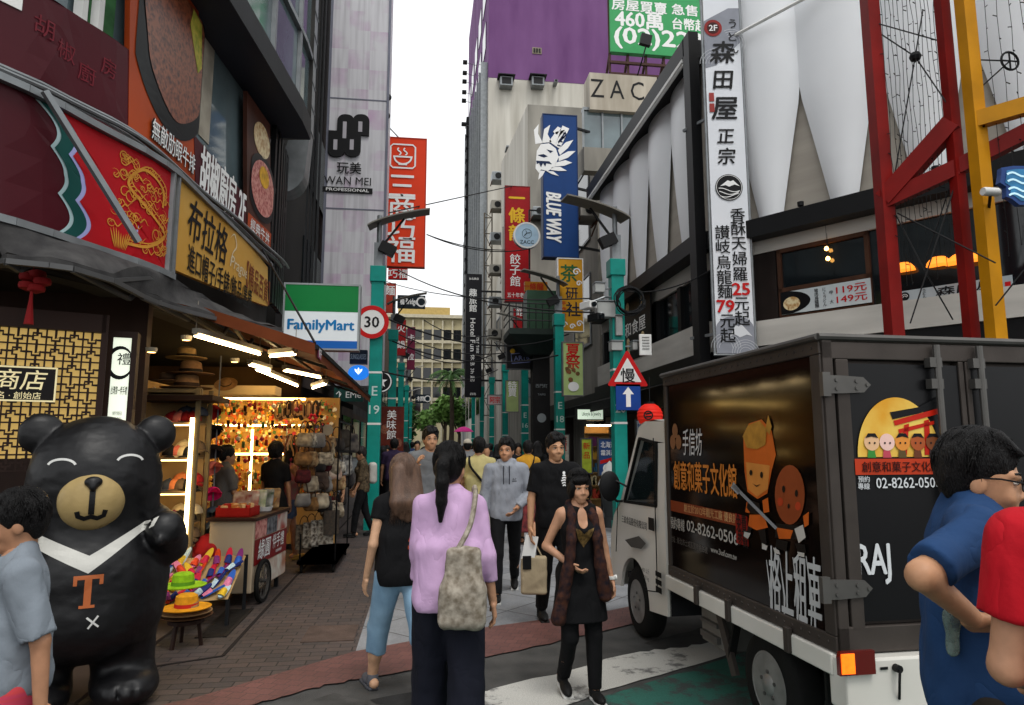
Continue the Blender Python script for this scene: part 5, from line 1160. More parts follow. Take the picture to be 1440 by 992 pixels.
# ------------------------------------------------------------------ right row behind
def facade(name, label, x0, y0, y1, h, col, base=(6, 0, 0), wins=(), xback=16):
 t = thing(name, label, 'building', (x0+3, y0, 0)); b = MB(); b.box((x0, y0, 0), (xback, y1, h)); b.build('wall', [col], t)
 for (ya, yb, za, zb_) in wins:
  b = MB(); b.box((x0-.03, ya, za), (x0+.02, yb, zb_)); w_ = b.build('window', [GLASS], t); b = MB()
  for z in (za, zb_): b.box((x0-.06, ya-.05, z-.04), (x0-.02, yb+.05, z+.04))
  for y in (ya, yb): b.box((x0-.06, y-.04, za), (x0-.02, y+.04, zb_))
  b.build('frame', [STEEL], w_)
 return t
STC = M('stained concrete', '#77746d', .9, col2='#a39f95', vs=1.1, bump=.25, bs=20, stretch=(1, 1, .25)); LIGHTW = M('pale painted concrete', '#d0ccc2', .85, col2='#a8a398', vs=.9, detail=9, bump=.12, stretch=(1.6, 1.6, .14)); PURP = M('purple painted wall', '#643f6c', .85, col2='#7a5482', vs=.5, detail=8, bump=.08, stretch=(1.2, 1.2, .3))
facade('shop_building', 'weathered shop building with beige sign and curtained window behind the petal building', 5.6, 21, 28, 12.3, STC, wins=[(22, 24.5, 8.6, 11.2), (25, 27.4, 8.6, 11.2), (22, 24.5, 5, 7.4)])
p0, p1 = aY(818, 200, 20.9), aY(870, 300, 20.9)
t = thing('balcony', 'old glazed balcony with curtain below the beige fascia sign', 'balcony', tuple(p1)); b = MB(); b.box((p0.x, 20.6, p0.z-1.1), (p0.x+2.6, 21, p0.z-.3)); b.build('parapet', [STC], t)
b = MB(); b.box((p0.x, 20.7, p0.z-.3), (p0.x+2.6, 20.75, p0.z+1.0)); b.build('window', [GLASSL], t); b = MB()
for x in np.arange(p0.x, p0.x+2.7, .65): b.box((x-.03, 20.64, p0.z-.3), (x+.03, 20.7, p0.z+1.0))
b.box((p0.x, 20.64, p0.z+1.0), (p0.x+2.7, 20.9, p0.z+1.1)); b.build('window_frame', [STEEL], t)
# beige fascia sign
BEI = M('weathered beige sign', '#948b7c', .7, col2='#b9b1a2', vs=1.2, bump=.1, stretch=(2, 2, .3))
t, pl = vboard('shop_sign', 'weathered beige fascia sign with thin black capital letters', 829, 102, 925, 160, 20.5, BEI, .8)
put(t, pl, [(('ZACC', pl.W*.56, pl.H*.58, pl.H*.56, 0), dict(maxw=pl.W*1.1, spacing=1.5))], INK)
# green billboard on its frame
t, pl = vboard('billboard', 'green roof billboard with white figures and phone number', 856, -60, 1010, 84, 30, M('billboard green', '#3c9a5c', .5, var=.05), .3)
hb_ = pl.H/144
put(t, pl, [(('房屋買賣 急售', pl.W*.42, pl.H-72*hb_, 14*hb_, .03), dict(maxw=pl.W*.8)), (('460萬', pl.W*.27, pl.H-92*hb_, 24*hb_, .035), dict(maxw=pl.W*.44)), (('台幣起', pl.W*.74, pl.H-94*hb_, 15*hb_, .03), dict(maxw=pl.W*.32)), (('(02)2231', pl.W*.5, pl.H-122*hb_, 27*hb_, .035), dict(maxw=pl.W*.92))], WINK)
b = MB()
for x in np.linspace(pl.o.x, pl.o.x+pl.W, 7): b.bar((x, 30.2, pl.o.z), (x, 31.5, pl.o.z-1.6), .1); b.bar((x, 30.2, pl.o.z-1.0), (x, 30.2, pl.o.z+pl.H), .1)
b.bar((pl.o.x, 30.1, pl.o.z-.5), (pl.o.x+pl.W, 30.1, pl.o.z-.5), .12); b.bar((pl.o.x, 30.1, pl.o.z-1.1), (pl.o.x+pl.W, 30.1, pl.o.z-1.1), .12); b.build('frame', [M('rusty steel', '#4a3530', .8)], t)
p = aY(908, 57, 29); t = thing('floodlight', 'black floodlight on a bent arm in front of the green billboard', 'floodlight', tuple(p)); b = MB(); b.box(p+Vector((-.26, -.1, -.26)), p+Vector((.26, .12, .28)), Matrix.Rotation(rad(12), 3, 'Y')); b.build('lamp_housing', [BLACKP], t); b = MB(); b.tube([p+Vector((0, 0, -.3)), p+Vector((-.12, .1, -.8)), p+Vector((-.2, .8, -1.4))], .035, 6); b.build('arm', [BLACKP], t)
# grey concrete building carrying the blue sign, purple tower
tg = thing('shop_building', 'grey stained concrete building behind the blue dragon sign', 'building', (7, 29, 0)); a = aY(742, 147, 31); b = MB(); b.box((a.x, 31, 0), (16, 42, a.z)); b.build('wall', [STC], tg)
b = MB(); b.poly([aY(742, 147, 31.0), aY(705, 230, 40), aY(705, 420, 40), aY(742, 420, 31.0)]); b.build('side_wall', [LIGHTW], tg)
facade('shop_building', 'narrow pale building with window air conditioner below the purple tower', 5.05, 40.2, 46.5, 13, LIGHTW, wins=[(41, 43, 8, 10), (44, 46, 8, 10)])
tp = thing('tower_block', 'tall tower block painted purple above and off white below', 'building', (9, 47, 0))
a = aY(687, 109, 47); c = aY(856, 109, 47); LX = a.x
b = MB(); b.box((LX, 47, a.z), (LX+15, 70, 46)); b.build('upper_wall', [PURP], tp); b = MB(); b.box((LX, 47.02, 0), (LX+15, 69.9, a.z)); b.build('lower_wall', [LIGHTW], tp)
for k in range(45): i, k = k % 5, k//5; b = MB(); b.box((LX-.06, 49+i*4.2, 4+k*4), (LX+.03, 51.6+i*4.2, 6.2+k*4)); b.build('window', [GLASS], tp)
b = MB()
for i in range(10): b.box((LX-.5, 47.6+i*2.2, 8), (LX-.02, 47.75+i*2.2, 30+i*.4))
b.build('fin', [STEEL], tp)
b = MB(); a2 = aY(755, 72, 47); b.box((a2.x-.35, 46.95, a2.z-.25), (a2.x+.35, 47.05, a2.z+.25)); b.build('vent', [M('vent cream', '#8c8270', .7)], tp)
b = MB()
for q in (-.2, 0, .2): b.box((a2.x+q-.07, 46.92, a2.z-.17), (a2.x+q+.07, 46.96, a2.z+.17))
b.build('vent_slot', [BLACKP], tp)
for k, (x, y) in enumerate([(711, 118), (755, 118), (780, 119)]):
 p = aY(x, y, 46.9); t = thing('air_conditioner', ['left of two window air conditioners on the off white tower wall', 'right of two window air conditioners on the off white tower wall', 'small black vent box on the off white tower wall'][k], 'air conditioner', tuple(p))
 s_ = .42 if k < 2 else .12; b = MB(); b.box(p+Vector((-s_*1.1, -.6, -s_)), p+Vector((s_*1.1, .1, s_*.6))); b.build('case', [STEEL], t); b = MB(); b.box(p+Vector((-s_*.8, -.63, -s_*.75)), p+Vector((s_*.8, -.58, s_*.4))); b.build('grille', [BLACKP], t)
 if k < 2: b = MB(); b.box(p+Vector((-s_*1.5, -.8, s_*.7)), p+Vector((s_*1.5, .1, s_*.85))); b.build('canopy', [DSTEEL], t)
p = aY(728, 226, 39.6); t = thing('air_conditioner', 'dark window air conditioner on the slanting pale wall left of the blue sign', 'air conditioner', tuple(p)); b = MB(); b.box(p+Vector((-.6, -.6, -.5)), p+Vector((.5, .1, .4))); b.build('case', [DSTEEL], t); b = MB(); b.box(p+Vector((-.8, -.8, .5)), p+Vector((.6, .1, .58))); b.build('canopy', [STEEL], t)
facade('tower_block', 'slim grey high block at the far end of the right row', 4.9, 71, 85, 27, M('far grey block', '#8f8f90', .8, var=.2, vs=.3), wins=[(72+3*i, 74+3*i, 5+4*k, 7.4+4*k) for i in range(4) for k in range(5)], xback=20)
b = MB(); a = aY(660, 168, 62); b.box((a.x-.3, 61.5, 8), (a.x+.5, 62.5, a.z)); 
for z in np.arange(9, a.z, 1.2): b.box((a.x-.36, 61.4, z), (a.x+.56, 62.4, z+.12))
t = thing('sign_tower', 'dark ribbed vertical sign tower seen edge on at the far right row', 'sign', (a.x, 61.5, 0)); b.build('panel', [DSTEEL], t)
for k in range(6):
 y_ = (88, 103, 115, 130, 142, 175)[k]; p = aY(654-k*.4, y_, 60); t = thing('floodlight', 'one of the tiny floodlights on long arms against the sky', 'floodlight', tuple(p), 0, 'floodlights on arms against the sky'); b = MB(); b.box(p+Vector((-.2, -.2, -.12)), p+Vector((.2, .2, .12))); b.build('lamp_housing', [DSTEEL], t); b = MB(); b.tube([p, aY(684, y_+9, 60)], .025, 4); b.build('arm', [STEEL], t)
# office block closing the street
def office_mat():
 return M('cream office wall', '#d2c69f', .8, var=.07, vs=.2)
to = thing('office_block', 'cream office block with window bands closing the far end of the street', 'building', (2, 92, 0)); YO = 92
zt_ = aY(600, 447, YO).z; b = MB(); b.box((-14, YO, 0), (24, YO+15, zt_)); b.build('wall', [office_mat()], to)
b = MB(); a, c = aY(560, 431, YO+3), aY(633, 431, YO+3); b.box((a.x, YO+3, zt_), (c.x, YO+9, a.z)); b.build('roof_block', [M('ochre wall', '#b8a066', .8)], to)
b = MB(); b.box((-14.3, YO-.6, zt_-.1), (24.3, YO+.1, zt_+.35)); 
rows = [471, 498, 525, 552, 575]
for r in rows: z = aY(600, r+9, YO).z; b.box((-14, YO-.35, z-.3), (24, YO+.05, z+.1))
for x in np.arange(-8, 18, 1.33): b.box((x-.1, YO-.4, 2), (x+.1, YO+.05, zt_-.4))
b.build('sill_band', [M('pale band', '#cfc6ac', .8)], to)
n_ = 0
for r in rows:
 z = aY(600, r, YO).z
 for x in np.arange(-7.33, 14, 1.33):
  if n_ >= 95: break
  b = MB(); b.box((x-.52, YO-.05, z-.72), (x+.52, YO+.03, z+.72)); b.build('window', [GLASS], to); n_ += 1
# trees by the office block
def leafcloud(b, c, r, n, size, seed, flat=1.):
 rr = random.Random(seed); c = Vector(c)
 lob = [c+Vector((rr.uniform(-.6, .6)*r, rr.uniform(-.6, .6)*r, rr.uniform(-.5, .6)*r*flat)) for _ in range(7)]
 for i in range(n):
  l = lob[i % 7]; q = Vector((rr.gauss(0, 1), rr.gauss(0, 1), rr.gauss(0, 1))).normalized()*r*.55*rr.random()**.4; p = l+q
  a = Vector((rr.gauss(0, 1), rr.gauss(0, 1), rr.gauss(0, .5))).normalized(); d = a.cross(Vector((rr.gauss(0, 1), rr.gauss(0, 1), rr.gauss(0, 1)))).normalized(); s_ = size*rr.uniform(.6, 1.3)
  b.add([p-a*s_, p+d*s_*.5, p+a*s_, p-d*s_*.5], [(0, 1, 2, 3)])
LEAF = M('leaf green', '#4a7034', .6, col2='#74964a', vs=.8); LEAFD = M('dark leaf green', '#2f4d26', .6, col2='#4d6e38', vs=.8); BARK = M('bark', '#4a4036', .9, var=.3, vs=3, bump=.5)
for k, (x, y, r, Y, m_, lab) in enumerate([(570, 598, 2.2, 70, LEAFD, 'dark green broadleaf tree left of the palm'), (625, 575, 1.9, 68, LEAF, 'bright green broadleaf tree in front of the office block'), (645, 588, 1.6, 74, LEAFD, 'small dark tree right of the bright green tree'), (603, 592, 1.5, 80, LEAF, 'small light green tree behind the palm trunk')]):
 p = aY(x, y, Y); t = thing('tree', lab, 'tree', (p.x, Y, 0)); b = MB(); leafcloud(b, p, r, 1500, .28, 40+k, .7); b.build('crown', [m_], t); b = MB(); b.tube([(p.x, Y, 0), (p.x+.1, Y, p.z*.6), (p.x, Y, p.z)], .2, 7, rs=[.22, .16, .06])
 for q in range(5): b.tube([(p.x, Y, p.z*.6), p+Vector((math.cos(q*1.3)*r*.7, math.sin(q*1.3)*r*.7, r*.2))], .07, 5, rs=[.08, .02])
 b.build('trunk', [BARK], t)
p = aY(635, 528, 55); t = thing('palm_tree', 'palm tree with drooping fronds before the office block', 'palm', (p.x, 55, 0)); b = MB(); b.tube([(p.x, 55, 0), (p.x+.08, 55, p.z*.5), (p.x, 55, p.z)], .2, 8, rs=[.24, .18, .15]); b.build('trunk', [BARK], t)
b = MB(); r_ = random.Random(4)
for k in range(22):
 a = k*2.4; el = r_.uniform(-.1, 1.1); L = r_.uniform(1.7, 2.4); pts = [p+Vector((math.cos(a)*L*q*math.cos(el*(1-q*.6)), math.sin(a)*L*q*math.cos(el*(1-q*.6)), L*(math.sin(el)*q-.75*q*q))) for q in np.linspace(0, 1, 9)]
 for i in range(8):
  d = (pts[i+1]-pts[i]); s_ = d.cross(Vector((0, 0, 1))).normalized()
  for sg in (-1, 1):
   for h in (0, .5): q = pts[i]+d*h; b.add([q, q+d*.5, q+s_*sg*.42*(1-.07*i)+d*.9+Vector((0, 0, -.22))], [(0, 1, 2)])
b.build('crown', [LEAFD], t)
# ------------------------------------------------------------------ signs over the right pavement
t, pl = vboard('shop_sign', 'tall dark blue sign with white flaming dragon head and slanted white capitals', 764, 161, 813, 362, 20.3, M('deep blue sign', '#123a72', .45, var=.06), .35, trim=M('blue trim', '#1c2f55', .5))
W_, H_ = pl.W, pl.H
SX, SY = lambda x: (x-764)/49*W_, lambda y: (362-y)/201*H_
b = MB(); P = lambda *q: pl.poly(b, [(SX(x), SY(y)) for x, y in q], .02, .015)
P((752, 240), (754, 215), (760, 205), (772, 203), (782, 210), (786, 222), (780, 236), (770, 243), (760, 241), (757, 246))
P((752, 205), (750, 185), (757, 176), (756, 190), (763, 203)); P((762, 203), (765, 183), (774, 176), (770, 190), (776, 201)); P((772, 200), (782, 186), (796, 182), (786, 194), (781, 206))
P((781, 206), (792, 176), (802, 180), (788, 210)); P((785, 212), (797, 200), (808, 196), (800, 208), (788, 219)); P((786, 221), (800, 213), (811, 212), (800, 222), (786, 228)); P((782, 230), (796, 226), (806, 229), (794, 234), (780, 236)); P((776, 237), (788, 236), (798, 241), (786, 242), (774, 241)); P((768, 243), (778, 243), (786, 249), (776, 247)); P((758, 243), (756, 256), (762, 250), (766, 243)); P((778, 186), (785, 178), (790, 180), (784, 190))
b.build('dragon_emblem', [WINK], t)
b = MB(); Q = lambda *q: pl.poly(b, [(SX(x), SY(y)) for x, y in q], .026)
Q((755, 221), (764, 219), (770, 222), (764, 224)); Q((753, 229), (772, 229), (776, 233), (768, 232), (766, 237), (763, 232), (760, 238), (757, 232), (754, 234)); Q((768, 212), (778, 214), (774, 217)); Q((785, 200), (796, 184), (797, 186), (786, 203)); Q((789, 197), (797, 188), (798, 190), (789, 200))
for k in range(4): Q((784+k*3, 204-k*6), (789+k*3, 205-k*6), (789+k*3, 207-k*6), (784+k*3, 206-k*6))
b.build('emblem_ink_marks', [M('navy ink', '#0e2244', .5)], t)  # printed navy eye, mouth and mane marks on the white emblem
b = MB(); pl.text(b, 'BLUE WAY', SX(778), SY(308), .52, .03, d=.02, rot=-90, shear=.25, maxw=1.62); b.build('lettering', [WINK], t)
b = MB()
for z in (pl.o.z+.4, pl.o.z+H_*.5, pl.o.z+H_-.3): b.bar((pl.o.x+W_, 20.5, z), (5.7, 20.9, z), .07)
b.build('bracket', [DSTEEL], t)
t, pl = vboard('shop_sign', 'tall red dumpling shop sign with yellow and white characters', 711, 262, 745, 424, 26, M('sign red', '#b3161e', .45, col2='#8c1218', vs=.8), .3, trim=M('red trim', '#7a1216', .5)); H_ = pl.H; W_ = pl.W
put(t, pl, [((ch, W_*.47, H_*(.90-.155*i), W_*.55, .035), {}) for i, ch in enumerate('一條龍')], YELI, 'yellow_lettering')
put(t, pl, [((ch, W_*.4, H_*(.36-.095*i), W_*.36, .012), {}) for i, ch in enumerate('餃子館')]+[(('五十年老店', W_*.5, H_*.05, W_*.17, .008), dict(maxw=W_*.85))], WINK)
t = sgn('round_sign', 'round pale blue clock style sign with dark letters by the red dumpling sign', aY(741, 350, 24.2)); c = aY(741, 331, 24.2); pl = Pl(c, (1, 0, 0)); b = MB(); pl.disc(b, 0, 0, .50, 0, .2, 40); b.build('panel', [M('disc pale blue', '#a8c4d8', .4)], t)
b = MB(); pl.ring(b, 0, 0, .44, .50, .006); b.build('rim', [WHITEP], t)
b = MB(); pl.text(b, 'ZACC', 0, -.26, .15, .004, d=.006); pl.ring(b, 0, .06, .17, .185, .006); pl.stroke(b, [(-.1, -.02), (.0, .08), (.14, .10)], .03, .008); pl.stroke(b, [(.0, .08), (-.05, .18)], .02, .009); b.build('lettering', [INK], t)
b = MB(); b.bar(c+Vector((.1, .1, .48)), c+Vector((.1, .1, 1.0)), .05); b.bar(c+Vector((.1, .1, -.48)), c+Vector((.1, .1, -1.6)), .05); b.bar(c+Vector((.1, .1, 1.0)), Vector((5.5, 24.3, c.z+1.0)), .05); b.build('bracket', [DSTEEL], t)
t, pl = vboard('shop_sign', 'amber tea shop sign with green and black characters and white cloud swirls', 785, 364, 820, 466, 18.9, M('tea sign amber', '#c8901c', .45, var=.08), .2, trim=WHITEP); H_ = pl.H; W_ = pl.W
put(t, pl, [(('茶', W_*.45, H_*.80, W_*.6, .02), {})], M('sign green', '#1f5c34', .5), 'green_lettering')
put(t, pl, [(('研', W_*.55, H_*.52, W_*.42, .015), {}), (('社', W_*.6, H_*.30, W_*.5, .015), {})], M('sign navy', '#141a30', .5)); put(t, pl, [((ch, W_*.22, H_*(.38-.08*i), W_*.14, .02), {}) for i, ch in enumerate('手作飲品')], REDI, 'red_lettering')
b = MB()
for cx, cz, r in ((.75, .82, .17), (.85, .66, .12), (.2, .08, .15), (.55, .06, .12), (.85, .1, .14)):
 pl.stroke(b, [(W_*cx+W_*r*(1-q/9)*math.cos(q), H_*cz+W_*r*(1-q/9)*math.sin(q)) for q in np.linspace(0, 8, 30)], .035, .008)
b.build('swirl_print', [WINK], t)
t, pl = vboard('shop_sign', 'small amber arched sign behind the green balcony', 738, 396, 770, 410, 22.5, M('amber small', '#c07a18', .5)); put(t, pl, [(('一條龍', W_*.4, pl.H*.5, pl.H*.6, .015), {})], REDI)
t, pl = vboard('hotel_sign', 'tall black vertical hotel sign with white characters', 656, 386, 676, 558, 41, M('black sign', '#17171c', .4), .4, trim=M('dark trim', '#0d0d10', .5)); H_ = pl.H; W_ = pl.W
b = MB()
for i, ch in enumerate('趣旅館'): pl.text(b, ch, W_*.45, H_*(.85-.065*i), W_*.42, .02)
pl.text(b, 'Hotel Fun', W_*.45, H_*.50, W_*.36, .02, rot=-90, maxw=H_*.27); pl.text(b, '休息 3h 起', W_*.45, H_*.23, W_*.24, .012, rot=-90, maxw=H_*.22); pl.text(b, '西門館', W_*.78, H_*.42, W_*.16, .01, rot=-90, maxw=H_*.14); pl.text(b, '台北旅店', W_*.5, H_*.965, W_*.13, .01); pl.text(b, '四海', W_*.5, H_*.02, W_*.15, .01); b.build('lettering', [WINK], t)
b = MB(); b.bar((pl.o.x+W_, 41.2, pl.o.z+1), (5.1, 41.2, pl.o.z+1), .1); b.bar((pl.o.x+W_, 41.2, pl.o.z+H_-1), (5.1, 41.2, pl.o.z+H_-1), .1); b.build('bracket', [DSTEEL], t)
for k, (x0, y0, x1, y1, Y, c_, txt, tm, lab) in enumerate([
 (713, 488, 752, 519, 21.5, '#1b1a1c', 'AR16', M('pale blue ink', '#8a94c8', .5), 'black framed sign with a tilted outlined word beneath the balcony'),
 (792, 482, 820, 556, 17.6, '#a9bf7c', '夏祭', REDI, 'pale green game poster banner beside the teal pole on the right'),
 (712, 536, 729, 579, 30, '#9cae72', '特賣', WINK, 'small pale green banner far along the right row'),
 (686, 556, 706, 569, 31, '#b8a8a8', '阿宗', REDI, 'small white scalloped sign with red characters on the right row'),
 (741, 532, 754, 558, 27, '#8a8f94', '鞋', INK, 'small grey poster between two right teal poles'),
 (712, 473, 742, 486, 27.5, '#c8c2bc', '饗樂', REDI, 'narrow white sign with red characters below the dumpling sign'),
 (722, 434, 740, 462, 30, '#a01c22', '館', WINK, 'dull red sign behind the green balcony')]):
 t, pl = vboard('shop_sign', lab, x0, y0, x1, y1, Y, M('panel '+c_, c_, .5, var=.12), .12, trim=M('sign edge', '#6a6a6a', .5))
 n = len(txt)
 if txt == 'AR16':
  b = MB(); pl.text(b, txt, pl.W*.52, pl.H*.5, pl.H*.24, .01, rot=6, maxw=pl.W*.55)
  c = (pl.W*.52, pl.H*.5); R_ = [(x*math.cos(.1)-y*math.sin(.1)+c[0], x*math.sin(.1)+y*math.cos(.1)+c[1]) for x, y in ((-.36*pl.W, -.22*pl.H), (.36*pl.W, -.22*pl.H), (.36*pl.W, .22*pl.H), (-.36*pl.W, .22*pl.H), (-.36*pl.W, -.22*pl.H))]; pl.stroke(b, R_, .03, .008); b.build('lettering', [tm], t)
  b = MB(); pl.disc(b, pl.W*.2, pl.H*.8, .08, .006); b.build('amber_mark', [YELI], t)
 elif pl.W > pl.H: put(t, pl, [((txt, pl.W*.5, pl.H*.5, pl.H*.6, .02), dict(maxw=pl.W*.7))], tm)
 else: put(t, pl, [((ch, pl.W*.5, pl.H*(.85-.22*i), min(pl.W*.6, .5), .02), {}) for i, ch in enumerate(txt)], tm)
 if k == 1:
  b = MB(); r_ = random.Random(3)
  for q in range(9): pl.disc(b, pl.W*r_.uniform(.15, .85), pl.H*r_.uniform(.28, .55), pl.W*r_.uniform(.06, .14), .006+q*.001, n=9)
  b.build('print', [M('figure print', '#a05a3a', .6, col2='#3a4a2a', vs=9)], t); b = MB(); pl.disc(b, pl.W*.5, pl.H*.16, pl.W*.28, .018, ry=pl.W*.24); b.build('pale_print', [WINK], t)
# green service balcony and the dark column
t = thing('service_balcony', 'green metal service balcony raised on a dark column over the right pavement', 'balcony', tuple(aY(755, 482, 20.5))); a, c = aY(716, 462, 20.5), aY(790, 452, 20.5); z0 = a.z
b = MB(); b.box((a.x, 20.4, z0-.18), (c.x, 22, z0)); 
b.add([(a.x, 20.4, z0-.18), (c.x, 20.4, z0-.18), (c.x, 22, z0-.18), (a.x, 22, z0-.18), (a.x+.6, 20.8, z0-.75), (c.x-.3, 20.8, z0-.75), (c.x-.3, 22, z0-.75), (a.x+.6, 22, z0-.75)], [(0, 1, 5, 4), (1, 2, 6, 5), (2, 3, 7, 6), (3, 0, 4, 7), (4, 5, 6, 7)]); b.build('platform', [M('dark green steel', '#26302c', .6, var=.2)], t)
b = MB(); e = aY(741, 408, 20.9); f_ = aY(782, 408, 20.9); b.box((e.x, 20.9, z0), (f_.x, 21.7, e.z)); b.build('cabinet', [M('green cabinet', '#2f4a38', .5, var=.2, vs=2)], t)
b = MB()
for h in (.25, .5, .78): b.tube([(a.x, 21.9, z0+h), (a.x, 20.42, z0+h), (c.x, 20.42, z0+h)], .02, 5)
for x in np.linspace(a.x, c.x, 9): b.tube([(x, 20.42, z0), (x, 20.42, z0+.8)], .016, 5)
b.build('railing', [DSTEEL], t)
a = aY(762, 640, 21); b = MB(); b.box((a.x-.27, 21, 0), (a.x+.27, 21.5, z0-.7)); b.build('column', [M('charcoal column', '#1c1b1b', .6, var=.2)], t)
b = MB(); pl = Pl((a.x-.27, 21, 0), (1, 0, 0)); pl.text(b, '西門町', .27, aY(762, 543, 21).z, .1, d=.004); pl.text(b, 'TAIPEI', .27, aY(762, 555, 21).z, .07, d=.004); pl.disc(b, .27, aY(762, 588, 21).z, .14, .004); b.build('lettering', [M('grey ink', '#8f9698', .6)], t)
# ------------------------------------------------------------------ teal poles with lamps
HOOD = M('lamp hood metal', '#75726a', .5, .2, var=.12)
def teal_pole(x, Y, side, name_lbl, letters=None, near=True):
 t = thing('street_lamp', name_lbl, 'street lamp', (x, Y, 0), 0, 'teal street lamp poles along both pavements'); w_ = .125; top = 5.25
 b = MB(); b.box((x-w_, Y-w_, 0), (x+w_, Y+w_, top), bev=.012); b.build('post', [TEALP], t)
 b = MB(); b.box((x-w_-.03, Y-w_-.03, top-.33), (x+w_+.03, Y+w_+.03, top+.0), bev=.012); b.box((x-w_-.02, Y-w_-.02, 0), (x+w_+.02, Y+w_+.02, .22)); b.build('collar', [TEALP], t)
 b = MB(); b.box((x-.09, Y-.09, top), (x+.09, Y+.09, top+.5)); b.tube([(x, Y, top+.4), (x, Y, 6.35)], .05, 8); b.build('upper_post', [STEEL], t)
 b = MB(); z0 = 2.15
 for z in (2.03, 3.05): b.box((x-w_-.004, Y-w_-.004, z), (x+w_+.004, Y+w_+.004, z+.04))
 b.build('white_band', [WHITEP], t)
 pl = Pl((x-w_, Y-w_, 0), (1, 0, 0))
 if letters: b = MB(); pl.text(b, letters[0], w_, 2.70, .21, .012, d=.005); pl.text(b, letters[1], w_, 2.33, .19, .012, d=.005, maxw=.2); b.build('lettering', [M('pole lettering', '#c3d8d2', .5)], t)
 # curved hood
 sg = 1 if side == 'L' else -1
 def hood(u, v): q = -.22+1.25*u; return Vector((x+sg*q, Y-.34+.68*v, 6.05+.50*u**.8-.10*u*u+.10*v))
 b = MB(); b.grid(hood, 14, 2); b.grid(lambda u, v: hood(u, v)-Vector((0, 0, .03)), 14, 2)
 for v in (0, 1): b.grid(lambda u, q: hood(u, v)-Vector((0, 0, .03*q)), 14, 1)
 for u in (0, 1): b.grid(lambda q, p_: hood(u, q)-Vector((0, 0, .03*p_)), 2, 1)
 b.build('lamp_hood', [HOOD], t, True)
 b = MB(); b.bar((x+sg*.1, Y, 5.75), (x+sg*.5, Y, 6.3), .04); b.box((x+sg*.02, Y-.2, 5.5), (x+sg*.34, Y-.02, 5.72), Matrix.Rotation(rad(25*sg), 3, 'Y')); b.build('floodlight', [BLACKP], t)
 return t
XL, XR = -.93, 3.75
teal_pole(XL, 13.9, 'L', 'teal street lamp post numbered E 19 carrying the round speed limit sign', ('E', '19'))
for k, (px_, lab) in enumerate([(551, 'second teal post along the left pavement, above the dark red poster'), (563, 'third teal post along the left pavement'), (571, 'fourth teal post along the left pavement'), (577, 'farthest teal post along the left pavement')]): teal_pole(XL, XL*F/(px_-VX), 'L', lab, ('E', str(17-2*k)) if k < 1 else None)
teal_pole(XR, 12.75, 'R', 'teal street lamp post numbered E 20 beside the slow triangle sign', ('E', '20'))
for k, (px_, lab) in enumerate([(787, 'teal post numbered E 18 under the amber tea sign'), (737, 'third teal post on the right behind the dark column'), (709, 'fourth teal post along the right pavement'), (690, 'fifth teal post along the right pavement'), (676, 'sixth teal post along the right pavement, below the hotel sign'), (664, 'seventh and farthest teal post along the right pavement')]): teal_pole(XR, XR*F/(px_-VX), 'R', lab, ('E', str(18-2*k)) if k < 2 else None)
# speed limit sign
c = aY(523, 453, 13.7); t = sgn('speed_limit_sign', 'round white speed limit sign with red ring reading 30', c); pl = Pl(c, (1, 0, 0)); b = MB(); pl.disc(b, 0, 0, .335, 0, .02, 48); b.build('panel', [WHITEP], t); b = MB(); pl.ring(b, 0, 0, .245, .335, .004, 56); b.build('red_ring', [REDI], t); b = MB(); pl.text(b, '30', 0, 0, .24, .022, d=.005); b.build('lettering', [INK], t)
# slow sign and one way sign
c = aY(883, 540, 12.5); t = sgn('warning_sign', 'red bordered white triangle sign with a black slow character', c); pl = Pl(c, (1, 0, 0)); k_ = 12.6/F
def tri(r): return [(r*math.cos(rad(90+120*i)), r*math.sin(rad(90+120*i))) for i in range(3)]
def rtri(r, rd):
 o = []
 for i in range(3):
  a = rad(90+120*i)
  for q in (-50, -25, 0, 25, 50): o.append(((r-2*rd)*math.cos(a)+rd*math.cos(a+rad(q)), (r-2*rd)*math.sin(a)+rd*math.sin(a+rad(q))))
 return o
cy = .19
b = MB(); pl.poly(b, [(x, y+cy) for x, y in rtri(.47, .03)], 0, .02); b.build('red_panel', [REDI], t); b = MB(); pl.poly(b, [(x, y+cy) for x, y in rtri(.31, .01)], .004); b.build('white_face', [WHITEP], t); b = MB(); pl.text(b, '慢', 0, cy-.03, .23, .014, d=.008); b.build('lettering', [INK], t)
c2 = aY(884, 577, 12.5); t = sgn('one_way_sign', 'square blue sign with white arrow pointing up below the slow triangle', c2); pl = Pl((c2.x, 12.5, c2.z), (1, 0, 0)); b = MB(); pl.rect(b, -.24, 0, .24, .49, 0, .02); b.build('panel', [M('traffic blue', '#15408f', .4)], t); b = MB(); pl.poly(b, [(-.045, .06), (.045, .06), (.045, .30), (.11, .30), (0, .44), (-.11, .30), (-.045, .30)], .004); b.build('arrow', [WINK], t)
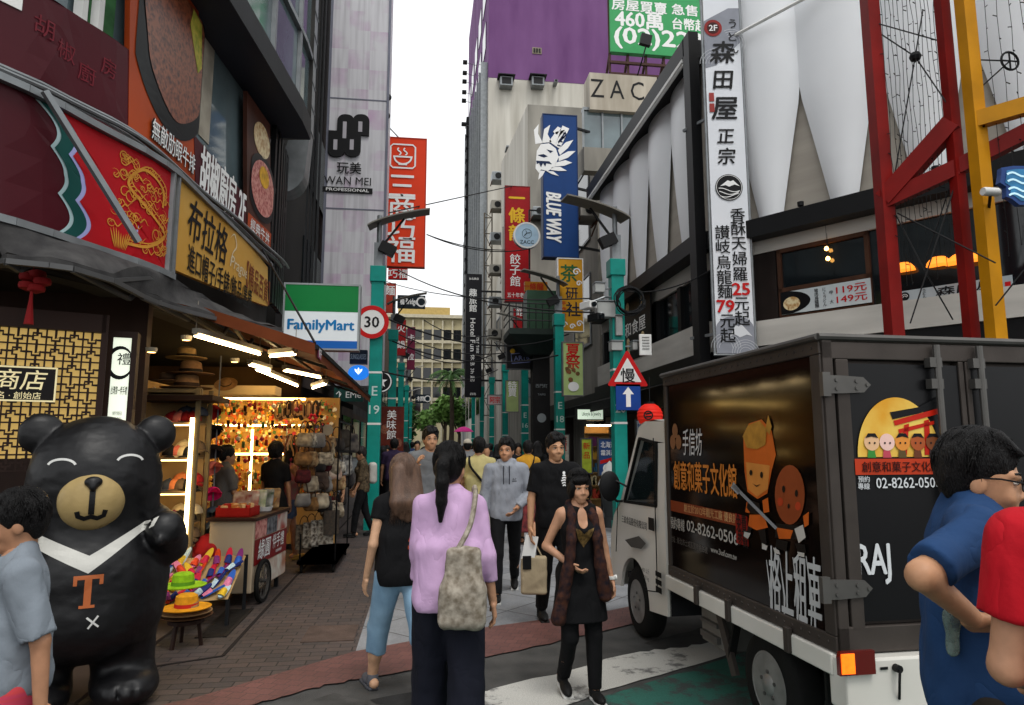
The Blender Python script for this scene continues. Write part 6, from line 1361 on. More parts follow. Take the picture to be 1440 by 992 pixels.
# boxes, cameras and cable coil at pole E 20
def boxes(t, lst, m):
 for nm, x0, y0, x1, y1, Y, dp in lst:
  a, c = aY(x0, y0, Y), aY(x1, y1, Y); b = MB(); b.box((a.x, Y, c.z), (c.x, Y+dp, a.z), bev=.012); b.build(nm, [m], t)
GREYM = M('equipment grey', '#a5a7a4', .5, .1, var=.1, vs=5); 
for nm, lab, bx in [('equipment_box', 'large grey equipment box left of the cable coil', (840, 424, 866, 446)), ('equipment_box', 'small grey box above the traffic cameras', (837, 398, 851, 411)), ('equipment_box', 'upright grey box on the left flank of the teal pole', (866, 444, 876, 472)), ('equipment_box', 'small grey box above the slow sign, left of the pole', (860, 480, 876, 493)), ('equipment_box', 'grey box right of the pole behind the slow sign', (890, 480, 897, 492))]:
 a = aY(bx[0], bx[3], 12.6); t = thing(nm, lab, 'equipment box', tuple(a)); boxes(t, [('case',)+bx+(12.55, .22)], GREYM); c = aY(bx[2], bx[1], 12.55); b = MB(); b.box((a.x-.015, 12.53, c.z), (c.x+.015, 12.8, c.z+.02)); b.build('lid', [STEEL], t); b = MB(); b.bar((c.x, 12.7, c.z-.08), (XR, 12.75, c.z-.08), .03); b.build('bracket', [STEEL], t)
p = aY(908, 486, 12.4); t = thing('notice_panel', 'pale panel with rows of small print right of pole E 20', 'panel', tuple(p)); boxes(t, [('panel', 899, 470, 917, 500, 12.4, .05)], WHITEP); b = MB(); a = aY(908, 475, 12.39)
for k in range(5): b.box((a.x-.07, 12.388, a.z-.055*k), (a.x+.07, 12.395, a.z-.055*k+.012))
b.build('print', [M('grey print', '#70706c', .6)], t)
for k, (x, y, lab) in enumerate([(827, 430, 'white traffic camera beside the amber tea sign'), (838, 447, 'dark traffic camera under the white traffic camera')]):
 p = aY(x, y, 12.5); t = thing('traffic_camera', lab, 'camera', tuple(p)); R = Matrix.Rotation(rad(25), 3, 'Z'); b = MB(); b.box(p+Vector((-.09, -.16, -.07)), p+Vector((.09, .16, .07)), R, .015); b.build('body', [[WHITEP, DSTEEL][k]], t); b = MB(); b.lathe([(.05, -.2), (.055, -.15)], p, 14, 'y', R); b.build('lens', [GLASS], t); b = MB(); b.tube([p+Vector((.05, .05, .07)), p+Vector((.35, .1, .2)), Vector((XR, 12.75, p.z+.22))], .02, 6); b.build('arm', [STEEL], t)
t = thing('cable_coil', 'coil of black cable hung on the teal pole E 20', 'cable', (XR, 12.5, 4.1)); c = aY(884, 424, 12.45); b = MB(); r_ = random.Random(2)
for k in range(9): ph = r_.uniform(0, 6); rr = .27+r_.uniform(-.05, .04); b.tube([c+Vector((r_.uniform(-.02, .02)+rr*math.cos(a), -.05-.02*k*.4+.02*math.sin(3*a+ph), rr*math.sin(a)*.95)) for a in np.linspace(0, 6.4, 26)], .012, 5)
b.build('coil', [BLACKP], t, True)
# overhead cables
CAB = M('black cable', '#1a1a1b', .6)
def cable(p, q, sag, n=14, r=.018): 
 p, q = Vector(p), Vector(q); return [p.lerp(q, u)-Vector((0, 0, sag*4*u*(1-u))) for u in np.linspace(0, 1, n)]
cl = [(aY(600, 330, 22), aY(745, 350, 24), .3, .02), (aY(525, 440, 14), aY(800, 470, 18.9), .5, .02), (aY(560, 380, 24), aY(870, 440, 13), .4, .02), (aY(545, 300, 18), aY(720, 262, 26), -.0, .018), (aY(552, 480, 21), aY(785, 500, 18), .4, .022), (aY(560, 470, 25), aY(742, 490, 24), .45, .02), (aY(596, 450, 40), aY(700, 470, 36), .5, .03), (aY(540, 395, 30), aY(830, 420, 14), .3, .016), (aY(880, 410, 12.7), aY(1000, 380, 11.6), .15, .014), (aY(525, 520, 14), aY(700, 520, 30), .35, .02), (aY(575, 490, 38), aY(690, 500, 36), .6, .03), (aY(600, 330, 24), aY(710, 352, 26), .15, .02)]
for k, (p, q, s_, r_) in enumerate(cl):
 b = MB(); b.tube(cable(p, q, s_), r_, 5); tag(b.build('overhead_cable', [CAB], None, True), 'thin black overhead cable strung across the street between poles and signs', 'cable', 'cables strung across the street')
# ------------------------------------------------------------------ right ground floor
t = thing('street_shop', 'open fronted shop with dark awning on the right behind the teal pole E 20', 'shop front', (5.2, 15, 0))
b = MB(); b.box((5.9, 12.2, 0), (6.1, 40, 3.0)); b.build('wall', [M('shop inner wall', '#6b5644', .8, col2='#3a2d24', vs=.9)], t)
b = MB(); b.box((5.3, 12.0, 2.45), (5.5, 20, 2.95)); b.build('fascia', [BLACKP], t); MB().box((5.2, 20.2, 2.6), (5.5, 31, 3.2)).build('fascia', [BLACKP], t)
for y in (12.1, 15.2, 17.8, 20.1, 24.5, 28): MB().box((5.2, y, 0), (5.5, y+.3, 2.6)).build('pier', [M('dark pier', '#2c2522', .7)], t)
b = MB(); b.grid(lambda u, v: Vector((5.35-1.25*v, 12.9+7*u, 3.0-.35*v)), 10, 2); b.grid(lambda u, v: Vector((4.1, 12.9+7*u, 2.65-.22*v)), 10, 1); b.build('awning', [M('black awning', '#1a1a1a', .8, var=.2)], t)
b = MB(); pl = Pl((5.28, 17.4, 2.45), (0, -1, 0))
a, c = aY(812, 577, 16.4), aY(848, 590, 16.4)
t2_, pl = vboard('light_box_sign', 'small lit pale green shop sign under the dark awning on the right', 812, 576, 848, 590, 16.4, M('lit pale sign', '#c8d8c4', .4, var=.05, emit=.7), .15, trim=BLACKP); put(t2_, pl, [(('Lifestyle & Jewelry', pl.W*.55, pl.H*.5, pl.H*.42, .005), dict(maxw=pl.W*.75))], M('dark green ink', '#234a3a', .5))
# goods on shelves inside the right shop: shelving unit with lit strip
t = thing('display_shelf', 'lit display shelves of small goods inside the right hand shop', 'shelf', (5.4, 15.4, 0))
a, c = aY(822, 600, 17), aY(858, 700, 17); b = MB(); b.box((a.x, 17, 0.1), (c.x, 17.05, a.z)); 
for z in np.arange(.3, a.z, .32): b.box((a.x, 16.7, z), (c.x, 17, z+.025))
b.build('shelf', [M('shelf wood', '#a8834e', .6, var=.15)], t)
b = MB(); b.box((a.x, 16.7, a.z), (c.x, 16.78, a.z+.04)); b.build('light_strip', [M('shelf light', '#ffe9c0', .4, var=0, emit=9, ecol='#ffdca8')], t)
r_ = random.Random(8)
for k in range(40):
 z = .325+.32*(k % 6); 
 if z > a.z-.2: continue
 x = a.x+.05+r_.random()*(c.x-a.x-.1); h = r_.uniform(.1, .24); b = MB(); b.box((x-.04, 16.74, z), (x+.04, 16.84, z+h), bev=.01); tag(b.build('boxed_goods', [M('goods %d' % (k % 6), ['#b8402c', '#d8c89a', '#3a6a8a', '#c89a3a', '#7a3a6a', '#d8d8d0'][k % 6], .5)]), 'one of many small boxed goods on the lit shelves of the right hand shop', 'goods', 'boxed goods on the right shop shelves')
# leaning boards and standing banners before it
for k, (x0, y0, x1, y1, Y, c_, tx, tm, lab) in enumerate([(842, 618, 868, 668, 14.2, '#2a4a80', '北海道 霜淇淋', WINK, 'blue poster board with white characters before the right shop'), (818, 618, 832, 665, 15.0, '#a8b83a', '新品', REDI, 'slanted lime green poster in the right shop entrance'), (784, 612, 800, 650, 18.4, '#c8c2b4', '菜單', REDI, 'white menu board right of the man in black'), (895, 592, 905, 630, 14, '#b8c4cc', '特價', BLUEI, 'pale blue poster half hidden behind the red lantern'), (750, 610, 772, 648, 22.5, '#c4bba6', '鍋物', REDI, 'cream menu banner at the base of the dark column')]):
 t, pl = vboard('poster_board', lab, x0, y0, x1, y1, Y, M('board '+c_, c_, .5, col2=None, var=.25, vs=7), .04, trim=M('board edge', '#4a4a4a', .6)); n = len(tx.replace(' ', ''))
 if ' ' in tx: a_, b_ = tx.split(); put(t, pl, [((a_, pl.W*.5, pl.H*.85, pl.H*.15, .01), dict(maxw=pl.W*.8)), ((b_, pl.W*.5, pl.H*.62, pl.H*.13, .01), dict(maxw=pl.W*.8))], tm); b = MB(); pl.poly(b, [(pl.W*.05, pl.H*.3), (pl.W*.95, pl.H*.42), (pl.W*.95, pl.H*.52), (pl.W*.05, pl.H*.40)], .006); b.build('red_flash', [REDI], t); b = MB(); pl.disc(b, pl.W*.4, pl.H*.18, pl.W*.2, .007, ry=pl.H*.12); b.build('print', [WINK], t)
 else: put(t, pl, [((ch, pl.W*.5, pl.H*(.8-.28*i), min(pl.W*.6, .2), .01), {}) for i, ch in enumerate(tx)], tm)
 if pl.o.z > .05: b = MB(); b.bar((pl.o.x+.05, Y+.02, 0), (pl.o.x+.05, Y+.02, pl.o.z), .03); b.bar((pl.o.x+pl.W-.05, Y+.02, 0), (pl.o.x+pl.W-.05, Y+.02, pl.o.z), .03); b.build('stand', [BLACKP], t)
a = aY(858, 690, 13.6); t = thing('cone_figure', 'pale soft ice cream cone display standing by pole E 20', 'display', (a.x, 13.6, 0)); b = MB(); b.lathe([(.12, .2), (.2, .75)], (a.x, 13.6, 0), 16); b.lathe([(.14, 0), (.14, .2)], (a.x, 13.6, 0), 16); b.build('cone', [M('cone print', '#3a3f42', .6)], t, True); b = MB(); b.lathe([(.2, .75), (.24, .85), (.2, .95), (.17, 1.0), (.16, 1.08), (.1, 1.15), (.08, 1.24), (.0001, 1.32)], (a.x, 13.6, 0), 18); b.build('swirl', [WHITEP], t, True)
# red lanterns
p = aY(914, 585, 12.0); t = thing('paper_lantern', 'round glowing red paper lantern with black mark above the truck cab', 'lantern', tuple(p)); b = MB(); R_ = .23
b.lathe([(.08, -.22)]+[(R_*math.cos(a)*(1+.03*math.cos(a*22)), R_*math.sin(a)) for a in np.linspace(-1.2, 1.2, 30)]+[(.08, .22)], p, 28); b.build('shade', [M('lantern red', '#c8231a', .6, var=.08, emit=.22, ecol='#e02a14')], t, True)
b = MB(); b.lathe([(.09, .2), (.09, .25)], p, 14); b.lathe([(.09, -.25), (.09, -.2)], p, 14); b.tube([p+Vector((0, 0, .25)), p+Vector((0, 0, .7))], .01, 5); b.build('cap', [BLACKP], t)
b = MB(); pl = Pl(p+Vector((-.10, -.205, 0)), (1, -.35, 0)); pl.ring(b, 0, 0, .06, .085, .012, 24); pl.stroke(b, [(-.05, .02), (.05, .04)], .03, .012); pl.stroke(b, [(-.05, -.03), (.05, -.02)], .03, .012); b.build('mark', [INK], t)
# posters on the black shop wall above pole E 20
t = sgn('menu_wall', 'black wall panel of food pictures and white characters left of the corner banner', F1.at(5.4, 3.5, .2)); u0, z0 = F1.px(886, 512); u1, z1 = F1.px(926, 400)
b = MB(); F1.rect(b, u0, z0, u1, z1, .215, .03); b.build('panel', [BLACKP], t); b = MB(); F1.text(b, '和食屋', u0+(u1-u0)*.5, z0+(z1-z0)*.5, .3, .015, d=.222, maxw=(u1-u0)*.7); b.build('lettering', [WINK], t); b = MB(); r_ = random.Random(6)
for k in range(6): F1.disc(b, u0+(u1-u0)*(.25+.5*(k % 2)), z0+(z1-z0)*(.12+.16*(k//2)+(.42 if k > 3 else 0)), .14, .222, n=12)
b.build('dish_print', [NOODLE], t)
# window air conditioners and pipes up the right row
for k, (x, y, Y, lab) in enumerate([(700, 250, 42, 'topmost air conditioner on the narrow pale building'), (699, 290, 42, 'second air conditioner down the narrow pale building'), (698, 335, 42, 'third air conditioner down the narrow pale building'), (697, 380, 42, 'fourth air conditioner down the narrow pale building'), (696, 425, 42, 'fifth air conditioner down the narrow pale building'), (695, 470, 42, 'lowest air conditioner on the narrow pale building'), (757, 300, 30.6, 'rusty air conditioner beside the blue dragon sign'), (826, 300, 20.6, 'air conditioner under the glazed balcony')]):
 p = aY(x, y, Y); s_ = .4 if Y > 40 else .3; t = thing('air_conditioner', lab, 'air conditioner', tuple(p), 0, 'air conditioners up the right row'); b = MB(); b.box(p+Vector((-s_, -.35, -s_*.7)), p+Vector((s_, .6, s_*.7)), bev=.02); b.build('case', [STC if k % 2 else STEEL], t); b = MB(); b.lathe([(s_*.5, -.02), (s_*.5, 0)], p+Vector((0, -.36, 0)), 18, 'y'); b.build('fan_grille', [BLACKP], t); b = MB(); b.bar(p+Vector((-s_, -.2, -s_*.8)), p+Vector((-s_, .7, -s_*.8)), .05); b.bar(p+Vector((s_, -.2, -s_*.8)), p+Vector((s_, .7, -s_*.8)), .05); b.bar(p+Vector((s_, -.2, -s_*.8)), p+Vector((s_, .7, -s_*1.8)), .04); b.build('bracket', [M('rust', '#5a3a2a', .8)], t)
t = thing('fire_escape', 'thin steel ladder frame climbing the right row beside the hotel sign', 'fire escape', tuple(aY(684, 560, 44))); b = MB(); a, c = aY(680, 540, 44), aY(692, 300, 44)
for x in (a.x, c.x): b.tube([(x, 44, 3), (x, 44, c.z)], .05, 5)
for i, z in enumerate(np.arange(3.5, c.z, 1.1)): b.bar((a.x, 44, z), (c.x, 44, z), .06); b.bar((a.x, 44, z), (c.x, 44, min(z+1.1, c.z)), .04) if i % 2 else b.bar((c.x, 44, z), (a.x, 44, min(z+1.1, c.z)), .04)
b.build('ladder', [M('weathered steel', '#5c554a', .7, .3)], t)
for k, x in enumerate((708, 734, 753)): p = aY(x, 300, 31.5-k*.2); b = MB(); b.tube([(p.x, p.y, 2), (p.x, p.y, 12+k)], .06, 6); tag(b.build('drainpipe', [STC], None, True), ['stained drainpipe left of the red dumpling sign', 'stained drainpipe behind the round blue sign', 'stained drainpipe left of the blue dragon sign'][k], 'pipe')
# ------------------------------------------------------------------ the delivery truck
TY = rad(2.4); TO = Vector((1.985, 3.17, 0)); TM = Matrix.Translation(TO) @ Matrix.Rotation(TY, 4, 'Z')
tk = thing('delivery_truck', 'small white delivery truck with dark lettered cargo box parked on the right', 'truck', tuple(TO), TY)
def TB(): b = MB(); b.T = TM; return b
TW = M('dirty white truck paint', '#c4c1b8', .3, col2='#d8d5cd', vs=1.5, coat=.3); VIN = M('dark glossy vinyl', '#0a0807', .10, col2='#120a07', vs=.7, spec=.2); VIND = M('dark vinyl door', '#0c0c0e', .35, var=.15, vs=1, spec=.25); FRM = M('brownish steel frame', '#453f3b', .5, .4, var=.18, vs=4, bump=.05); RUB = M('tyre rubber', '#151514', .85, var=.25, vs=9, bump=.3, bs=60); ALU = M('worn aluminium', '#5e5c59', .45, .6, var=.12, vs=6); UNDER = M('chassis black', '#0a0a0a', .8, var=.3, vs=6)
zb, zt, BL, BW = .665, 2.175, 2.02, 1.62
b = TB(); b.box((.012, .03, zb), (BW, BL, zt-.02)); b.build('cargo_box', [FRM], tk)
b = TB(); b.box((.004, .09, zb+.075), (.02, BL-.05, zt-.075)); b.build('side_panel', [VIN], tk)
b = TB()
for y0, y1, z0, z1 in ((0, BL, zt-.075, zt), (0, BL, zb, zb+.075)): b.box((-.012, y0, z0), (.03, y1, z1), bev=.006)
for y0, y1 in ((.0, .085), (BL-.055, BL)): b.box((-.010, y0, zb+.075), (.03, y1, zt-.075), bev=.006)
b.box((-.02, -.012, zt-.012), (BW+.02, BL+.01, zt+.022), bev=.01)
for k in range(26):
 y = .06+k*.076
 for z in (zt-.038, zb+.04): b.lathe([(.009, 0), (.007, -.004)], (-.012, y, z), 8, 'x')
b.build('frame_rail', [FRM], tk)
b = TB(); b.tube([(-.02, -.01, zt+.012), (-.02, BL, zt+.012)], .018, 8); b.tube([(-.02, -.012, zt+.012), (BW, -.012, zt+.012)], .018, 8); b.build('roof_edge', [ALU], tk, True)
# rear doors
b = TB(); b.box((.10, -.004, zb+.14), (.80, .04, zt-.12)); b.box((.83, -.004, zb+.14), (1.53, .04, zt-.12)); b.build('door_panel', [VIND], tk)
b = TB()
for x0, x1, z0, z1 in ((.0, BW, zb, zb+.12), (.0, BW, zt-.1, zt-.012), (.0, .055, zb, zt), (.07, .14, zb+.1, zt-.1), (.775, .805, zb+.1, zt-.1), (.815, .845, zb+.1, zt-.1), (1.56, BW, zb, zt)): b.box((x0, -.014, z0), (x1, .035, z1), bev=.005)
b.build('door_frame', [FRM], tk)
PR = Pl(TM @ Vector((0, -.006, zb)), TM.to_3x3() @ Vector((1, 0, 0))); PS = Pl(TM @ Vector((.004, BL, zb)), TM.to_3x3() @ Vector((0, -1, 0)))
for py_ in (541, 829):
 u, v = PR.px(1160, py_); b = MB()
 def hp(*q): return [(u+x, v+z) for x, z in q]
 PR.poly(b, hp((-.0, -.045), (.07, -.045), (.20, -.038), (.24, 0), (.20, .038), (.07, .045), (0, .045)), .022, .016); PR.rect(b, u-.03, v-.06, u+.012, v+.06, .030, .03)
 for x, z in ((.05, .022), (.05, -.022), (.16, .018), (.16, -.018), (.22, 0)): PR.disc(b, u+x, v+z, .010, .028, .008, 10)
 b.build('hinge', [ALU], tk)
for px_ in (1322, 1383):
 u, _ = PR.px(px_, 650); b = MB(); b.tube([PR.at(u, .02, .035), PR.at(u, zt-zb-.02, .035)], .017, 10); b.build('lock_rod', [ALU], tk, True); b = MB()
 for v in (PR.px(px_, 541)[1], .12, 1.40): PR.rect(b, u-.05, v-.025, u+.02, v+.025, .045, .04)
 b.build('rod_clamp', [ALU], tk)
# rear artwork
c = PR.px(1263, 620); k_ = PR.px(1264, 620)[0]-c[0]
SUNP = M('sun print', '#d89a2a', .35, col2='#e8c860', vs=5); REDO = M('red orange print', '#b83a1c', .35, var=.08)
b = MB(); PR.poly(b, [(c[0]+58*k_*math.cos(a), c[1]-20*k_+74*k_*math.sin(a)) for a in np.linspace(0, math.pi, 40)], .004); b.build('sun_print', [SUNP], tk)
b = MB(); q = lambda *p: PR.poly(b, [PR.px(x, y) for x, y in p], .007)
q((1255, 592), (1320, 574), (1320, 582), (1257, 599)); q((1262, 604), (1312, 592), (1312, 597), (1263, 610)); q((1270, 598), (1277, 596), (1274, 640), (1266, 640)); q((1298, 592), (1305, 590), (1308, 640), (1299, 640)); b.build('torii_print', [M('torii red', '#b8200e', .35)], tk)
b = MB(); q((1250, 580), (1290, 573), (1322, 556), (1321, 572), (1290, 582), (1254, 590)); b.build('torii_roof_print', [INK], tk)
skp = [('#e0b48a', '#3c8a3a'), ('#e8c0b4', '#c04a5a'), ('#d88a3a', '#5a4a2a'), ('#a8542a', '#6a3a24'), ('#7a4426', '#3a2a2a')]
for i, (hc, bc) in enumerate(skp):
 x = 1224+i*21.5; b = MB(); u, v = PR.px(x, 622); PR.disc(b, u, v, 10.5*k_, .010+.0004*i, n=20); b.build('figure_head_print', [M('print '+hc, hc, .4)], tk)
 b = MB(); u2, v2 = PR.px(x, 637); PR.poly(b, [(u2-6*k_, v2-6*k_), (u2+6*k_, v2-6*k_), (u2+4*k_, v2+6*k_), (u2-4*k_, v2+6*k_)], .009+.0004*i); b.build('figure_body_print', [M('print '+bc, bc, .4)], tk)
 b = MB(); 
 for s_ in (-3.6, 3.6): PR.disc(b, u+s_*k_, v-1*k_, 1.3*k_, .013, n=8)
 PR.poly(b, [(u-9*k_, v+5*k_), (u-5*k_, v+10.8*k_), (u+5*k_, v+10.8*k_), (u+9*k_, v+5*k_), (u, v+7*k_)], .0125) if i != 1 else None
 b.build('figure_face_print', [INK], tk)
b = MB(); u0, v0 = PR.px(1201, 668); u1, v1 = PR.px(1326, 645); PR.rect(b, u0, v0, u1, v1, .012); b.build('red_plate_print', [REDO], tk)
b = MB(); PR.text(b, '創意和菓子文化館', (u0+u1)/2, (v0+v1)/2, abs(v1-v0)*.55, .012, d=.015, maxw=(u1-u0)*.86); b.build('lettering', [M('print dark red', '#3a0c08', .4)], tk)
b = MB(); u, v = PR.px(1277, 679); PR.text(b, '02-8262-0506', u, v, 14*k_, .012, d=.004, maxw=90*k_); u, v = PR.px(1214, 674); PR.text(b, '預約', u, v, 6.5*k_, .01, d=.004); u, v = PR.px(1214, 684); PR.text(b, '專線', u, v, 6.5*k_, .01, d=.004)
u, v = PR.px(1206, 794); PR.text(b, 'RAJ', u, v, 40*k_, .02, d=.004, align='LEFT', sx=.62); b.build('lettering', [M('print white', '#cfd2d4', .4, var=0)], tk)
# side artwork, placed on the side panel as measured
b = MB(); st = lambda tx, x, y, h, mw, bold=.012, **k: (lambda uv: PS.text(b, tx, uv[0], uv[1], h, bold, d=.004, maxw=mw, **k))(PS.px(x, y))
du = lambda xa, xb, y: abs(PS.px(xa, y)[0]-PS.px(xb, y)[0])
st('創意和菓子文化館', 988, 672, .175, du(944, 1030, 672), .016); b.build('orange_lettering', [M('print orange', '#c4762e', .35, var=.1, vs=8)], tk)
b = MB(); st('02-8262-0506', 1000, 748, .085, du(965, 1036, 748), .02); st('預約專線', 953, 737, .075, du(944, 964, 737), .012); st('www.3usf.com.tw', 1018, 778, .04, du(1000, 1036, 778), .01); b.build('lettering', [M('print grey white', '#a9a6a0', .4)], tk)
b = MB(); st('地址 : 新北市土城區國際路55號', 968, 765, .04, du(945, 997, 765), .0); b.build('lettering', [M('print dim grey', '#5c5854', .4)], tk)
b = MB(); st('手信坊', 974, 622, .16, du(960, 988, 622), .006, shear=.2); st('格上租車', 1117, 824, .30, du(1078, 1150, 822), .008, shear=.2)
for k in range(4): u, v = PS.px(1084+19*k, 840); PS.stroke(b, [(u-.02, v+.2), (u+.01, v), (u-.01, v-.16)], .018, .0045, True)
b.build('brush_lettering', [M('print silver', '#b9babb', .4)], tk)
b = MB(); uv = [PS.px(*p) for p in ((942, 703), (1050, 726), (1050, 743), (942, 718))]; PS.poly(b, uv, .003); b.build('orange_band_print', [M('print rust', '#7c3418', .4)], tk)
b = MB(); st('創立於2012年觀光工廠 優良評鑑', 1000, 722, .05, du(960, 1040, 722), .006); b.build('lettering', [M('print sand', '#c89a6a', .4)], tk)
b = MB(); uv = [PS.px(*p) for p in ((1035, 722), (1052, 727), (1054, 769), (1037, 764))]; PS.poly(b, uv, .006); b.build('seal_print', [M('print seal red', '#8c1a12', .4)], tk); b = MB(); st('免費', 1044, 736, .09, du(1037, 1051, 736), .01); st('參觀', 1046, 757, .09, du(1039, 1053, 757), .01); b.v = [v+PS.n*.004 for v in b.v]; b.build('seal_lettering', [INK], tk)
b = MB(); 
for x, y in ((950, 606), (947, 622), (955, 622)): u, v = PS.px(x, y); PS.disc(b, u, v, .05, .005, ry=.055)
b.build('petal_print', [M('print brown', '#7a5034', .4)], tk)
# two cartoon figures on the side: a tall one in an orange hood and a round brown one
def fig(pts_list, nm, m, d):
 b = MB()
 for pts in pts_list: PS.poly(b, [PS.px(*p) for p in pts], d)
 b.build(nm, [m], tk)
def oval(cx, cy, rx, ry, n=24, a0=0, a1=6.2832): return [(cx+rx*math.cos(a), cy+ry*math.sin(a)) for a in np.linspace(a0, a1, n, endpoint=False)]
ORP = M('print pumpkin', '#c05a1c', .35, var=.1, vs=9); ORL = M('print light orange', '#c8803a', .35, var=.08, vs=9); BRP = M('print clay brown', '#8a4020', .35, var=.12, vs=6); BKP = M('print black', '#0c0b0c', .4); OCH = M('print ochre', '#a8782c', .35, var=.25, vs=14)
fig([[(1047, 640), (1046, 612), (1054, 596), (1072, 590), (1086, 606), (1092, 640), (1086, 662), (1080, 694), (1066, 702), (1052, 692), (1048, 664)]], 'hood_print', ORP, .004)
fig([[(1050, 650), (1084, 655), (1081, 688), (1066, 699), (1053, 688)]], 'figure_head_print', ORL, .006)
fig([[(1046, 614), (1054, 598), (1070, 592), (1080, 604), (1078, 626), (1066, 632), (1052, 630)], [(1078, 604), (1082, 584), (1087, 600), (1084, 612)]], 'helmet_print', OCH, .008)
fig([oval(1058, 665, 2, 4), oval(1073, 668, 2, 4.5), [(1060, 680), (1066, 683), (1072, 681), (1066, 685)], [(1054, 702), (1070, 708), (1072, 724), (1058, 722), (1052, 714)]], 'figure_face_print', BKP, .010)
fig([[(1056, 724), (1076, 724), (1082, 742), (1066, 746), (1054, 740)], [(1074, 704), (1082, 700), (1084, 720), (1076, 722)], [(1052, 706), (1058, 704), (1056, 722), (1050, 720)]], 'figure_body_print', ORP, .009)
fig([[(1068, 746), (1078, 744), (1080, 764), (1074, 768)], [(1054, 738), (1060, 742), (1056, 752), (1052, 750)]], 'figure_leg_print', BKP, .009); fig([[(1074, 764), (1082, 768), (1080, 774), (1074, 772)], [(1049, 748), (1058, 750), (1054, 758), (1048, 754)]], 'figure_shoe_print', M('print pale', '#b8b4ae', .4), .011)
fig([[(1032, 684), (1036, 682), (1096, 742), (1093, 745)], [(1030, 686), (1034, 678), (1044, 690), (1040, 696)]], 'spear_print', M('print steel', '#8a8c90', .4), .012)
fig([oval(1112, 696, 21, 42)], 'figure_head_print', BRP, .006)
fig([oval(1104, 688, 2.2, 5), oval(1122, 694, 2.2, 5), oval(1111, 712, 1.6, 3.4), [(1093, 736), (1132, 740), (1136, 760), (1092, 756)], [(1094, 758), (1110, 762), (1108, 776), (1092, 770)], [(1120, 764), (1134, 766), (1136, 778), (1124, 776)]], 'figure_clothes_print', BKP, .009)
fig([[(1094, 742), (1118, 746), (1114, 758), (1098, 758)], [(1132, 726), (1140, 720), (1140, 738), (1134, 742)]], 'figure_arm_print', ORP, .011)
fig([[(1120, 744), (1132, 738), (1136, 756), (1126, 764)], [(1098, 774), (1090, 770), (1092, 778), (1100, 780)], [(1124, 776), (1134, 778), (1134, 784), (1126, 782)]], 'fan_print', M('print pale', '#b8b4ae', .4), .012)
fig([oval(1099, 706, 4, 6), oval(1124, 712, 4, 6)], 'cheek_print', M('print cheek', '#b03c1e', .4), .008)
# lower white side rail, hooks, bumper
b = TB(); b.box((-.03, .02, zb-.105), (.05, BL+.02, zb-.004), bev=.008); b.build('side_rail', [TW], tk)
for y in (.35, 1.0, 1.45): b = TB(); b.box((-.05, y, zb-.10), (-.02, y+.05, zb+.03), bev=.006); b.build('rail_hook', [FRM], tk)
b = TB(); b.box((-.02, -.075, zb-.245), (BW+.02, .06, zb-.008), bev=.012); b.build('bumper', [TW], tk)
uL, vL = PR.px(1202, 931); pB = Pl(TM @ Vector((0, -.078, 0)), TM.to_3x3() @ Vector((1, 0, 0))); uL, vL = pB.px(1202, 931)
b = MB(); pB.poly(b, [(uL-.094+(0 if z < 2 else 0), vL-.052), (uL+.09, vL-.052), (uL+.09, vL+.052), (uL-.085, vL+.052), (uL-.094, vL+.03)], .022, .022); tl_ = b.build('tail_light', [M('tail lens dark red', '#5a0c08', .15, var=.2, spec=.7)], tk)
b = MB(); pB.rect(b, uL-.085, vL-.044, uL-.018, vL+.044, .027, .006); b.build('lit_indicator', [M('lit amber lens', '#ff7a1a', .2, var=.35, vs=40, emit=1.6, ecol='#ff5a12')], tl_)
b = MB(); uX, vX = pB.px(1259, 939); pB.disc(b, uX, vX, .018, .03, .03, 14); b.tube([pB.at(uX, vX, .03), pB.at(uX-.01, vX-.05, .035), pB.at(uX+.01, vX-.14, .0)], .006, 6); pB.rect(b, uX-.08, vX-.006, uX-.04, vX+.006, .003, .002); b.build('socket', [BLACKP], tk)
b = TB(); b.box((.50, -.07, zb-.37), (.95, -.04, zb-.26)); b.build('number_plate', [M('plate dull red', '#7a2a28', .5)], tk)  # number plate in one even dull red
# chassis
b = TB(); b.box((.28, .0, .36), (.40, 3.2, .50)); b.box((1.22, .0, .36), (1.34, 3.2, .50)); b.box((.1, .2, .50), (1.52, 2.0, .56)); b.box((.3, .62, .22), (1.3, .76, .34)); b.lathe([(.13, -.12), (.16, 0), (.13, .12)], (.8, .7, .28), 14, 'x'); b.build('chassis', [UNDER], tk)
u_, v_ = PS.px(1016, 880); b = TB(); b.box((.06, 1.28, .30), (.32, 1.62, .54), bev=.01); b.build('battery_box', [M('battery grey', '#6b6863', .6, var=.2)], tk)
b = TB(); b.box((.03, 1.33, .34), (.06, 1.58, .38)); b.box((.03, 1.33, .44), (.06, 1.58, .46)); b.build('box_strap', [ALU], tk)
b = TB(); b.box((.02, .14, .10), (.26, .16, .60)); b.box((.02, .16, .57), (.26, 1.08, .60)); b.bar((.06, 1.08, .58), (.06, 1.2, .3), .05, .02); b.build('mud_flap', [RUB], tk)
b = TB(); b.bar((.03, 1.28, .56), (.06, 1.15, .2), .03, .05); b.build('guard_bar', [FRM], tk)
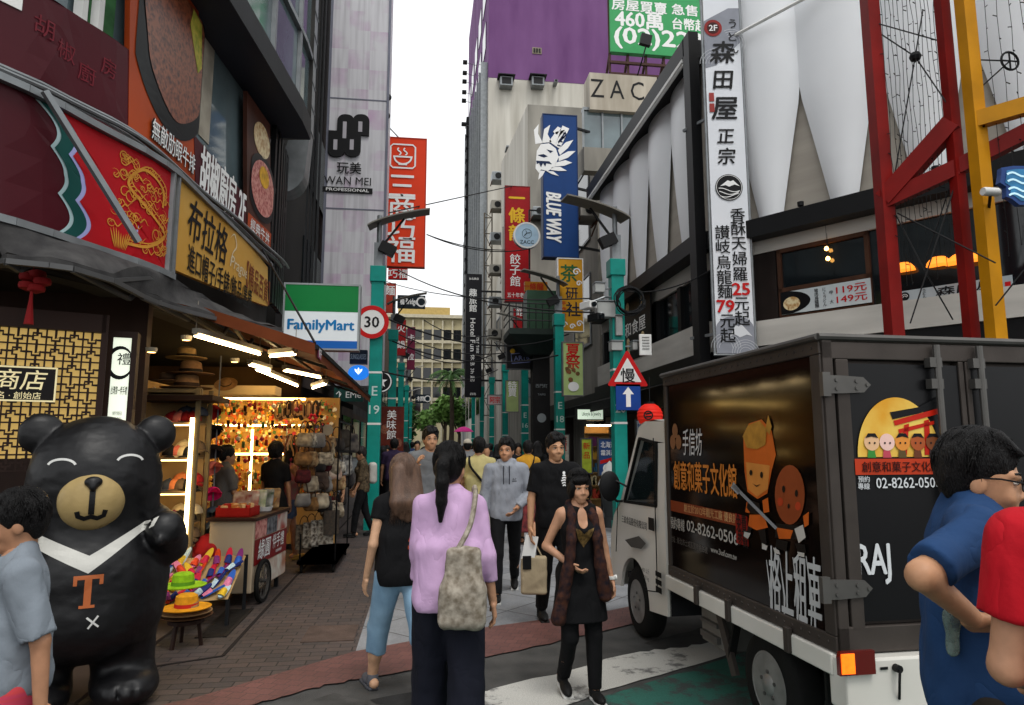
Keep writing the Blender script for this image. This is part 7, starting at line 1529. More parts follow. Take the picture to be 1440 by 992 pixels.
def wheel(x, y, r=.295, wd=.165):
 c = Vector((x+wd/2, y, r)); b = TB(); pr = [(r*.60, -wd/2), (r*.80, -wd/2-.008), (r*.94, -wd/2+.006), (r, -wd/2+.03), (r, wd/2-.03), (r*.94, wd/2-.006), (r*.6, wd/2)]; b.lathe(pr, c, 44, 'x')
 w_ = b.build('wheel', [RUB], tk, True, auto=40)
 b = TB(); b.lathe([(r*.61, -wd/2-.004), (r*.57, -wd/2-.006), (r*.53, -wd/2+.02), (r*.46, -wd/2+.045), (r*.30, -wd/2+.02), (r*.22, -wd/2-.0), (r*.16, -wd/2-.015), (.0001, -wd/2-.02)], c, 40, 'x')
 b.build('rim', [M('wheel steel', '#8b8a87', .45, .5, var=.2, vs=10)], w_, True, auto=40)
 b = TB()
 for k in range(9): a = k*2*math.pi/9; b.lathe([(.024, 0), (.024, .012)], c+Vector((-wd/2+.018, math.cos(a)*r*.40, math.sin(a)*r*.40)), 12, 'x')
 b.build('rim_hole', [UNDER], w_)
 b = TB()
 for k in range(5): a = k*2*math.pi/5+.3; b.lathe([(.011, 0), (.011, .016)], c+Vector((-wd/2-.012, math.cos(a)*r*.24, math.sin(a)*r*.24)), 6, 'x')
 b.build('wheel_nut', [ALU], w_)
wheel(.03, .70); wheel(1.43, .70); wheel(.03, 2.82); wheel(1.43, 2.82)
b = TB(); b.lathe([(.03, 0), (.03, 1.3)], (.15, .70, .295), 10, 'x'); b.lathe([(.03, 0), (.03, 1.3)], (.15, 2.82, .295), 10, 'x'); b.build('axle', [UNDER], tk)
# cab: side panels with window openings, curved front
yb_ = BL+.06
def cab_side(x, th):
 b = TB(); s_ = 1 if x < .8 else -1
 arch = [(2.82+.36*math.cos(a), .30+.36*math.sin(a)) for a in np.linspace(0.15, math.pi-.0, 16)]
 lower = [(yb_, .34), (yb_, 1.16), (3.10, 1.13), (3.34, .98), (3.44, .78), (3.45, .42), (3.38, .34)]+arch+[(2.44, .30)]
 pts = [Vector((x, y, z)) for y, z in lower]; b.poly(pts, th, (-s_, 0, 0))
 for q in ([(yb_, 1.16), (2.24, 1.155), (2.24, 1.66), (yb_, 1.66)], [(yb_, 1.66), (2.60, 1.70), (2.66, 1.80), (2.5, 1.845), (yb_, 1.83)], [(2.60, 1.70), (2.66, 1.80), (3.14, 1.125), (3.03, 1.135)]): b.poly([Vector((x+(0 if z < 1.2 else .02*s_), y, z)) for y, z in q], th, (-s_, 0, 0))
 return b
cab_side(-.0, .03).build('cab_side', [TW], tk); cab_side(1.48, .03).build('cab_side', [TW], tk)
prof = [(yb_, 1.83), (2.5, 1.845), (2.66, 1.80)]; b = TB(); b.grid(lambda u, v: Vector((.02+1.44*u, (yb_, 2.3, 2.5, 2.6, 2.68)[int(round(v*4))], (1.83, 1.85, 1.845, 1.825, 1.78)[int(round(v*4))]+.03*math.sin(u*math.pi))), 10, 4); b.build('roof', [TW], tk, True)
b = TB(); b.grid(lambda u, v: Vector((.02+1.44*u, 2.68+.47*v+.05*math.sin(u*math.pi), 1.78-.65*v)), 10, 4); b.build('windscreen', [M('windscreen glass', '#0e1214', .05, var=0, spec=.9)], tk, True)
b = TB(); b.grid(lambda u, v: Vector((-.0+1.48*u, (3.14, 3.30, 3.42, 3.46, 3.46, 3.40)[int(round(v*5))]+.06*math.sin(u*math.pi), (1.13, 1.02, .84, .62, .42, .32)[int(round(v*5))])), 12, 5); b.build('front_panel', [TW], tk, True)
b = TB(); b.box((.02, yb_, .34), (1.46, yb_+.03, 1.82)); b.box((.04, yb_, .45), (1.44, 3.1, .5)); b.box((.1, 2.95, .5), (1.38, 3.1, 1.12)); b.build('cab_lining', [M('cab lining', '#1d1d1f', .8, var=.2)], tk)
b = TB(); b.box((.16, 2.2, .5), (.62, 2.6, .72), bev=.04); b.box((.16, 2.13, .7), (.62, 2.26, 1.3), bev=.04); b.build('seat', [M('seat cloth', '#2c2d31', .9)], tk)
b = TB(); b.poly([Vector((.012, y, z)) for y, z in ((2.25, 1.16), (3.02, 1.14), (2.60, 1.69), (2.25, 1.655))], None, (-1, 0, 0)); b.build('door_window', [M('tinted cab glass', '#2a3a3c', .05, var=0, spec=.9, alpha=.30)], tk)
b = TB()
for p, q in (((2.24, 1.155), (2.24, 1.66)), ((2.24, 1.66), (2.61, 1.70)), ((2.61, 1.70), (3.04, 1.13)), ((3.04, 1.13), (2.24, 1.155))): b.bar((.006, p[0], p[1]), (.006, q[0], q[1]), .022)
b.build('window_seal', [RUB], tk)
b = TB(); 
for p in ([(2.20, .50), (2.20, 1.14)], [(2.20, 1.14), (2.20, 1.70)], [(3.12, 1.12), (3.20, .66)], [(2.20, .50), (2.46, .46)]): b.bar((-.0315, *p[0]), (-.0315, *p[1]), .006, .008)
b.v = [v for v in b.v]; b.build('door_gap', [UNDER], tk)
b = TB(); b.box((-.036, 2.24, .96), (-.028, 2.35, 1.06), bev=.003); b.build('door_handle', [BLACKP], tk)
PC = Pl(TM @ Vector((-.031, yb_, 0)), TM.to_3x3() @ Vector((0, -1, 0))); 
b = MB(); PC.text(b, '三統食品股份有限公司', -.62, .98, .055, .004, d=.003, maxw=.62); 
for k in range(3): PC.text(b, ('400 公斤', '1320 kg', '2人')[k], -.36, .62-.06*k, .035, .003, d=.003)
b.build('lettering', [INK], tk)
b = MB(); PC.poly(b, [(-.86, .80), (-.5, .88), (-.34, .84), (-.45, .78), (-.7, .76)], .003); b.build('streak_print', [M('print charcoal', '#4a4744', .5)], tk)
b = MB(); PC.rect(b, -.145, .50, -.02, .545, .004); PC.rect(b, -.145, .56, -.02, .60, .004); PC.rect(b, -.145, .62, -.02, .66, .004); b.build('vent_slats', [UNDER], tk)
mc = TM @ Vector((-.14, 3.02, 1.27)); b = MB(); b.lathe([(.0001, -.03), (.07, -.028), (.095, -.01), (.095, .02), (.085, .035), (.0001, .036)], mc, 20, 'y'); b.v = [Vector((v.x, v.y, mc.z+(v.z-mc.z)*1.45)) for v in b.v]; mi_ = b.build('mirror', [BLACKP], tk, True); b = MB(); b.tube([mc+Vector((.0, 0, -.08)), mc+Vector((.08, .05, -.14)), TM @ Vector((.0, 3.08, 1.13))], .012, 6); b.tube([mc+Vector((0, 0, .08)), TM @ Vector((.0, 2.96, 1.27))], .010, 6); b.build('mirror_arm', [BLACKP], mi_)
b = TB(); b.box((.06, 3.42, .66), (.30, 3.475, .80), bev=.015); b.build('headlight', [GLASSL], tk); b = TB(); b.box((1.18, 3.42, .66), (1.42, 3.475, .80), bev=.015); b.build('headlight', [GLASSL], tk)
# ------------------------------------------------------------------ the open hat and bag shop on the left
ts = thing('street_shop', 'open fronted hat shop interior with warm lit walls under the awnings', 'shop front', (-3.4, 9, 0))
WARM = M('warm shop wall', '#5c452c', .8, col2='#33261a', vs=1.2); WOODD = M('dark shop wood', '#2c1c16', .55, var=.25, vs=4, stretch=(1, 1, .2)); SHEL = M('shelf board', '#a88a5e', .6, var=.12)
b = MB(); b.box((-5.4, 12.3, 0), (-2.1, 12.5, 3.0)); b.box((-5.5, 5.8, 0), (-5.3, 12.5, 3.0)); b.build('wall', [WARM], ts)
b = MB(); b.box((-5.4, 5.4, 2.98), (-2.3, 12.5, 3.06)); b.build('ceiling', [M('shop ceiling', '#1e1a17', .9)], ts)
b = MB(); b.box((-5.4, 4.9, .006), (-2.15, 12.5, .03)); b.build('floor', [M('shop floor tile', '#5a4c42', .5, var=.2)], ts)
# dark souvenir shop front at far left: lattice light wall and vertical light box
t = thing('lattice_panel', 'glowing gold lattice wall panel with dark name board at far left', 'panel', tuple(aY(70, 560, 5.6)))
PL_ = Pl(aY(130, 625, 5.55), Vector((1, .42, 0))); u0, v0 = PL_.px(-110, 625)[0], PL_.px(60, 645)[1]; u1, v1 = 0, PL_.px(129, 468)[1]
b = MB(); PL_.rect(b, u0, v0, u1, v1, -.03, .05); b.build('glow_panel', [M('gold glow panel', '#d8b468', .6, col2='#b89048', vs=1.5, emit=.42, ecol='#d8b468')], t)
b = MB(); st_ = .115; nx_, nz_ = int((u1-u0)/st_), int((v1-v0)/st_)
W2 = .017; h = st_*.22
for i in range(nx_+1):
 for j in range(nz_+1):
  x, z = u1-(i+.5)*st_, v1-(j+.5)*st_; sg = 1 if (i+j) % 2 else -1; e = st_/2
  PL_.stroke(b, [(x-e, z-sg*h*0), (x-h, z), (x-h, z+sg*h), (x+h, z+sg*h), (x+h, z), (x+e, z)], W2, .004); PL_.stroke(b, [(x, z-e), (x, z-h), (x-sg*h, z-h), (x-sg*h, z+h*.2), (x, z+sg*h*.3), (x, z+e)], W2, .0045); PL_.stroke(b, [(x-e, z-e), (x+e, z-e)], W2*.7, .0035); PL_.stroke(b, [(x-e, z-e), (x-e, z+e)], W2*.7, .003)
b.build('lattice', [WOODD], t)
b = MB()
for a in ((u0, v1, u1+.03, v1+.14), (u1, v0-.3, u1+.045, v1+.14)): PL_.rect(b, *a, .03, .08)
b.build('frame', [WOODD], t)
n0, n1 = PL_.px(-90, 562), PL_.px(82, 518); b = MB(); PL_.rect(b, n0[0], n0[1], n1[0], n1[1], .022, .02); b.build('name_board', [M('board black', '#120d0b', .4)], t); b = MB()
for a in ((n0[0], n1[1]-.012, n1[0], n1[1]), (n0[0], n0[1], n1[0], n0[1]+.012), (n1[0]-.012, n0[1], n1[0], n1[1])): PL_.rect(b, *a, .026, .004)
H_ = n1[1]-n0[1]; PL_.text(b, '商店', n1[0]-.06, n0[1]+H_*.62, H_*.48, .008, d=.026, align='RIGHT', shear=.15); PL_.text(b, '名 · 創始店', n1[0]-.09, n0[1]+H_*.17, H_*.17, .004, d=.026, align='RIGHT'); b.build('lettering', [M('glow cream ink', '#e8d9a8', .5, emit=.35)], t)
t = sgn('light_box_sign', 'upright lit white light box with black brush ring and characters', aY(166, 590, 5.7)); PB2 = Pl(aY(147, 625, 5.7), Vector((1, .25, 0))); b = MB(); a, c = PB2.px(147, 640), PB2.px(186, 476); PB2.rect(b, a[0], a[1], c[0], c[1], 0, .12); b.build('panel', [M('lit white box', '#e8eadc', .5, var=.03, emit=.75, ecol='#e6eed8')], t)
b = MB(); PB2.rect(b, a[0]-.04, c[1], c[0]+.04, c[1]+.05, .02, .16); PB2.rect(b, a[0]-.04, a[1], a[0], c[1], .02, .16); PB2.rect(b, c[0], a[1], c[0]+.04, c[1], .02, .16); b.build('frame', [WOODD], t)
mu = (a[0]+c[0])/2; wv = c[0]-a[0]; zc = PB2.px(167, 510)[1]; b = MB()
for k in range(26): 
 q0, q1 = k/26*5.6+.4, (k+1)/26*5.6+.4; PB2.ring(b, mu, zc, .078, .078+.028*(.25+.75*math.sin(k/26*math.pi)), .004, 2, math.degrees(q0), math.degrees(q1))
b.v = [Vector((v.x, v.y, zc+PB2.o.z+(v.z-zc-PB2.o.z)*1.35)) for v in b.v]
PB2.text(b, '禮', mu+.02, zc+.03, .08, .006, d=.004); PB2.text(b, '台灣第一伴手禮', mu, zc-.22, .055, .006, d=.004, maxw=wv*.86, shear=.1)
for k in range(2): PB2.text(b, '精緻手作糕餅名店', mu, zc-.40-.045*k, .028, 0, d=.004, maxw=wv*.5)
b.build('lettering', [INK], t)
p = aY(46, 395, 4.9); t = thing('red_tassel', 'red knotted tassel hung under the awning at far left', 'tassel', tuple(p)); b = MB()
for k in range(5): b.lathe([(.0001, -.04), (.05, -.02), (.055, 0), (.05, .02), (.0001, .04)], p+Vector((.05*math.cos(k*1.26), .02, .05*math.sin(k*1.26))), 10)
b.build('knot', [M('tassel red', '#8c1a1c', .7)], t, True); b = MB(); b.tube([p-Vector((0, 0, .05)), p-Vector((0, 0, .14)), p-Vector((0, 0, .30))], .02, 8, rs=[.008, .012, .03]); b.build('fringe', [MC['tassel red']], t, True); b = MB(); b.tube([p, p+Vector((0, 0, .25))], .005, 4); b.build('cord', [MC['tassel red']], t)
# dark wood side wall between the light box and the hat shelves
t = thing('partition', 'dark wood partition between the lit box sign and the hat shelves', 'partition', tuple(aY(195, 800, 6.3))); a = aY(196, 620, 6.4); b = MB(); b.box((a.x-1.6, 6.4, 0), (a.x-.0, 6.5, 3.0)); b.build('panel', [WOODD], t)
# ---- hat shelf unit
YS = 7.35; xa, xb = aY(172, 650, YS).x, aY(268, 650, YS).x; zs = [aY(230, y, YS).z for y in (772, 738, 692, 644, 594, 552)]
t = thing('hat_shelf', 'lit shelf unit of hats with a bright upright tube at its right edge', 'shelf', ((xa+xb)/2, YS, 0)); b = MB()
for z in zs: b.box((xa, YS, z-.02), (xb, YS+.42, z))
b.box((xa, YS+.42, .0), (xb, YS+.45, zs[-1])); b.build('shelf_board', [SHEL], t); b = MB(); b.box((xb+.02, YS-.02, .25), (xb+.06, YS+.03, zs[-1]+.05)); b.box((xb+.02, YS+.39, .25), (xb+.06, YS+.43, zs[-1]+.05)); b.box((xa, YS, zs[-1]-.06), (xb+.07, YS+.03, zs[-1]+.04)); b.build('frame', [M('shelf frame', '#7a6a4c', .5)], t)
b = MB(); b.box((xb-.018, YS-.03, aY(270, 788, YS).z), (xb+.018, YS-.005, aY(270, 588, YS).z)); b.build('tube', [M('lit shelf tube', '#fff0c8', .4, var=0, emit=12, ecol='#ffdf9c')], t)
b = MB()
for z in zs[1:]: b.box((xa, YS+.04, z-.034), (xb, YS+.07, z-.021))
b.build('light_strip', [M('lit shelf strip', '#fff0c8', .4, var=0, emit=7, ecol='#ffd890')], t)
# ---- hats: one of each kind, then copies
def cap_thing(nm, lab, colr, loc, rz=0., tilt=None, group='caps in the hat shop', brim=None):
 t = thing(nm, lab, 'cap', loc, rz, group); m = M('cap '+colr, colr, .8, var=.2, vs=12, bump=.2, bs=200); b = MB()
 b.grid(lambda u, v: Vector((.092*math.cos(u*6.2832)*math.cos(v*1.5), .105*math.sin(u*6.2832)*math.cos(v*1.5), .02+.10*math.sin(v*1.5))), 20, 6); b.lathe([(.012, .118), (.010, .126), (.0001, .128)], (0, 0, 0), 8); b.build('crown', [m], t, True, True)
 b = MB(); b.grid(lambda u, v: Vector(((u-.5)*.17*(1-.25*v*v), -.085-.10*v*math.cos((u-.5)*2.2), .022-.018*v*v-.05*(u-.5)**2*4*.5)), 10, 4); n = len(b.v); b.grid(lambda u, v: Vector(((u-.5)*.17*(1-.25*v*v), -.085-.10*v*math.cos((u-.5)*2.2), .016-.018*v*v-.05*(u-.5)**2*4*.5)), 10, 4); b.build('brim', [M('cap '+(brim or colr), brim or colr, .8, var=.2, vs=12)], t, True, True)
 if tilt: t.rotation_euler = tilt
 return t
def hat_thing(nm, lab, colr, band, loc, s=1., group='straw hats of the hat shop', tilt=0.):
 t = thing(nm, lab, 'hat', loc, 0, group); m = M('hat '+colr, colr, .85, var=.2, vs=20, bump=.5, bs=160); b = MB()
 b.lathe([(.20*s, .012), (.205*s, .02), (.17*s, .012), (.10*s, .022), (.095*s, .07*s), (.088*s, .115*s), (.06*s, .132*s), (.0001, .13*s)], (0, 0, 0), 28); b.build('straw_body', [m], t, True, True); b = MB(); b.lathe([(.1005*s, .022), (.098*s, .055*s)], (0, 0, 0), 28); b.build('hat_band', [M('band '+band, band, .7)], t, True, True); t.rotation_euler = (tilt, 0, 0); return t
cols = [('#8c1a1c', 'red'), ('#141416', 'black'), ('#c86a5a', 'salmon'), ('#3a3f4a', 'slate'), ('#b8a888', 'beige'), ('#1d2a4a', 'navy'), ('#d07a4a', 'orange'), ('#5a4a3a', 'brown'), ('#c8c4bc', 'white'), ('#7a2a4a', 'plum')]
pos_ = ['at the left end', 'left of centre', 'right of centre', 'at the right end']; rows = ['bottom', 'second', 'third', 'fourth', 'top']
lay = [[5, 8, 4, 3], [1, 9, 1, 1], [3, 6, 7, 1], [1, 2, 4, 1], [0, 2, 0, 0]]
for j in range(5):
 for i in range(4):
  c_, cn = cols[lay[j][i]]; x = xa+.36+(xb-xa-.40)*(i+.5)/4; cap_thing('cap', f'{cn} cap on the {rows[j]} shelf of the lit hat shelves, {pos_[i]}', c_, (x, YS+.2, zs[j]), rad(rng.uniform(-50, 60)))
  if i % 2 == 0: cap_thing('cap', f'{cols[(lay[j][i]+3) % 10][1]} cap behind the {cn} cap on the {rows[j]} hat shelf {pos_[i]}', cols[(lay[j][i]+3) % 10][0], (x+.09, YS+.30, zs[j]+.06), rad(rng.uniform(-50, 60)))
# straw hats stacked on the top board
for k, (x, y, s, c_, bd, lab) in enumerate([(262, 548, 1.25, '#8a6a48', '#2a1c14', 'widest brown straw hat lying on the top board'), (268, 528, 1.15, '#7a5c40', '#17120f', 'middle straw hat of the stack on the top board'), (262, 506, 1.0, '#a08050', '#17100c', 'fedora with black band on top of the straw hat stack'), (235, 538, .8, '#6a5440', '#2c2018', 'small dark straw hat at the left end of the top board')]):
 hat_thing('straw_hat', lab, c_, bd, tuple(aY(x, y, YS+.2)), s)
hat_thing('straw_hat', 'straw hat with dark band hung tilted right of the stacked hats', '#b08048', '#2a1c12', tuple(aY(318, 542, 8.2)), .62, tilt=rad(40))
b = MB(); a, c = aY(185, 545, YS-.1), aY(300, 556, YS-.1); b.box((a.x, YS-.12, c.z-.05), (c.x, YS+.5, c.z)); tag(b.build('top_board', [WOODD]), 'dark top board carrying the stacked straw hats', 'board')
# caps hung one under another
for k, (y, c_, lab) in enumerate([(584, '#a01c22', 'red cap at the top of the hanging string of caps'), (612, '#141318', 'black cap second in the hanging string'), (640, '#26242a', 'dark cap third in the hanging string'), (664, '#c86a60', 'salmon cap fourth in the hanging string'), (700, '#d0186a', 'bright magenta cap low in the hanging string'), (728, '#3a4858', 'blue grey visor cap below the magenta cap'), (748, '#5a6a78', 'pale blue visor cap at the bottom of the hanging string')]):
 p = aY(299, y, 7.9); cap_thing('cap', lab, c_, tuple(p), 0, (rad(-35), rad(8*(k % 3-1)), rad(25+14*(k % 2))))
b = MB(); p = aY(297, 745, 7.95); b.tube([p+Vector((0, 0, -.5)), p+Vector((0, 0, 1.9))], .008, 5)
for k in range(22): b.lathe([(.014, -.006), (.018, 0), (.014, .006)], p+Vector((0, 0, -.5+.028*k)), 8)
tag(b.build('hanging_chain', [STEEL]), 'thin chain hanging below the string of caps', 'chain')
# back wall of sparkling trinkets
t = thing('display_wall', 'bright warm display wall at the back of the shop covered in trinkets', 'display', tuple(aY(370, 700, 11.5))); a, c = aY(296, 780, 11.4), aY(478, 560, 11.4); b = MB(); b.box((a.x, 11.4, .1), (c.x, 11.5, c.z)); b.box((a.x-.1, 8.4, .1), (a.x, 11.4, c.z)); b.build('back_board', [M('pegboard', '#b08c54', .7, var=.15)], t)
b = MB()
for y_ in (563, 600, 640): z = aY(370, y_, 11.2).z; b.box((a.x, 11.1, z), (c.x-.5, 11.14, z+.03))
b.box((aY(353, 640, 10.6).x-.015, 10.6, aY(353, 690, 10.6).z), (aY(353, 640, 10.6).x+.015, 10.63, aY(353, 604, 10.6).z)); b.build('light_strip', [M('lit display strip', '#fff0c8', .4, var=0, emit=14, ecol='#ffd27a')], t)
b = MB(); z0, z1 = aY(370, 598, 9.6).z, aY(370, 556, 9.6).z; x0, x1 = aY(283, 580, 9.6).x, aY(388, 580, 9.6).x; b.box((x0, 9.5, z1), (x1, 9.9, z1+.12)); b.build('canopy_board', [M('cream board', '#c4a878', .6)], t)
GOLDT = [M('trinket %d' % k, c_, .3, .3 if k in (0, 1) else 0, var=.3, vs=30) for k, c_ in enumerate(['#c8963c', '#e0c070', '#8a2a1c', '#d8d0c0', '#2a1a14', '#c05a2a', '#4a6a3a', '#a83a4a'])]
b = MB(); r_ = random.Random(21)
for k in range(1500):
 x = r_.uniform(a.x+.02, c.x-.05); z = .75+(c.z-.8)*r_.random(); y = 11.36-.06*r_.random()
 if r_.random() < .35: x, y = a.x+.03+.05*r_.random(), r_.uniform(8.6, 11.3)
 s_ = r_.uniform(.012, .035); b.m = r_.randrange(8)
 if r_.random() < .5: b.box((x-s_*.6, y-.01, z-s_), (x+s_*.6, y+.01, z+s_), Matrix.Rotation(r_.uniform(-.5, .5), 3, 'Y'))
 else: b.lathe([(s_*.8, -.008), (s_, 0), (s_*.8, .008)], (x, y, z), 8, 'y')
o = b.build('trinkets', GOLDT, t); o['kind'] = 'stuff'
# sunglasses rows
def specs(): 
 b = MB()
 for s_ in (-1, 1): b.lathe([(.028, -.003), (.03, 0), (.028, .003)], (s_*.036, 0, 0), 12, 'y'); b.bar((s_*.066, 0, .012), (s_*.068, .1, .012), .006)
 b.bar((-.01, 0, .01), (.01, 0, .01), .006); return b
sp0 = None
for j in range(6):
 for i in range(7):
  p = aY(392+i*9.5, 586+j*14.5, 11.0)
  if sp0 is None: sp0 = specs().build('sunglasses', [M('black lens', '#120d0c', .15, spec=.8)]); sp0.location = p; tag(sp0, 'one of the many dark sunglasses in rows on the bright back wall', 'sunglasses', 'sunglasses on the back wall')
  else: c_ = sp0.copy(); COL.objects.link(c_); c_.location = p; c_.rotation_euler = (0, 0, rng.uniform(-.2, .2))
# hanging straps and charms in columns
ch0 = {}
for i, x in enumerate(range(312, 432, 8)):
 for j in range(5):
  p = aY(x+rng.uniform(-2, 2), 572+j*24+rng.uniform(-4, 4), 10.2+.04*(i % 3)); k = (i*3+j) % 8
  if k not in ch0:
   b = MB(); b.tube([(0, 0, .07), (0, 0, .02)], .003, 4)
   if k % 2: b.lathe([(.0001, -.05), (.03, -.03), (.035, 0), (.015, .02), (.0001, .025)], (0, 0, 0), 10)
   else: b.box((-.022, -.008, -.07), (.022, .008, .02), bev=.006)
   ch0[k] = b.build('hanging_charm', [GOLDT[k]], None, True); o = ch0[k]; tag(o, 'one of the many small coloured charms strung in columns inside the bright shop', 'charm', 'charms strung in columns')
  else: o = ch0[k].copy(); COL.objects.link(o)
  o.location = p
# row of hanging belts, straps and hair ties
for i in range(12):
 p = aY(391+i*4.8, 576+rng.uniform(-3, 3), 10.4); b = MB(); k = i % 4; b.tube([p+Vector((.075*math.cos(q)*.5, .02*math.sin(q), .12*math.sin(q))) for q in np.linspace(0, 6.283, 16)], .018, 6); tag(b.build('hanging_hat', [M('strap %d' % k, ['#a8845a', '#6a4a34', '#b89468', '#2c211c'][k], .7)], None, True), 'one of the folded straw bands hung in a row above the bags', 'hat', 'folded hats in a row')
for i in range(9):
 p = aY(398+i*4.6, 612, 10.2); b = MB(); b.tube([p+Vector((.02*math.sin(q*5+i), 0, -.3*q)) for q in np.linspace(0, 1, 8)], .014, 6); tag(b.build('hanging_strap', [M('belt %d' % (i % 3), ['#c89058', '#7a4a34', '#d0b088'][i % 3], .6)], None, True), 'one of the curled leather straps hung in a row left of the bags', 'strap', 'straps in a row')
# bags on the rack
def bag(lab, px_, py_, Y, w_, h_, d_, col1, col2, rz=0., patt=9.):
 p = aY(px_, py_, Y); t = thing('handbag', lab, 'bag', tuple(p), rz, 'bags hung on the bag rack'); q = SDF(.014); q.box((0, 0, -h_/2), (w_/2, d_/2, h_/2), .04, .01); q.box((0, 0, -h_*.72), (w_/2*1.06, d_/2*1.15, h_*.28), .05, .05); q.noise(.004, 28, int(px_))
 m = M('bag '+col1+col2, col1, .75, col2=col2, vs=patt, detail=1.5, bump=.2); sdf_build('bag_body', [q], [m], t); b = MB(); b.tube([Vector((w_*.3*math.cos(a), 0, .16*math.sin(a))) for a in np.linspace(0, math.pi, 12)], .009, 6); b.build('handle', [M('bag handle', '#3a2a20', .6)], t, True, True); return t
for a_ in [('white and tan printed shoulder bag high on the bag rack', 452, 622, 10.3, .36, .22, .12, '#b8a888', '#3c2e24', .5), ('pale flowered handbag below the topmost printed bag', 466, 655, 10.4, .30, .20, .1, '#c8b8a4', '#8a5a4a', .6), ('dark handbag with pale flap in the middle of the rack', 447, 664, 10.1, .30, .24, .1, '#2a2220', '#5a4a40', .3), ('brown patterned bag hung left on the rack', 433, 650, 10.0, .2, .3, .08, '#8a5a2c', '#3a2418', .3), ('small cream tote hung low on the rack', 450, 694, 10.0, .24, .2, .08, '#c8bca4', '#5a4c3c', .4), ('black shoulder bag on the right of the rack', 476, 690, 11.8, .26, .24, .1, '#1c1b1c', '#3a3430', .7), ('grey round rucksack at the top right of the rack', 480, 604, 11.9, .28, .3, .14, '#4a443c', '#2e2a26', .4), ('dark rucksack with pale edging at the right end of the rack', 492, 610, 12.2, .28, .32, .14, '#26262c', '#6a6258', .5), ('black and white plaid bag hung at the right end', 486, 640, 12.2, .22, .34, .1, '#26262a', '#b8b4ac', .4, 14), ('tan flowered pouch bag at the upper left of the rack', 437, 620, 10.2, .18, .2, .08, '#a8845a', '#5a2c1c', .3, 12), ('ivory bag with dark pattern in the centre of the rack', 458, 636, 10.1, .22, .18, .08, '#c0b49c', '#3a3028', .4, 18), ('small red brown bag low on the left of the rack', 436, 690, 10.1, .18, .2, .07, '#7a3a24', '#b8906a', .2, 10), ('black and cream chequered bag low on the right of the rack', 464, 704, 10.3, .24, .22, .08, '#1e1c1c', '#a89c88', .5, 22), ('large dark bag behind the grey rucksack', 484, 660, 12.3, .3, .3, .12, '#201e22', '#34302e', .4)]: bag(*a_)
cw_ = [('cream', '#b8ac94', '#4a3a2c'), ('black', '#151416', '#3c3836'), ('tan', '#9a7448', '#3a2416'), ('white printed', '#c4c0b4', '#2c2622'), ('wine red', '#5a1c22', '#2a1214'), ('brown checked', '#6a4a30', '#b09870'), ('grey', '#5c5a58', '#8a8680')]
for j in range(4):
 for i in range(6):
  n_, c1_, c2_ = cw_[(i*3+j*2) % 7]; bag(f"{n_} bag in the {['top', 'second', 'third', 'lowest'][j]} row of the packed rack, {['far left', 'left', 'left of middle', 'right of middle', 'right', 'far right'][i]}", 427+i*9.5+rng.uniform(-2, 2), 606+j*29+i*2+rng.uniform(-4, 4), 9.75+.16*i, .19+.05*rng.random(), .17+.06*rng.random(), .07, c1_, c2_, rng.uniform(-.2, .7), (12, 20, 7)[(i+j) % 3])
# cloth bags with prints hung near the ground
for k, (x, y, c_, lab) in enumerate([(428, 738, '#8a7c68', 'brown printed cloth bag leftmost of the low row'), (438, 735, '#b8b0a0', 'cream printed cloth bag second in the low row'), (449, 732, '#c8c2b6', 'white printed cloth bag third in the low row'), (459, 731, '#a8a294', 'grey printed cloth bag rightmost of the low row'), (467, 718, '#3a3630', 'dark striped cloth bag behind the low row')]):
 p = aY(x, y, 10.2); t = thing('cloth_bag', lab, 'bag', tuple(p), rad(20), 'printed cloth bags hung low'); b = MB(); b.grid(lambda u, v: Vector(((u-.5)*.22, .012*math.sin(u*6+v*3), -.34*v)), 8, 8); b.grid(lambda u, v: Vector(((u-.5)*.22, .03+.012*math.sin(u*6+v*3), -.34*v)), 8, 8); b.build('bag_body', [M('cloth bag '+c_, c_, .85, col2='#4a4038', vs=26, detail=1)], t, True, True); b = MB(); b.tube([Vector((.06*math.cos(a), .01, .12*math.sin(a))) for a in np.linspace(0, 3.14, 10)], .006, 5); b.build('handle', [M('bag handle', '#3a2a20', .6)], t, True, True)
t = thing('bag_rack', 'low black wheeled rack under the hanging cloth bags', 'rack', tuple(gp(445, 805))); a = gp(430, 808)-Vector((.12, 0, 0)); b = MB(); b.box((a.x, a.y, .12), (a.x+.5, a.y+1.6, .16)); 
for x in (.03, .47):
 for y in (.05, 1.55): b.tube([(a.x+x, a.y+y, .1), (a.x+x, a.y+y, 2.0 if x > .3 else .5)], .012, 6)
for z in (1.55, 1.95): b.tube([(a.x+.47, a.y+.05, z), (a.x+.47, a.y+1.55, z)], .012, 6); b.build('frame', [DSTEEL], t)
for x in (.05, .45):
 for y in (.08, 1.5): b = MB(); b.lathe([(.05, -.015), (.055, 0), (.05, .015)], (a.x+x, a.y+y, .058), 14, 'x'); b.build('castor', [RUB], t, True)
t = thing('clothes_rail', 'steel rail of dark clothes standing beyond the bag rack', 'clothes rail', (-2.0, 12.0, 0)); b = MB(); b.tube([(-2.1, 11.2, 0), (-2.1, 11.2, 1.9), (-1.75, 14.5, 1.9), (-1.75, 14.5, 0)], .015, 6); b.build('frame', [STEEL], t)
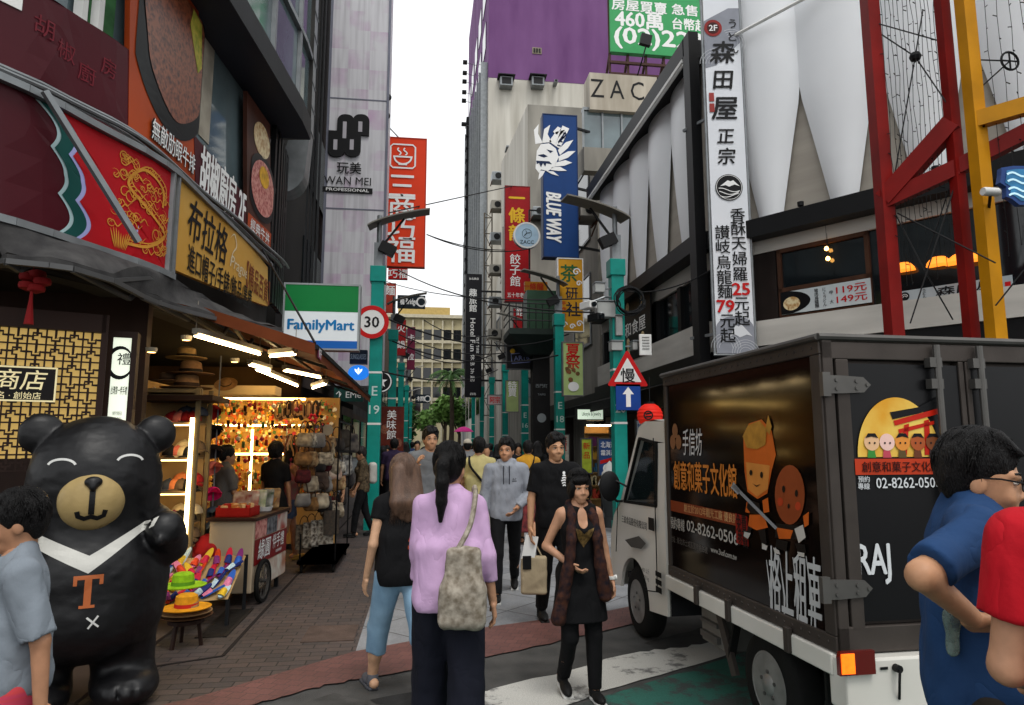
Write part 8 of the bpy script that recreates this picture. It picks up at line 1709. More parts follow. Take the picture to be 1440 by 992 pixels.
for k in range(14):
 c_ = ['#1c1b20', '#4a3a34', '#26303c', '#8a8478', '#5a2a2c', '#2c2a28', '#b0a898'][k % 7]; y_ = 11.4+.22*k; x_ = -2.08+.1*(y_-11.2); t = thing('hanging_garment', ['black', 'brown', 'slate', 'stone', 'wine red', 'charcoal', 'cream'][k % 7]+(' garment in the nearer half of the clothes rail' if k < 7 else ' garment in the farther half of the clothes rail'), 'garment', (x_, y_, 1.88), 0, 'garments on the clothes rail'); b = MB(); b.grid(lambda u, v: Vector(((u-.5)*(.34+.1*v), .03*math.sin(u*9+k)*v, -.06-.85*v-.10*abs(u-.5)*(1-v))), 12, 6); b.grid(lambda u, v: Vector(((u-.5)*(.34+.1*v), .05+.03*math.sin(u*9+k)*v, -.06-.85*v-.10*abs(u-.5)*(1-v))), 12, 6); b.build('cloth', [cloth(c_)], t, True, True); b = MB(); b.tube([(0, .02, 0), (0, .02, -.05), (-.15, .02, -.1), (.15, .02, -.1), (0, .02, -.05)], .005, 4); b.build('hanger', [STEEL], t, False, True)
p = aY(461, 605, 10.2); t = thing('spotlight', 'lit round clip spotlight above the printed bags', 'spotlight', tuple(p)); b = MB(); b.lathe([(.03, .06), (.075, .02), (.08, -.03)], p, 16, 'y'); b.build('lamp_housing', [FIXT], t, True); b = MB(); b.lathe([(.03, -.025), (.0001, -.027)], p, 12, 'y'); b.build('bulb', [LAMPB], t)
for k, (x, y, Yd) in enumerate([(213, 494, 6.4), (262, 477, 6.6), (330, 508, 7.6)]):
 p = aY(x, y, Yd); t = thing('ceiling_spot', ['warm ceiling spot at left over the straw hats', 'warm ceiling spot above the fedora', 'dim ceiling spot right of the straw hats'][k], 'light', tuple(p)); b = MB(); b.lathe([(.045, -.01), (.05, .03)], p, 14); b.build('housing', [FIXT], t); b = MB(); b.lathe([(.0001, -.014), (.034, -.012)], p, 12); b.build('bulb', [M('lit spot', '#ffd9a0', .4, var=0, emit=10, ecol='#ffb868')], t)
p = aY(440, 588, 10.1); t = thing('red_ornament', 'small red flower ornament hung over the bags', 'ornament', tuple(p)); b = MB()
for k in range(6): b.lathe([(.0001, -.03), (.03, 0), (.0001, .03)], p+Vector((.045*math.cos(k*1.05), 0, .045*math.sin(k*1.05))), 8)
b.build('petals', [M('ornament red', '#d01c3a', .6)], t, True)
# ---- flat shoes on the sloping stand and the sun hats in front
sA, sB = aY(236, 832, 6.75), aY(322, 800, 7.3); t = thing('shoe_stand', 'low sloping stand holding the bright flat shoes beside the bear', 'stand', (sA.x+.3, 7, 0))
def stp(u, v): return Vector((sA.x-.15+.66*u, 6.62+.18*u+.62*v, .24+.30*v))
b = MB(); b.grid(stp, 4, 4); b.build('board', [SHEL], t); b = MB()
for u in (0, 1):
 for v in (0, 1): q = stp(u, v); b.bar(q, (q.x, q.y, 0), .03)
b.build('leg', [DSTEEL], t)
shc = [('#c01c3a', 'red'), ('#2a5ab0', 'blue'), ('#d8b02a', 'yellow'), ('#7a2a6a', 'purple'), ('#b8d0d8', 'pale blue'), ('#d0401c', 'orange'), ('#1c2a6a', 'navy'), ('#d87a9a', 'pink')]
SHP = {}
for j in range(4):
 for i in range(7):
  k = (i*3+j*5) % 8; c_, cn = shc[k]; q = stp((i+.5)/7, (j+.45)/4)+Vector((0, 0, .012)); 
  if k not in SHP:
   t = thing('flat_shoe', 'x', 'shoe', tuple(q), 0, 'flat shoes on the sloping stand'); b = MB(); out_ = [(.038*math.cos(a)*(1 if math.sin(a) < 0 else .82), .115*math.sin(a)) for a in np.linspace(0, 6.283, 18, endpoint=False)]; b.poly([(x, y, .014) for x, y in out_], .014, (0, 0, 1)); b.build('sole', [M('sole '+shc[(k+2) % 8][0], shc[(k+2) % 8][0], .7)], t, False, True); b = MB(); b.grid(lambda u, v: Vector((.038*math.cos(math.pi*u)*(1-.25*v), -.095+.09*v, .014+.035*math.sin(math.pi*u)*(.5+.5*v))), 10, 5); b.build('upper', [M('upper '+c_, c_, .6, var=.3, vs=40)], t, True, True); SHP[k] = t
  else: t = dup(SHP[k], tuple(q))
  t.rotation_euler = (rad(26+rng.uniform(-8, 22)), rad(rng.uniform(-30, 30)), rad(rng.uniform(-60, 40))); t.location.z += rng.uniform(0, .05); t['label'] = f'{cn} flat shoe in the {["front","second","third","back"][j]} row of the stand, {["far left","left","left of middle","middle","right of middle","right","far right"][i]}'
hat_thing('sun_hat', 'lime green sun hat on the shoe stand beside the bear', '#8ab81c', '#5a8a1a', tuple(aY(257, 826, 6.5)), .95, 'bright sun hats beside the bear')
hat_thing('sun_hat', 'brown sun hat lowest in the stack under the yellow hat', '#6a4a30', '#3a2a20', tuple(aY(262, 868, 6.2)), 1.0, 'bright sun hats beside the bear'); hat_thing('sun_hat', 'tan sun hat in the middle of the stack under the yellow hat', '#a08058', '#5a4030', tuple(aY(262, 863, 6.2)), .98, 'bright sun hats beside the bear'); hat_thing('sun_hat', 'orange yellow sun hat with red band on top of the stack', '#d8941c', '#b8281c', tuple(aY(262, 857, 6.2)), .95, 'bright sun hats beside the bear')
p = aY(262, 870, 6.2); t = thing('hat_stool', 'small dark stool under the stack of sun hats', 'stool', (p.x, p.y, 0)); b = MB(); b.lathe([(.14, p.z-.03), (.14, p.z)], (p.x, p.y, 0), 18); b.build('seat', [WOODD], t)
for k in range(3): b = MB(); b.bar((p.x+.1*math.cos(k*2.1), p.y+.1*math.sin(k*2.1), p.z-.03), (p.x+.13*math.cos(k*2.1), p.y+.13*math.sin(k*2.1), 0), .025); b.build('leg', [WOODD], t)
for k, (x, y, s_, c_, lab) in enumerate([(300, 772, .22, '#9a1c22', 'red cloth bag slumped behind the shoe stand'), (278, 782, .16, '#7a1a1e', 'small dark red bundle left of the red cloth bag'), (246, 752, .15, '#2c3e5a', 'blue folded cloth under the hat shelves'), (250, 768, .13, '#b89a78', 'tan folded cloth under the hat shelves')]):
 q = SDF(.016); q.ell((0, 0, 0), (s_, s_*.8, s_*.75), .02); q.noise(.012, 22, k); p = aY(x, y, 7.75); t = thing('cloth_bundle', lab, 'bundle', tuple(p)); sdf_build('cloth', [q], [M('bundle '+c_, c_, .85, var=.2)], t)
# ---- snack cart
A, B_, D_ = gp(346, 846), gp(394, 823), gp(303, 838); A = Vector((-1.70, 7.55, 0)); zt_ = .86; fx = Vector((1, -.10, 0)).normalized(); fy = Vector((.10, 1, 0)).normalized(); cw, cl_ = .46, 1.15
tc_ = thing('snack_cart', 'white wheeled snack cart with dark red front panel and food pictures', 'cart', tuple(A-fx*cw/2+fy*cl_/2)); CT = Matrix((fx, fy, Vector((0, 0, 1)))).transposed().to_4x4(); CT.translation = A
def CB(): b = MB(); b.T = CT; return b
b = CB(); b.box((-cw, 0, .13), (0, cl_, zt_), bev=.012); b.build('cart_body', [M('cream cart panel', '#b8a68c', .55, var=.08, vs=2)], tc_); b = CB(); b.box((-cw-.03, -.04, zt_), (.03, cl_+.04, zt_+.035), bev=.008); b.build('top_board', [M('dark cart top', '#3a2218', .45, var=.2, vs=5)], tc_)
PCt = Pl(A+Vector((.004, 0, 0))+fx*.002, fy); b = MB(); PCt.rect(b, .02, .40, cl_-.02, .66, .004, .003); b.build('red_panel', [M('cart dark red', '#7c1618', .45)], tc_); b = MB(); PCt.text(b, '緣圓', .32, .545, .17, .016, d=.008, maxw=.42, shear=.15); PCt.text(b, '伴手禮', .80, .57, .13, .012, d=.008, maxw=.42); PCt.text(b, 'souvenir', .83, .455, .05, .004, d=.008); b.build('lettering', [WINK], tc_)
for k, (u0, u1, v0, v1, m_) in enumerate([(.02, .38, .67, .85, BEEF), (.39, .74, .67, .85, M('rice ball print', '#2a2c30', .5, col2='#8a8c90', vs=16, detail=1)), (.75, cl_-.02, .67, .85, M('sausage print', '#c8c0b4', .5, col2='#a82c1c', vs=7, detail=1)), (.4, cl_-.02, .15, .39, M('fruit print', '#d8d4c8', .5, col2='#a85a2a', vs=6, detail=1.5))]): b = MB(); PCt.rect(b, u0, v0, u1, v1, .004, .003); b.build('food_print', [m_], tc_)
wc = A+fy*.20+fx*.05+Vector((0, 0, .225)); wt = thing('w', 'x', 'x'); bpy.data.objects.remove(wt); b = MB(); Rw = Matrix.Rotation(-math.atan2(.10, 1), 3, 'Z'); b.lathe([(.185, -.02), (.215, -.022), (.225, 0), (.215, .022), (.185, .02), (.185, -.02)], wc, 36, 'x', Rw, False); wo = b.build('wheel', [RUB], tc_, True); b = MB(); b.lathe([(.185, -.014), (.172, -.014), (.172, .014), (.185, .014), (.185, -.014)], wc, 36, 'x', Rw, False); b.lathe([(.02, -.04), (.02, .04)], wc, 10, 'x', Rw); b.build('rim', [ALU], wo, True); b = MB()
for k in range(18): a = k*math.pi/9; b.bar(wc+fx*.02*(-1)**k, wc+fy*.175*math.cos(a)+Vector((0, 0, .175*math.sin(a))), .004)
b.build('spokes', [ALU], wo)
b = CB(); b.box((-cw+.03, .9, 0), (-cw+.07, .94, .14)); b.box((-.07, .98, 0), (-.03, 1.02, .14)); b.build('foot_post', [DSTEEL], tc_)
def onc(x, y, z=0): return CT @ Vector((x, y, zt_+.037+z))
t = thing('candy_box', 'open red box of wrapped sweets at the near end of the snack cart', 'box', tuple(onc(-.24, .18))); b = CB(); b.box((-.42, .03, zt_+.037), (-.06, .33, zt_+.05)); 
for a in ((-.42, .03, -.41, .33), (-.07, .03, -.06, .33), (-.42, .03, -.06, .04), (-.42, .32, -.06, .33)): b.box((a[0], a[1], zt_+.04), (a[2], a[3], zt_+.13))
b.build('box', [M('box red', '#a81c14', .5)], t); r_ = random.Random(5)
for k in range(14): b = CB(); x, y = r_.uniform(-.39, -.1), r_.uniform(.06, .3); b.box((x-.035, y-.02, zt_+.08), (x+.035, y+.02, zt_+.14+.03*r_.random()), Matrix.Rotation(r_.uniform(-1, 1), 3, 'Z'), .008); b.build('sweet', [M('sweet %d' % (k % 3), ['#c87a3a', '#b82a1c', '#d8b078'][k % 3], .4)], t)
for k in range(5):
 t = thing('snack_pack', ['pale snack pack standing leftmost on the cart', 'red and pale snack pack second on the cart', 'green marked snack pack in the middle of the cart', 'silver snack pack fourth along the cart', 'brown snack pack at the far end of the cart'][k], 'packet', tuple(onc(-.3+.04*k, .45+.13*k)), 0, 'snack packs on the cart'); q = SDF(.012); q.box((0, 0, .12), (.10, .02, .12), .015, .01, Matrix.Rotation(rad(-22), 3, 'X')); q.noise(.004, 40, k); sdf_build('packet', [q], [M('pack %d' % k, ['#a89a88', '#a04838', '#8a9468', '#a8a8a4', '#6a4a34'][k], .25, col2=['#7a3428', '#c8b8a4', '#c4c0b0', '#3c4a34', '#a8885c'][k], vs=14, detail=1.5)], t)
t = thing('round_tray', 'round white tray on the street side of the snack cart', 'tray', tuple(onc(-.14, .72))); b = MB(); b.lathe([(.08, 0), (.10, .05), (.096, .05), (.078, .008), (.0001, .008)], onc(-.14, .72), 22); b.build('tray', [WHITEP], t, True)
t = thing('wood_cup', 'small wooden cup at the far end of the snack cart', 'cup', tuple(onc(-.12, .98))); b = MB(); b.lathe([(.05, 0), (.055, .13), (.048, .13), (.045, .01), (.0001, .01)], onc(-.12, .98), 16); b.build('cup', [M('cup wood', '#a8743c', .6)], t, True)
# ---- the inflatable bear
bx = aY(126, 800, 4.95); br_ = thing('inflatable_bear', 'big black inflatable bear with tan muzzle and white chest chevron', 'inflatable', (bx.x, bx.y, 0), rad(24))
INFL = M('black inflatable nylon', '#0b0b0d', .45, var=.15, vs=3, bump=.3, bs=16, spec=.35)
q = SDF(.016)
q.ell((0, 0, 1.40), (.395, .36, .44), .03); q.ell((0, .03, 1.10), (.37, .33, .26), .12); q.ell((0, 0, .78), (.475, .42, .46), .08); q.ell((0, -.02, .56), (.44, .40, .30), .08)
for s_ in (-1, 1):
 q.ell((.33*s_, .03, 1.72), (.13, .085, .135), .015); q.cap((.22*s_, 0, .45), (.235*s_, 0, .14), .20, .185, .05); q.ell((.245*s_, -.10, .11), (.20, .27, .12), .05)
 q.cap((.36*s_, .03, 1.10), (.44*s_, -.12, .98), .14, .12, .05); q.cap((.44*s_, -.12, .98), (.41*s_, -.27, 1.10), .12, .12, .04)
 for k in range(3): q.ell(((.37+.045*k)*s_, -.365+.02*k, 1.04+.01*k), (.03, .045, .04), .012)
 for k in range(4): q.sub((.245*s_+(k-1.5)*.085, -.375, .12), (.008, .05, .1), None, .02)
q.noise(.0045, 14, 4)
for z in (.30, .62, .95): q.noise(.0015, 50, int(z*100), 2.5)
bb_ = sdf_build('bear_body', [q], [INFL], br_)
def decal(nm, vs, fs, m, o=None, eps=.004, mx=.03, d=(0, 1, 0)):
 v, f = refine(vs, fs, mx); v = project_on(o or bb_, v, d, eps); link_mesh(nm, v, f, [m], br_, smooth=False, local=True)
q = SDF(.012); q.ell((-.02, -.285, 1.30), (.185, .15, .185), .01); q.noise(.002, 40, 3); TANM = M('tan inflatable nylon', '#a08a5c', .42, var=.12, vs=6, bump=.25, bs=40); mz = sdf_build('muzzle', [q], [TANM], br_)
def flat_stroke(pts, w_): pl_ = Pl((0, -1, 0), (1, 0, 0)); b = MB(); pl_.stroke(b, pts, w_); return b.v, b.f
def flat_poly(pts): pl_ = Pl((0, -1, 0), (1, 0, 0)); b = MB(); pl_.poly(b, pts); return b.v, b.f
q = SDF(.008); q.ell((-.02, -.405, 1.42), (.05, .035, .034), .01); q.ell((-.02, -.425, 1.39), (.022, .025, .03), .02); sdf_build('nose', [q], [INFL], br_)
cx = -.02; decal('mouth_line', *flat_stroke([(cx, 1.40), (cx, 1.225)], .032), BLACKP, mz); decal('mouth_line', *flat_stroke([(cx-.075, 1.245), (cx-.068, 1.215), (cx-.035, 1.20), (cx, 1.212), (cx+.035, 1.20), (cx+.068, 1.215), (cx+.075, 1.25)], .028), BLACKP, mz, .005)
for s_ in (-1, 1): decal('eye_line', *flat_stroke([(s_*.185-.01+.075*math.cos(a), 1.525+.045*math.sin(a)+.012*s_) for a in np.linspace(.25, math.pi-.25, 14)], .014), M('white vinyl', '#c8c8c4', .5), eps=.004)
CHV = M('white chest nylon', '#c2c1ba', .5, var=.08, vs=6, bump=.1)
decal('chest_chevron', *flat_poly([(-.34, 1.13), (-.34, 1.05), (-.01, .875), (.33, 1.13), (.36, 1.19), (-.01, .975)]), CHV)
vs_, fs_ = text_mesh('T', 1, .01); pl_ = Pl((0, -1, 0), (1, 0, 0)); b = MB(); pl_.rect(b, -.10, .765, .10, .80); pl_.rect(b, -.028, .545, .028, .765); pl_.rect(b, -.06, .52, .06, .545); pl_.rect(b, -.115, .715, -.085, .80); pl_.rect(b, .085, .715, .115, .80); b.v = [Vector((v.x*.68-.005, v.y, .66+(v.z-.66)*.68+.11)) for v in b.v]; decal('letter_mark', b.v, b.f, M('copper print', '#a85c34', .45))
b = MB(); pl_.stroke(b, [(.0, .62), (.065, .56)], .011); pl_.stroke(b, [(.06, .625), (.01, .555)], .011); decal('cross_mark', b.v, b.f, MC['white vinyl'])
# ------------------------------------------------------------------ the people in the street
BLK = cloth('#0e0e10'); NAVY = cloth('#12141f'); SHO = cloth('#141414', .6); SOLW = cloth('#b8b8b4', .6)
def dep(x, d): l = (x-720)/F*d; return (l*math.cos(YAW)+d*math.sin(YAW), -l*math.sin(YAW)+d*math.cos(YAW), 0)
def wp(J, *p): return wmat(J['root']) @ (J['T'] @ Vector(p))
def lw(J, v): return J['T'] @ v
# 1 woman in black with scarf, walking towards us
SCARF = M('dark patterned scarf', '#15131c', .85, col2='#4a2c20', vs=26, detail=2, bump=.3, bs=120)
J = person('woman walking in a long black dress with a dark patterned scarf', dep(812, 4.72), rad(4), 1.47, 'f', '#b98a6c', 1, legs=((4, 0), (6, -30)), arms=((-4, 12, 8, 10), (-14, 22, 52, -38)), lean=1, head=(2, 2, 0), hair='bob', top=dict(m=BLK, sl=0, vneck=.055, hem=.58, flare=.045, e=.012, neck=.07, name='dress'), bot=dict(m=BLK, e=.006), shoe=dict(m=SHO, sole=SOLW), curl=(22, 38))
P, s = J['P'], J['s']
q = SDF(.011)
for sd_ in (-1, 1): pts = [P(.03*sd_, .075, 1.455), P(.075*sd_, .02, 1.45), P(.085*sd_, -.085, 1.37), P(.105*sd_, -.135, 1.20), P(.125*sd_, -.13, 1.0), P((.165 if sd_ > 0 else .20)*sd_, -.11, .78 if sd_ > 0 else .62)]; [q.cap(pts[i], pts[i+1], (.028, .03, .032, .038, .045)[i], (.03, .032, .038, .045, .055)[i], .02) for i in range(5)]
q.noise(.006, 40, 2); sdf_build('scarf', [q], [SCARF], J['root'], T=J['T'])
GOLDP = M('gold pattern print', '#7a6238', .5, col2='#3a2a18', vs=60); pl_ = Pl((0, -1, 0), (1, 0, 0)); b = MB(); pl_.poly(b, [(-.075, 1.28), (-.035, 1.265), (0, 1.23), (.035, 1.265), (.075, 1.28), (.05, 1.2), (0, 1.13), (-.05, 1.2)]); v, f = refine([lw(J, P(q.x, 0, q.z)) for q in b.v], b.f, .02); v = project_on(J['top'], v, (0, 1, 0), .003); link_mesh('neck_print', v, f, [GOLDP], J['root'], local=True)
b = MB(); w0 = J['wr0']; b.lathe([(.031, -.012), (.033, 0), (.031, .012)], (0, 0, 0), 18); b.lathe([(.02, -.006), (.02, .006)], (.034, 0, 0), 12, 'x'); b.v = [lw(J, w0+Vector((0, 0, .02))+v) for v in b.v]; b.build('wristwatch', [WHITEP], J['root'], True, True)
# 2 woman in lilac shirt, back to us, and her bag
LIL = cloth('#c2a0c4', .8, name='lilac cloth', bump=.1); J2 = person('woman seen from behind in a lilac shirt with a black ponytail', dep(634, 3.65), rad(174), 1.645, 'f', '#b98a6c', 1, wid=.93, legs=((9, 3), (-7, -16)), arms=((6, 6, 22, 2), (-8, 13, 10, 8)), lean=3, head=(-12, -2, 0), hair='pony', top=dict(m=LIL, sl=1.55, collar=1, hem=.835, e=.014, se=.013, fold=.0085, name='shirt'), bot=dict(m=NAVY, e=.02, flare=.035, fold=.005), shoe=dict(m=SHO), hips=1.03)
bg = thing('shoulder_bag', 'slouchy beige patterned shoulder bag on the back of the woman in lilac', 'bag', tuple(wp(J2, -.06, .18, .95)), rad(174)); T2 = J2['T']
q = SDF(.011); q.box((-.085, .175, .89), (.128, .05, .115), .045, .03); q.box((-.085, .172, 1.03), (.09, .035, .15), .035, .06); q.noise(.010, 26, 3)
BAGM = M('beige floral bag cloth', '#6a6052', .85, col2='#aba294', vs=26, detail=2.5, bump=.35, bs=40); v, f = q.mesh(); v = [T2 @ Vector(p) for p in v]; wm = wmat(J2['root']); link_mesh('bag_body', [wm @ p for p in v], [[int(i) for i in k] for k in f], [BAGM], bg, smooth=True)
b = MB(); pts = catmull([Vector((-.04, .19, 1.14)), Vector((-.115, .145, 1.28)), Vector((-.14, .07, 1.42)), Vector((-.135, 0, 1.47)), Vector((-.13, -.07, 1.42)), Vector((-.15, -.09, 1.32))], 6); b.tube(pts, .014, 6); b.v = [wm @ (T2 @ p) for p in b.v]; b.build('strap', [BAGM], bg, True)
# 3 girl with long brown hair in black top
DEN = M('pale blue denim', '#6e90ab', .85, col2='#8fb0c8', vs=5, bump=.3, bs=150); J3 = person('girl seen from behind with long brown hair and rolled pale jeans', dep(570, 4.7), rad(200), 1.63, 'f', '#c49a7a', 1, legs=((26, 18), (-20, -52)), arms=((-8, 13, 20, 4), (4, 6, 30, 2)), lean=3, head=(6, 0, 0), hair='long', hairm=HAIRB, top=dict(m=BLK, sl=.38, hem=.83, e=.018, se=.012, name='top'), bot=dict(m=DEN, len=.74, e=.016, fold=.006), shoe=dict(m=cloth('#55565c', .7)), foot=(0, 34))
b = MB(); pl_ = Pl((0, 1, 0), (-1, 0, 0)); pl_.text(b, 'A', .05, 1.18, .12, .02, d=0); pl_.rect(b, -.005, 1.075, .11, 1.10); v, f = refine([lw(J3, P(q.x, 0, q.z)) for q in b.v], b.f, .02); v = project_on(J3['top'], v, (0, -1, 0), .003); link_mesh('back_print', v, f, [M('orange print', '#d4521c', .6)], J3['root'], local=True)
# 4 man in grey hoodie
HOOD_ = cloth('#8d9199', .85, name='grey hoodie'); J4 = person('young man striding in a light grey hoodie and black trousers', dep(712, 7.75), rad(-6), 1.755, 'm', '#b08060', 1, legs=((-18, -40), (22, 12)), arms=((0, 14, 48, -34), (-6, 10, 14, 4)), lean=1, head=(-14, 0, 0), hair='short', top=dict(m=HOOD_, sl=1.9, hood=1, hem=.83, e=.016, se=.016, fold=.008, name='hoodie'), bot=dict(m=BLK, e=.004), shoe=dict(m=SHO, sole=SOLW))
b = MB(); pl_ = Pl((0, -1, 0), (1, 0, 0)); pl_.text(b, 'A-7', .085, 1.27, .022, .006, d=0); pl_.rect(b, .06, 1.245, .11, 1.252); v, f = refine([lw(J4, P(q.x, 0, q.z)) for q in b.v], b.f, .02); v = project_on(J4['top'], v, (0, 1, 0), .003); link_mesh('chest_print', v, f, [INK], J4['root'], local=True)
b = MB(); [b.tube([P(x, -.10, 1.41), P(x*1.05, -.145, 1.32), P(x, -.145, 1.22)], .005, 5) for x in (-.03, .03)]; b.v = [lw(J4, v-Vector((0, .008, 0))) for v in b.v]; b.build('drawcord', [NAVY], J4['root'], True, True)
# 5 man in black tee behind the scarf woman
J5 = person('young man facing us in a black tee with a white chest print', dep(780, 6.6), rad(2), 1.745, 'm', '#b88a68', 1, wid=1.02, belly=.008, legs=((6, 0), (-8, -18)), arms=((0, 9, 8, 4), (-2, 10, 10, 4)), head=(4, 2, 0), hair='short', top=dict(m=BLK, sl=.75, hem=.84, e=.016, neck=.058, name='tee'), bot=dict(m=BLK), shoe=dict(m=SHO))
b = MB(); pl_ = Pl((0, -1, 0), (1, 0, 0))
for k in range(5): pl_.stroke(b, [(.055-.03*(1-abs(k-2)*.25), 1.23+.022*k), (.055, 1.238+.022*k), (.055+.03*(1-abs(k-2)*.25), 1.23+.022*k)], .013)
pl_.disc(b, .055, 1.345, .014); v, f = refine([lw(J5, P(q.x, 0, q.z)) for q in b.v], b.f, .02); v = project_on(J5['top'], v, (0, 1, 0), .003); link_mesh('chest_print', v, f, [WINK], J5['root'], local=True)
h = wmat(J5['root']) @ lw(J5, J5['wr1']-Vector((0, 0, .13))); t = thing('tote_bag', 'plain cream tote bag hanging from the hand of the man in black', 'bag', tuple(h)); q = SDF(.012); q.box((.03, 0, -.30), (.12, .035, .17), .02, .02); q.noise(.006, 24, 4); sdf_build('bag_body', [q], [cloth('#a8987c', .85)], t); b = MB(); b.tube([(-.05, 0, -.14), (0, 0, .01), (.03, 0, .01), (.11, 0, -.14)], .008, 5); b.build('handle', [cloth('#a8987c')], t, True, True)
b = MB(); b.box(h+Vector((-.07, -.03, -.16)), h+Vector((.05, -.02, .06)), Matrix.Rotation(.2, 3, 'Y')); tag(b.build('paper_sheet', [WHITEP]), 'folded white paper in the hand of the man in black', 'paper')
b = MB(); b.box(h+Vector((-.08, -.05, -.24)), h+Vector((.0, -.036, -.12)), bev=.004); tag(b.build('mobile_phone', [BLACKP]), 'dark phone held against the cream tote bag', 'phone')
# 6 man in blue polo, hand on hip, eating
BLU = cloth('#1f3c63', .85, name='blue polo cloth'); J6 = person('man in a blue polo with glasses, hand on hip, other hand at his mouth', dep(1346, 2.12), rad(52), 1.75, 'm', '#b98a68', 1, wid=1.08, belly=.025, legs=((2, 0), (-2, -2)), arms=((50, 4, 150, -24), (-56, 52, 40, -48)), lean=2, head=(2, 8, 0), hoff=(0, -.005, -.065), hair='short', top=dict(m=BLU, sl=.85, collar=1, hem=.82, e=.014, se=.012, fold=.008, name='polo'), bot=dict(m=cloth('#2b2723', .9), e=.02), shoe=dict(m=SHO), curl=(35, 60))
Q = J6['Q']; b = MB()
for x in (-1, 1): b.tube([Q(.034*x+.024*math.cos(a), -.1-.0, 1.572+.017*math.sin(a)) for a in np.linspace(0, 6.283, 18)], .0028, 5); b.tube([Q(.057*x, -.098, 1.578), Q(.078*x, -.04, 1.58), Q(.079*x, .02, 1.572)], .0028, 5)
b.tube([Q(-.01, -.1, 1.575), Q(.01, -.1, 1.575)], .0026, 5); b.v = [lw(J6, v) for v in b.v]; b.build('glasses', [BLACKP], J6['root'], True, True)
q = SDF(.008); q.box((0, 0, -.06), (.025, .015, .07), .02, .02); q.noise(.006, 50, 2); h = wmat(J6['root']) @ lw(J6, J6['wr1']); t = thing('plastic_bag', 'crumpled clear green plastic bag held at the hip of the man in blue', 'bag', tuple(h+Vector((-.02, .05, .01)))); sdf_build('bag_body', [q], [M('clear plastic', '#8fa49a', .2, col2='#5a6a60', vs=40, alpha=.6)], t)
# 7 man in red at the frame edge
J7 = person('person in a plain red tee cut off by the right edge', dep(1574, 1.5), rad(150), 1.78, 'm', '#b98a6c', 1, wid=1.05, belly=.01, arms=((2, 10, 70, -20), (4, 10, 40, 6)), legs=((0, 0), (0, 0)), hair='short', top=dict(m=cloth('#b3101f', .8, name='red tee cloth'), sl=.62, hem=.80, e=.016, se=.022, name='tee'), bot=dict(m=BLK, e=.02), shoe=dict(m=SHO))
# 8 boy in grey tee at lower left
J8 = person('boy in a grey tee and bright striped shorts walking off to the left', dep(52, 2.62), rad(-58), 1.47, 'm', '#a87a5c', 1, wid=.98, legs=((12, 6), (-8, -20)), arms=((-18, 10, -4, 4), (-2, 10, 14, 4)), head=(-10, 4, 0), hair='short', top=dict(m=cloth('#7a828a', .85, name='grey tee cloth'), sl=.95, hem=.885, e=.018, se=.020, fold=.008, name='tee'), bot=dict(m=M('striped shorts', '#c4442a', .8, col2='#b03a68', vs=9, stretch=(.1, .1, 3)), len=.34, e=.008), shoe=dict(m=SHO))
b = MB(); pl_ = Pl((0, -1, 0), (1, 0, 0)); r_ = random.Random(2)
for k in range(9): pl_.rect(b, -.10, 1.30-.03*k, -.02+.10*r_.random(), 1.315-.03*k)
pl_.rect(b, -.1, 1.33, .09, 1.365); pl_.rect(b, -.09, .98, .08, 1.03); v, f = refine([lw(J8, P(q.x, 0, q.z)) for q in b.v], b.f, .02); v = project_on(J8['top'], v, (0, 1, 0), .003); link_mesh('chest_print', v, f, [M('worn tee print', '#2c2c30', .8, col2='#6a6468', vs=12)], J8['root'], local=True)
# middle distance
def mid(lab, px_, d, rz, H, sex='m', sk='#b08262', lod=2, **k): return person(lab, dep(px_, d), rad(rz), H, sex, sk, lod, **k)
T = lambda c, **k: dict(dict(m=cloth(c), sl=.7, hem=.84, e=.018), **k); Bt = lambda c, **k: dict(dict(m=cloth(c), e=.01), **k)
JY = mid('man seen from behind in a pale yellow polo with a black strap', 674, 9.6, 168, 1.73, top=T('#b8ad78', collar=1), bot=Bt('#a8a294', e=.02), shoe=dict(m=SHO), legs=((10, 4), (-8, -18)))
b = MB(); P_ = JY['P']; b.tube(catmull([P_(.13, .02, 1.45), P_(.10, .135, 1.32), P_(-.04, .15, 1.15), P_(-.17, .06, .98)], 5), .016, 6); b.v = [lw(JY, v) for v in b.v]; b.build('strap', [BLK], JY['root'], True, True)
mid('tall man facing us in grey holding a phone to his ear', 606, 8.3, 10, 1.85, top=T('#6a6c6e'), bot=Bt('#2a2a2e'), shoe=dict(m=SHO), arms=((0, 8, 8, 4), (10, 10, 140, -10)))
JB = mid('woman with dark hair carrying a small child in pink', 600, 8.9, 0, 1.6, 'f', hair='long', top=T('#2a2630'), bot=Bt('#22242c'), shoe=dict(m=SHO), arms=((10, 8, 75, -30), (10, 8, 75, -30)))
person('small child in pink held in the arms of a woman', (dep(601, 8.62)[0], dep(601, 8.62)[1], .70), 0, .82, 'f', '#c49a7a', 2, wid=1.25, hair='crop', legs=((50, 20), (50, 20)), arms=((10, 10, 30, 0), (10, 10, 30, 0)), top=T('#b8648a'), bot=Bt('#8a6a7a'))
mid('woman seller in a grey top with her hair in a bun behind the cart', 322, 8.7, 118, 1.63, 'f', '#a87c5c', hair='bun', top=T('#5c5a58', sl=.9, e=.025), bot=Bt('#1c1c20'), arms=((24, 8, 50, 0), (14, 8, 40, 0)), shoe=dict(m=SHO))
mid('woman shopper in black with curly short hair seen from behind', 391, 9.45, 165, 1.66, 'f', '#b08060', hair='fluff', top=T('#0f0f11', hem=.75, e=.02), bot=Bt('#101012', skirt=1, len=.8, flare=.02), arms=((10, 6, 60, -10), (6, 8, 12, 2)), shoe=dict(m=SHO))
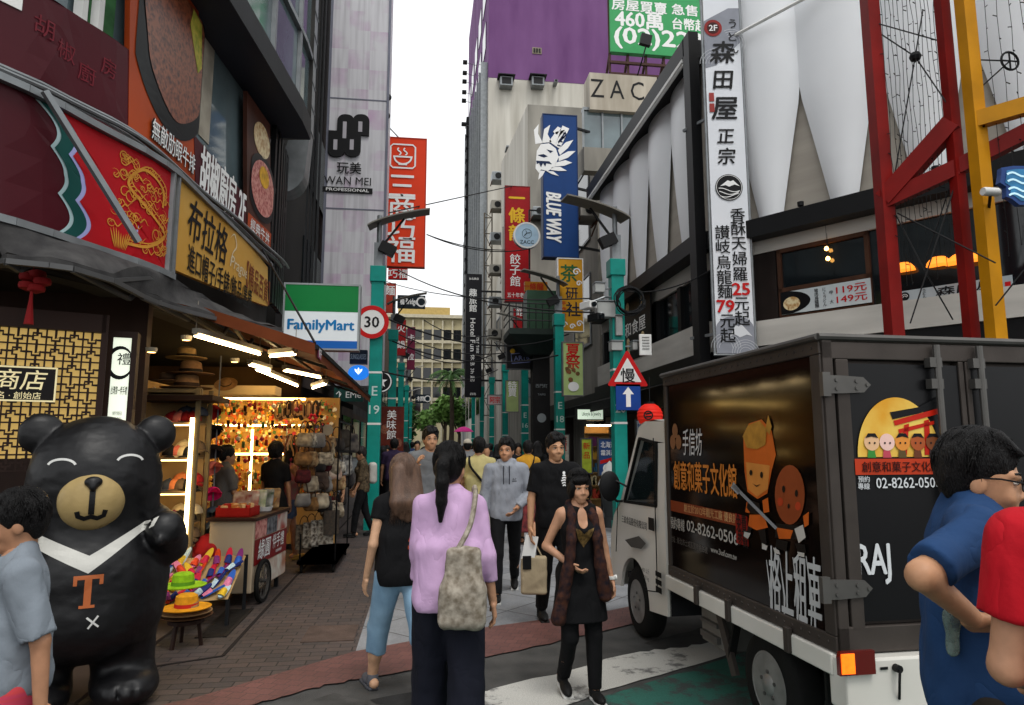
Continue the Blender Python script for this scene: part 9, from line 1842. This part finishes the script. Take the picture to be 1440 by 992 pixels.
mid('young woman shopper in floral top, denim shorts and yellow sandals', 413, 9.95, 115, 1.62, 'f', '#a8785a', hair='long', top=dict(m=M('floral cloth', '#8a7c78', .8, col2='#b0485a', vs=10, detail=1.5), sl=.0, hem=.83, e=.016), bot=dict(m=M('blue denim', '#3a4a68', .85, col2='#5a6c8a', vs=9), len=.3, e=.016), arms=((20, 6, 80, -8), (20, 8, 80, -8)), shoe=dict(m=cloth('#a8823a', .6), high=False))
JG = mid('man in a grey tee with a dark strap beside the bag rack', 470, 11.5, -10, 1.64, top=T('#7c8084'), bot=Bt('#17171a'), shoe=dict(m=cloth('#4a1f1c', .6)), arms=((6, 10, 14, 4), (20, 8, 60, -20)), head=(-20, 8, 0))
b = MB(); P_ = JG['P']; b.tube(catmull([P_(.1, -.02, 1.44), P_(.06, -.13, 1.28), P_(-.12, -.12, .98)], 5), .014, 5); b.v = [lw(JG, v) for v in b.v]; b.build('strap', [BLK], JG['root'], True, True)
JW = mid('woman in a black vest with patterned sleeves by the teal pole', 513, 12.6, -82, 1.6, 'f', hair='short', hairm=HAIRD, top=dict(m=M('patterned sleeves', '#6a5a44', .8, col2='#2a241c', vs=30), sl=1.3, hem=.84, e=.018), bot=Bt('#111113'), shoe=dict(m=SHO), arms=((6, 6, 24, 0), (6, 6, 30, 0)), head=(0, 14, 0))
t = thing('backpack', 'white backpack worn by the woman beside the teal pole', 'bag', tuple(wp(JW, 0, .17, 1.2)), rad(-82)); q = SDF(.016); q.box((0, .02, 0), (.13, .075, .19), .06, .02); q.noise(.006, 22, 3); sdf_build('bag_body', [q], [cloth('#b4b2ac', .8)], t)
mid('man in a dark purple tee seen from behind near the teal pole', 556, 15, 180, 1.76, lod=2, top=T('#2c2038'), bot=Bt('#202226'), shoe=dict(m=SHO), wid=1.1)
mid('woman with long dark hair beside the man in dark purple', 540, 15.4, 160, 1.6, 'f', lod=3, hair='long', top=T('#1d1b20'), bot=Bt('#1c1c20'))
JF = mid('woman in a mustard top and dark floral skirt seen from behind', 742, 11.6, 172, 1.7, 'f', hair='crop', top=T('#b8882a', sl=.6), bot=dict(m=M('floral skirt', '#2a2024', .85, col2='#8a3a3c', vs=16, detail=1.5), skirt=1, len=.85, flare=.05), shoe=dict(m=SHO))
b = MB(); P_ = JF['P']; b.tube(catmull([P_(-.11, .02, 1.45), P_(-.07, .13, 1.3), P_(.12, .12, 1.02)], 5), .014, 5); b.v = [lw(JF, v) for v in b.v]; b.build('strap', [BLK], JF['root'], True, True)
mid('man in a grey shirt and pale cap seen from behind', 658, 14.2, 180, 1.74, lod=2, hair='cap', top=T('#77787a', sl=.9), bot=Bt('#3a3a3c'), wid=1.12, shoe=dict(m=SHO))
far_ = [(637, 30, '#3a3c44', 'm', 'far man in slate grey walking beside the palm'), (645, 24, '#b83a4a', 'f', 'far woman in a coral red top in mid street'), (628, 22, '#a8a8a4', 'm', 'far man in a pale shirt left of mid street'), (690, 20, '#1c1c20', 'm', 'far man in black between the yellow polo and the grey hoodie'), (668, 27, '#8a8c90', 'f', 'far woman in light grey near the right poles'), (581, 25, '#2c3a5a', 'm', 'far man in dark blue near the left poles'), (652, 38, '#5a5448', 'm', 'tiny far man in olive at the end of the street'), (616, 34, '#c4b8a8', 'f', 'tiny far woman in cream at the end of the street'), (700, 17, '#2a2a30', 'f', 'far woman in charcoal behind the grey hoodie'), (728, 15.5, '#1d1f24', 'f', 'far woman with dark hair left of the mustard top'), (572, 19, '#5c2a34', 'f', 'far woman in wine red behind the girl with brown hair'), (530, 19, '#3a3634', 'm', 'far man in brown by the left shop fronts'), (622, 16, '#20242c', 'm', 'man in navy ahead of the woman carrying a child'), (641, 17.5, '#6a4a4a', 'f', 'woman in dusty rose left of the pale capped man'), (684, 13, '#26282a', 'm', 'man in charcoal behind the yellow polo'), (722, 18.5, '#b4b0a8', 'm', 'man in off white left of the mustard top'), (756, 15, '#1a1a1c', 'f', 'woman in black right of the mustard top'), (588, 18, '#7c8690', 'm', 'man in steel blue behind the tall man'), (664, 32, '#c8c4bc', 'm', 'tiny far man in white under the hotel sign'), (546, 17, '#141416', 'f', 'woman in black left of the man in dark purple')]
for k, (px_, d, c_, sx_, lab) in enumerate(far_): mid(lab, px_, d, (180, 170, 0, 180, 5)[k % 5], 1.58+.03*(k % 6), sx_, lod=3, hair='long' if sx_ == 'f' else 'crop', top=T(c_), bot=Bt(('#1c1d22', '#2c3448', '#4a463e')[k % 3]), shoe=dict(m=SHO), legs=((12, 4), (-10, -22)), group='people far down the street')
# driver
person('driver sitting behind the window of the white truck', tuple((TM @ Vector((.36, 2.44, -.20)))), TY+rad(180), 1.68, 'm', '#a87c60', 2, legs=((82, -2), (82, -2)), arms=((40, 8, 70, 0), (40, 8, 70, 0)), top=T('#3a3d45'), bot=Bt('#1c1d20'), dz0=0)
p = aY(652, 606, 34); t = thing('umbrella', 'tiny pink umbrella held up far down the street', 'umbrella', tuple(p)); b = MB(); b.grid(lambda u, v: p+Vector((.5*v*math.cos(u*6.2832), .5*v*math.sin(u*6.2832), .2-.25*v*v)), 16, 4); b.build('canopy', [M('umbrella pink', '#b82a7a', .7)], t, True); b = MB(); b.tube([p, p-Vector((0, 0, .7))], .012, 5); b.build('shaft', [STEEL], t)
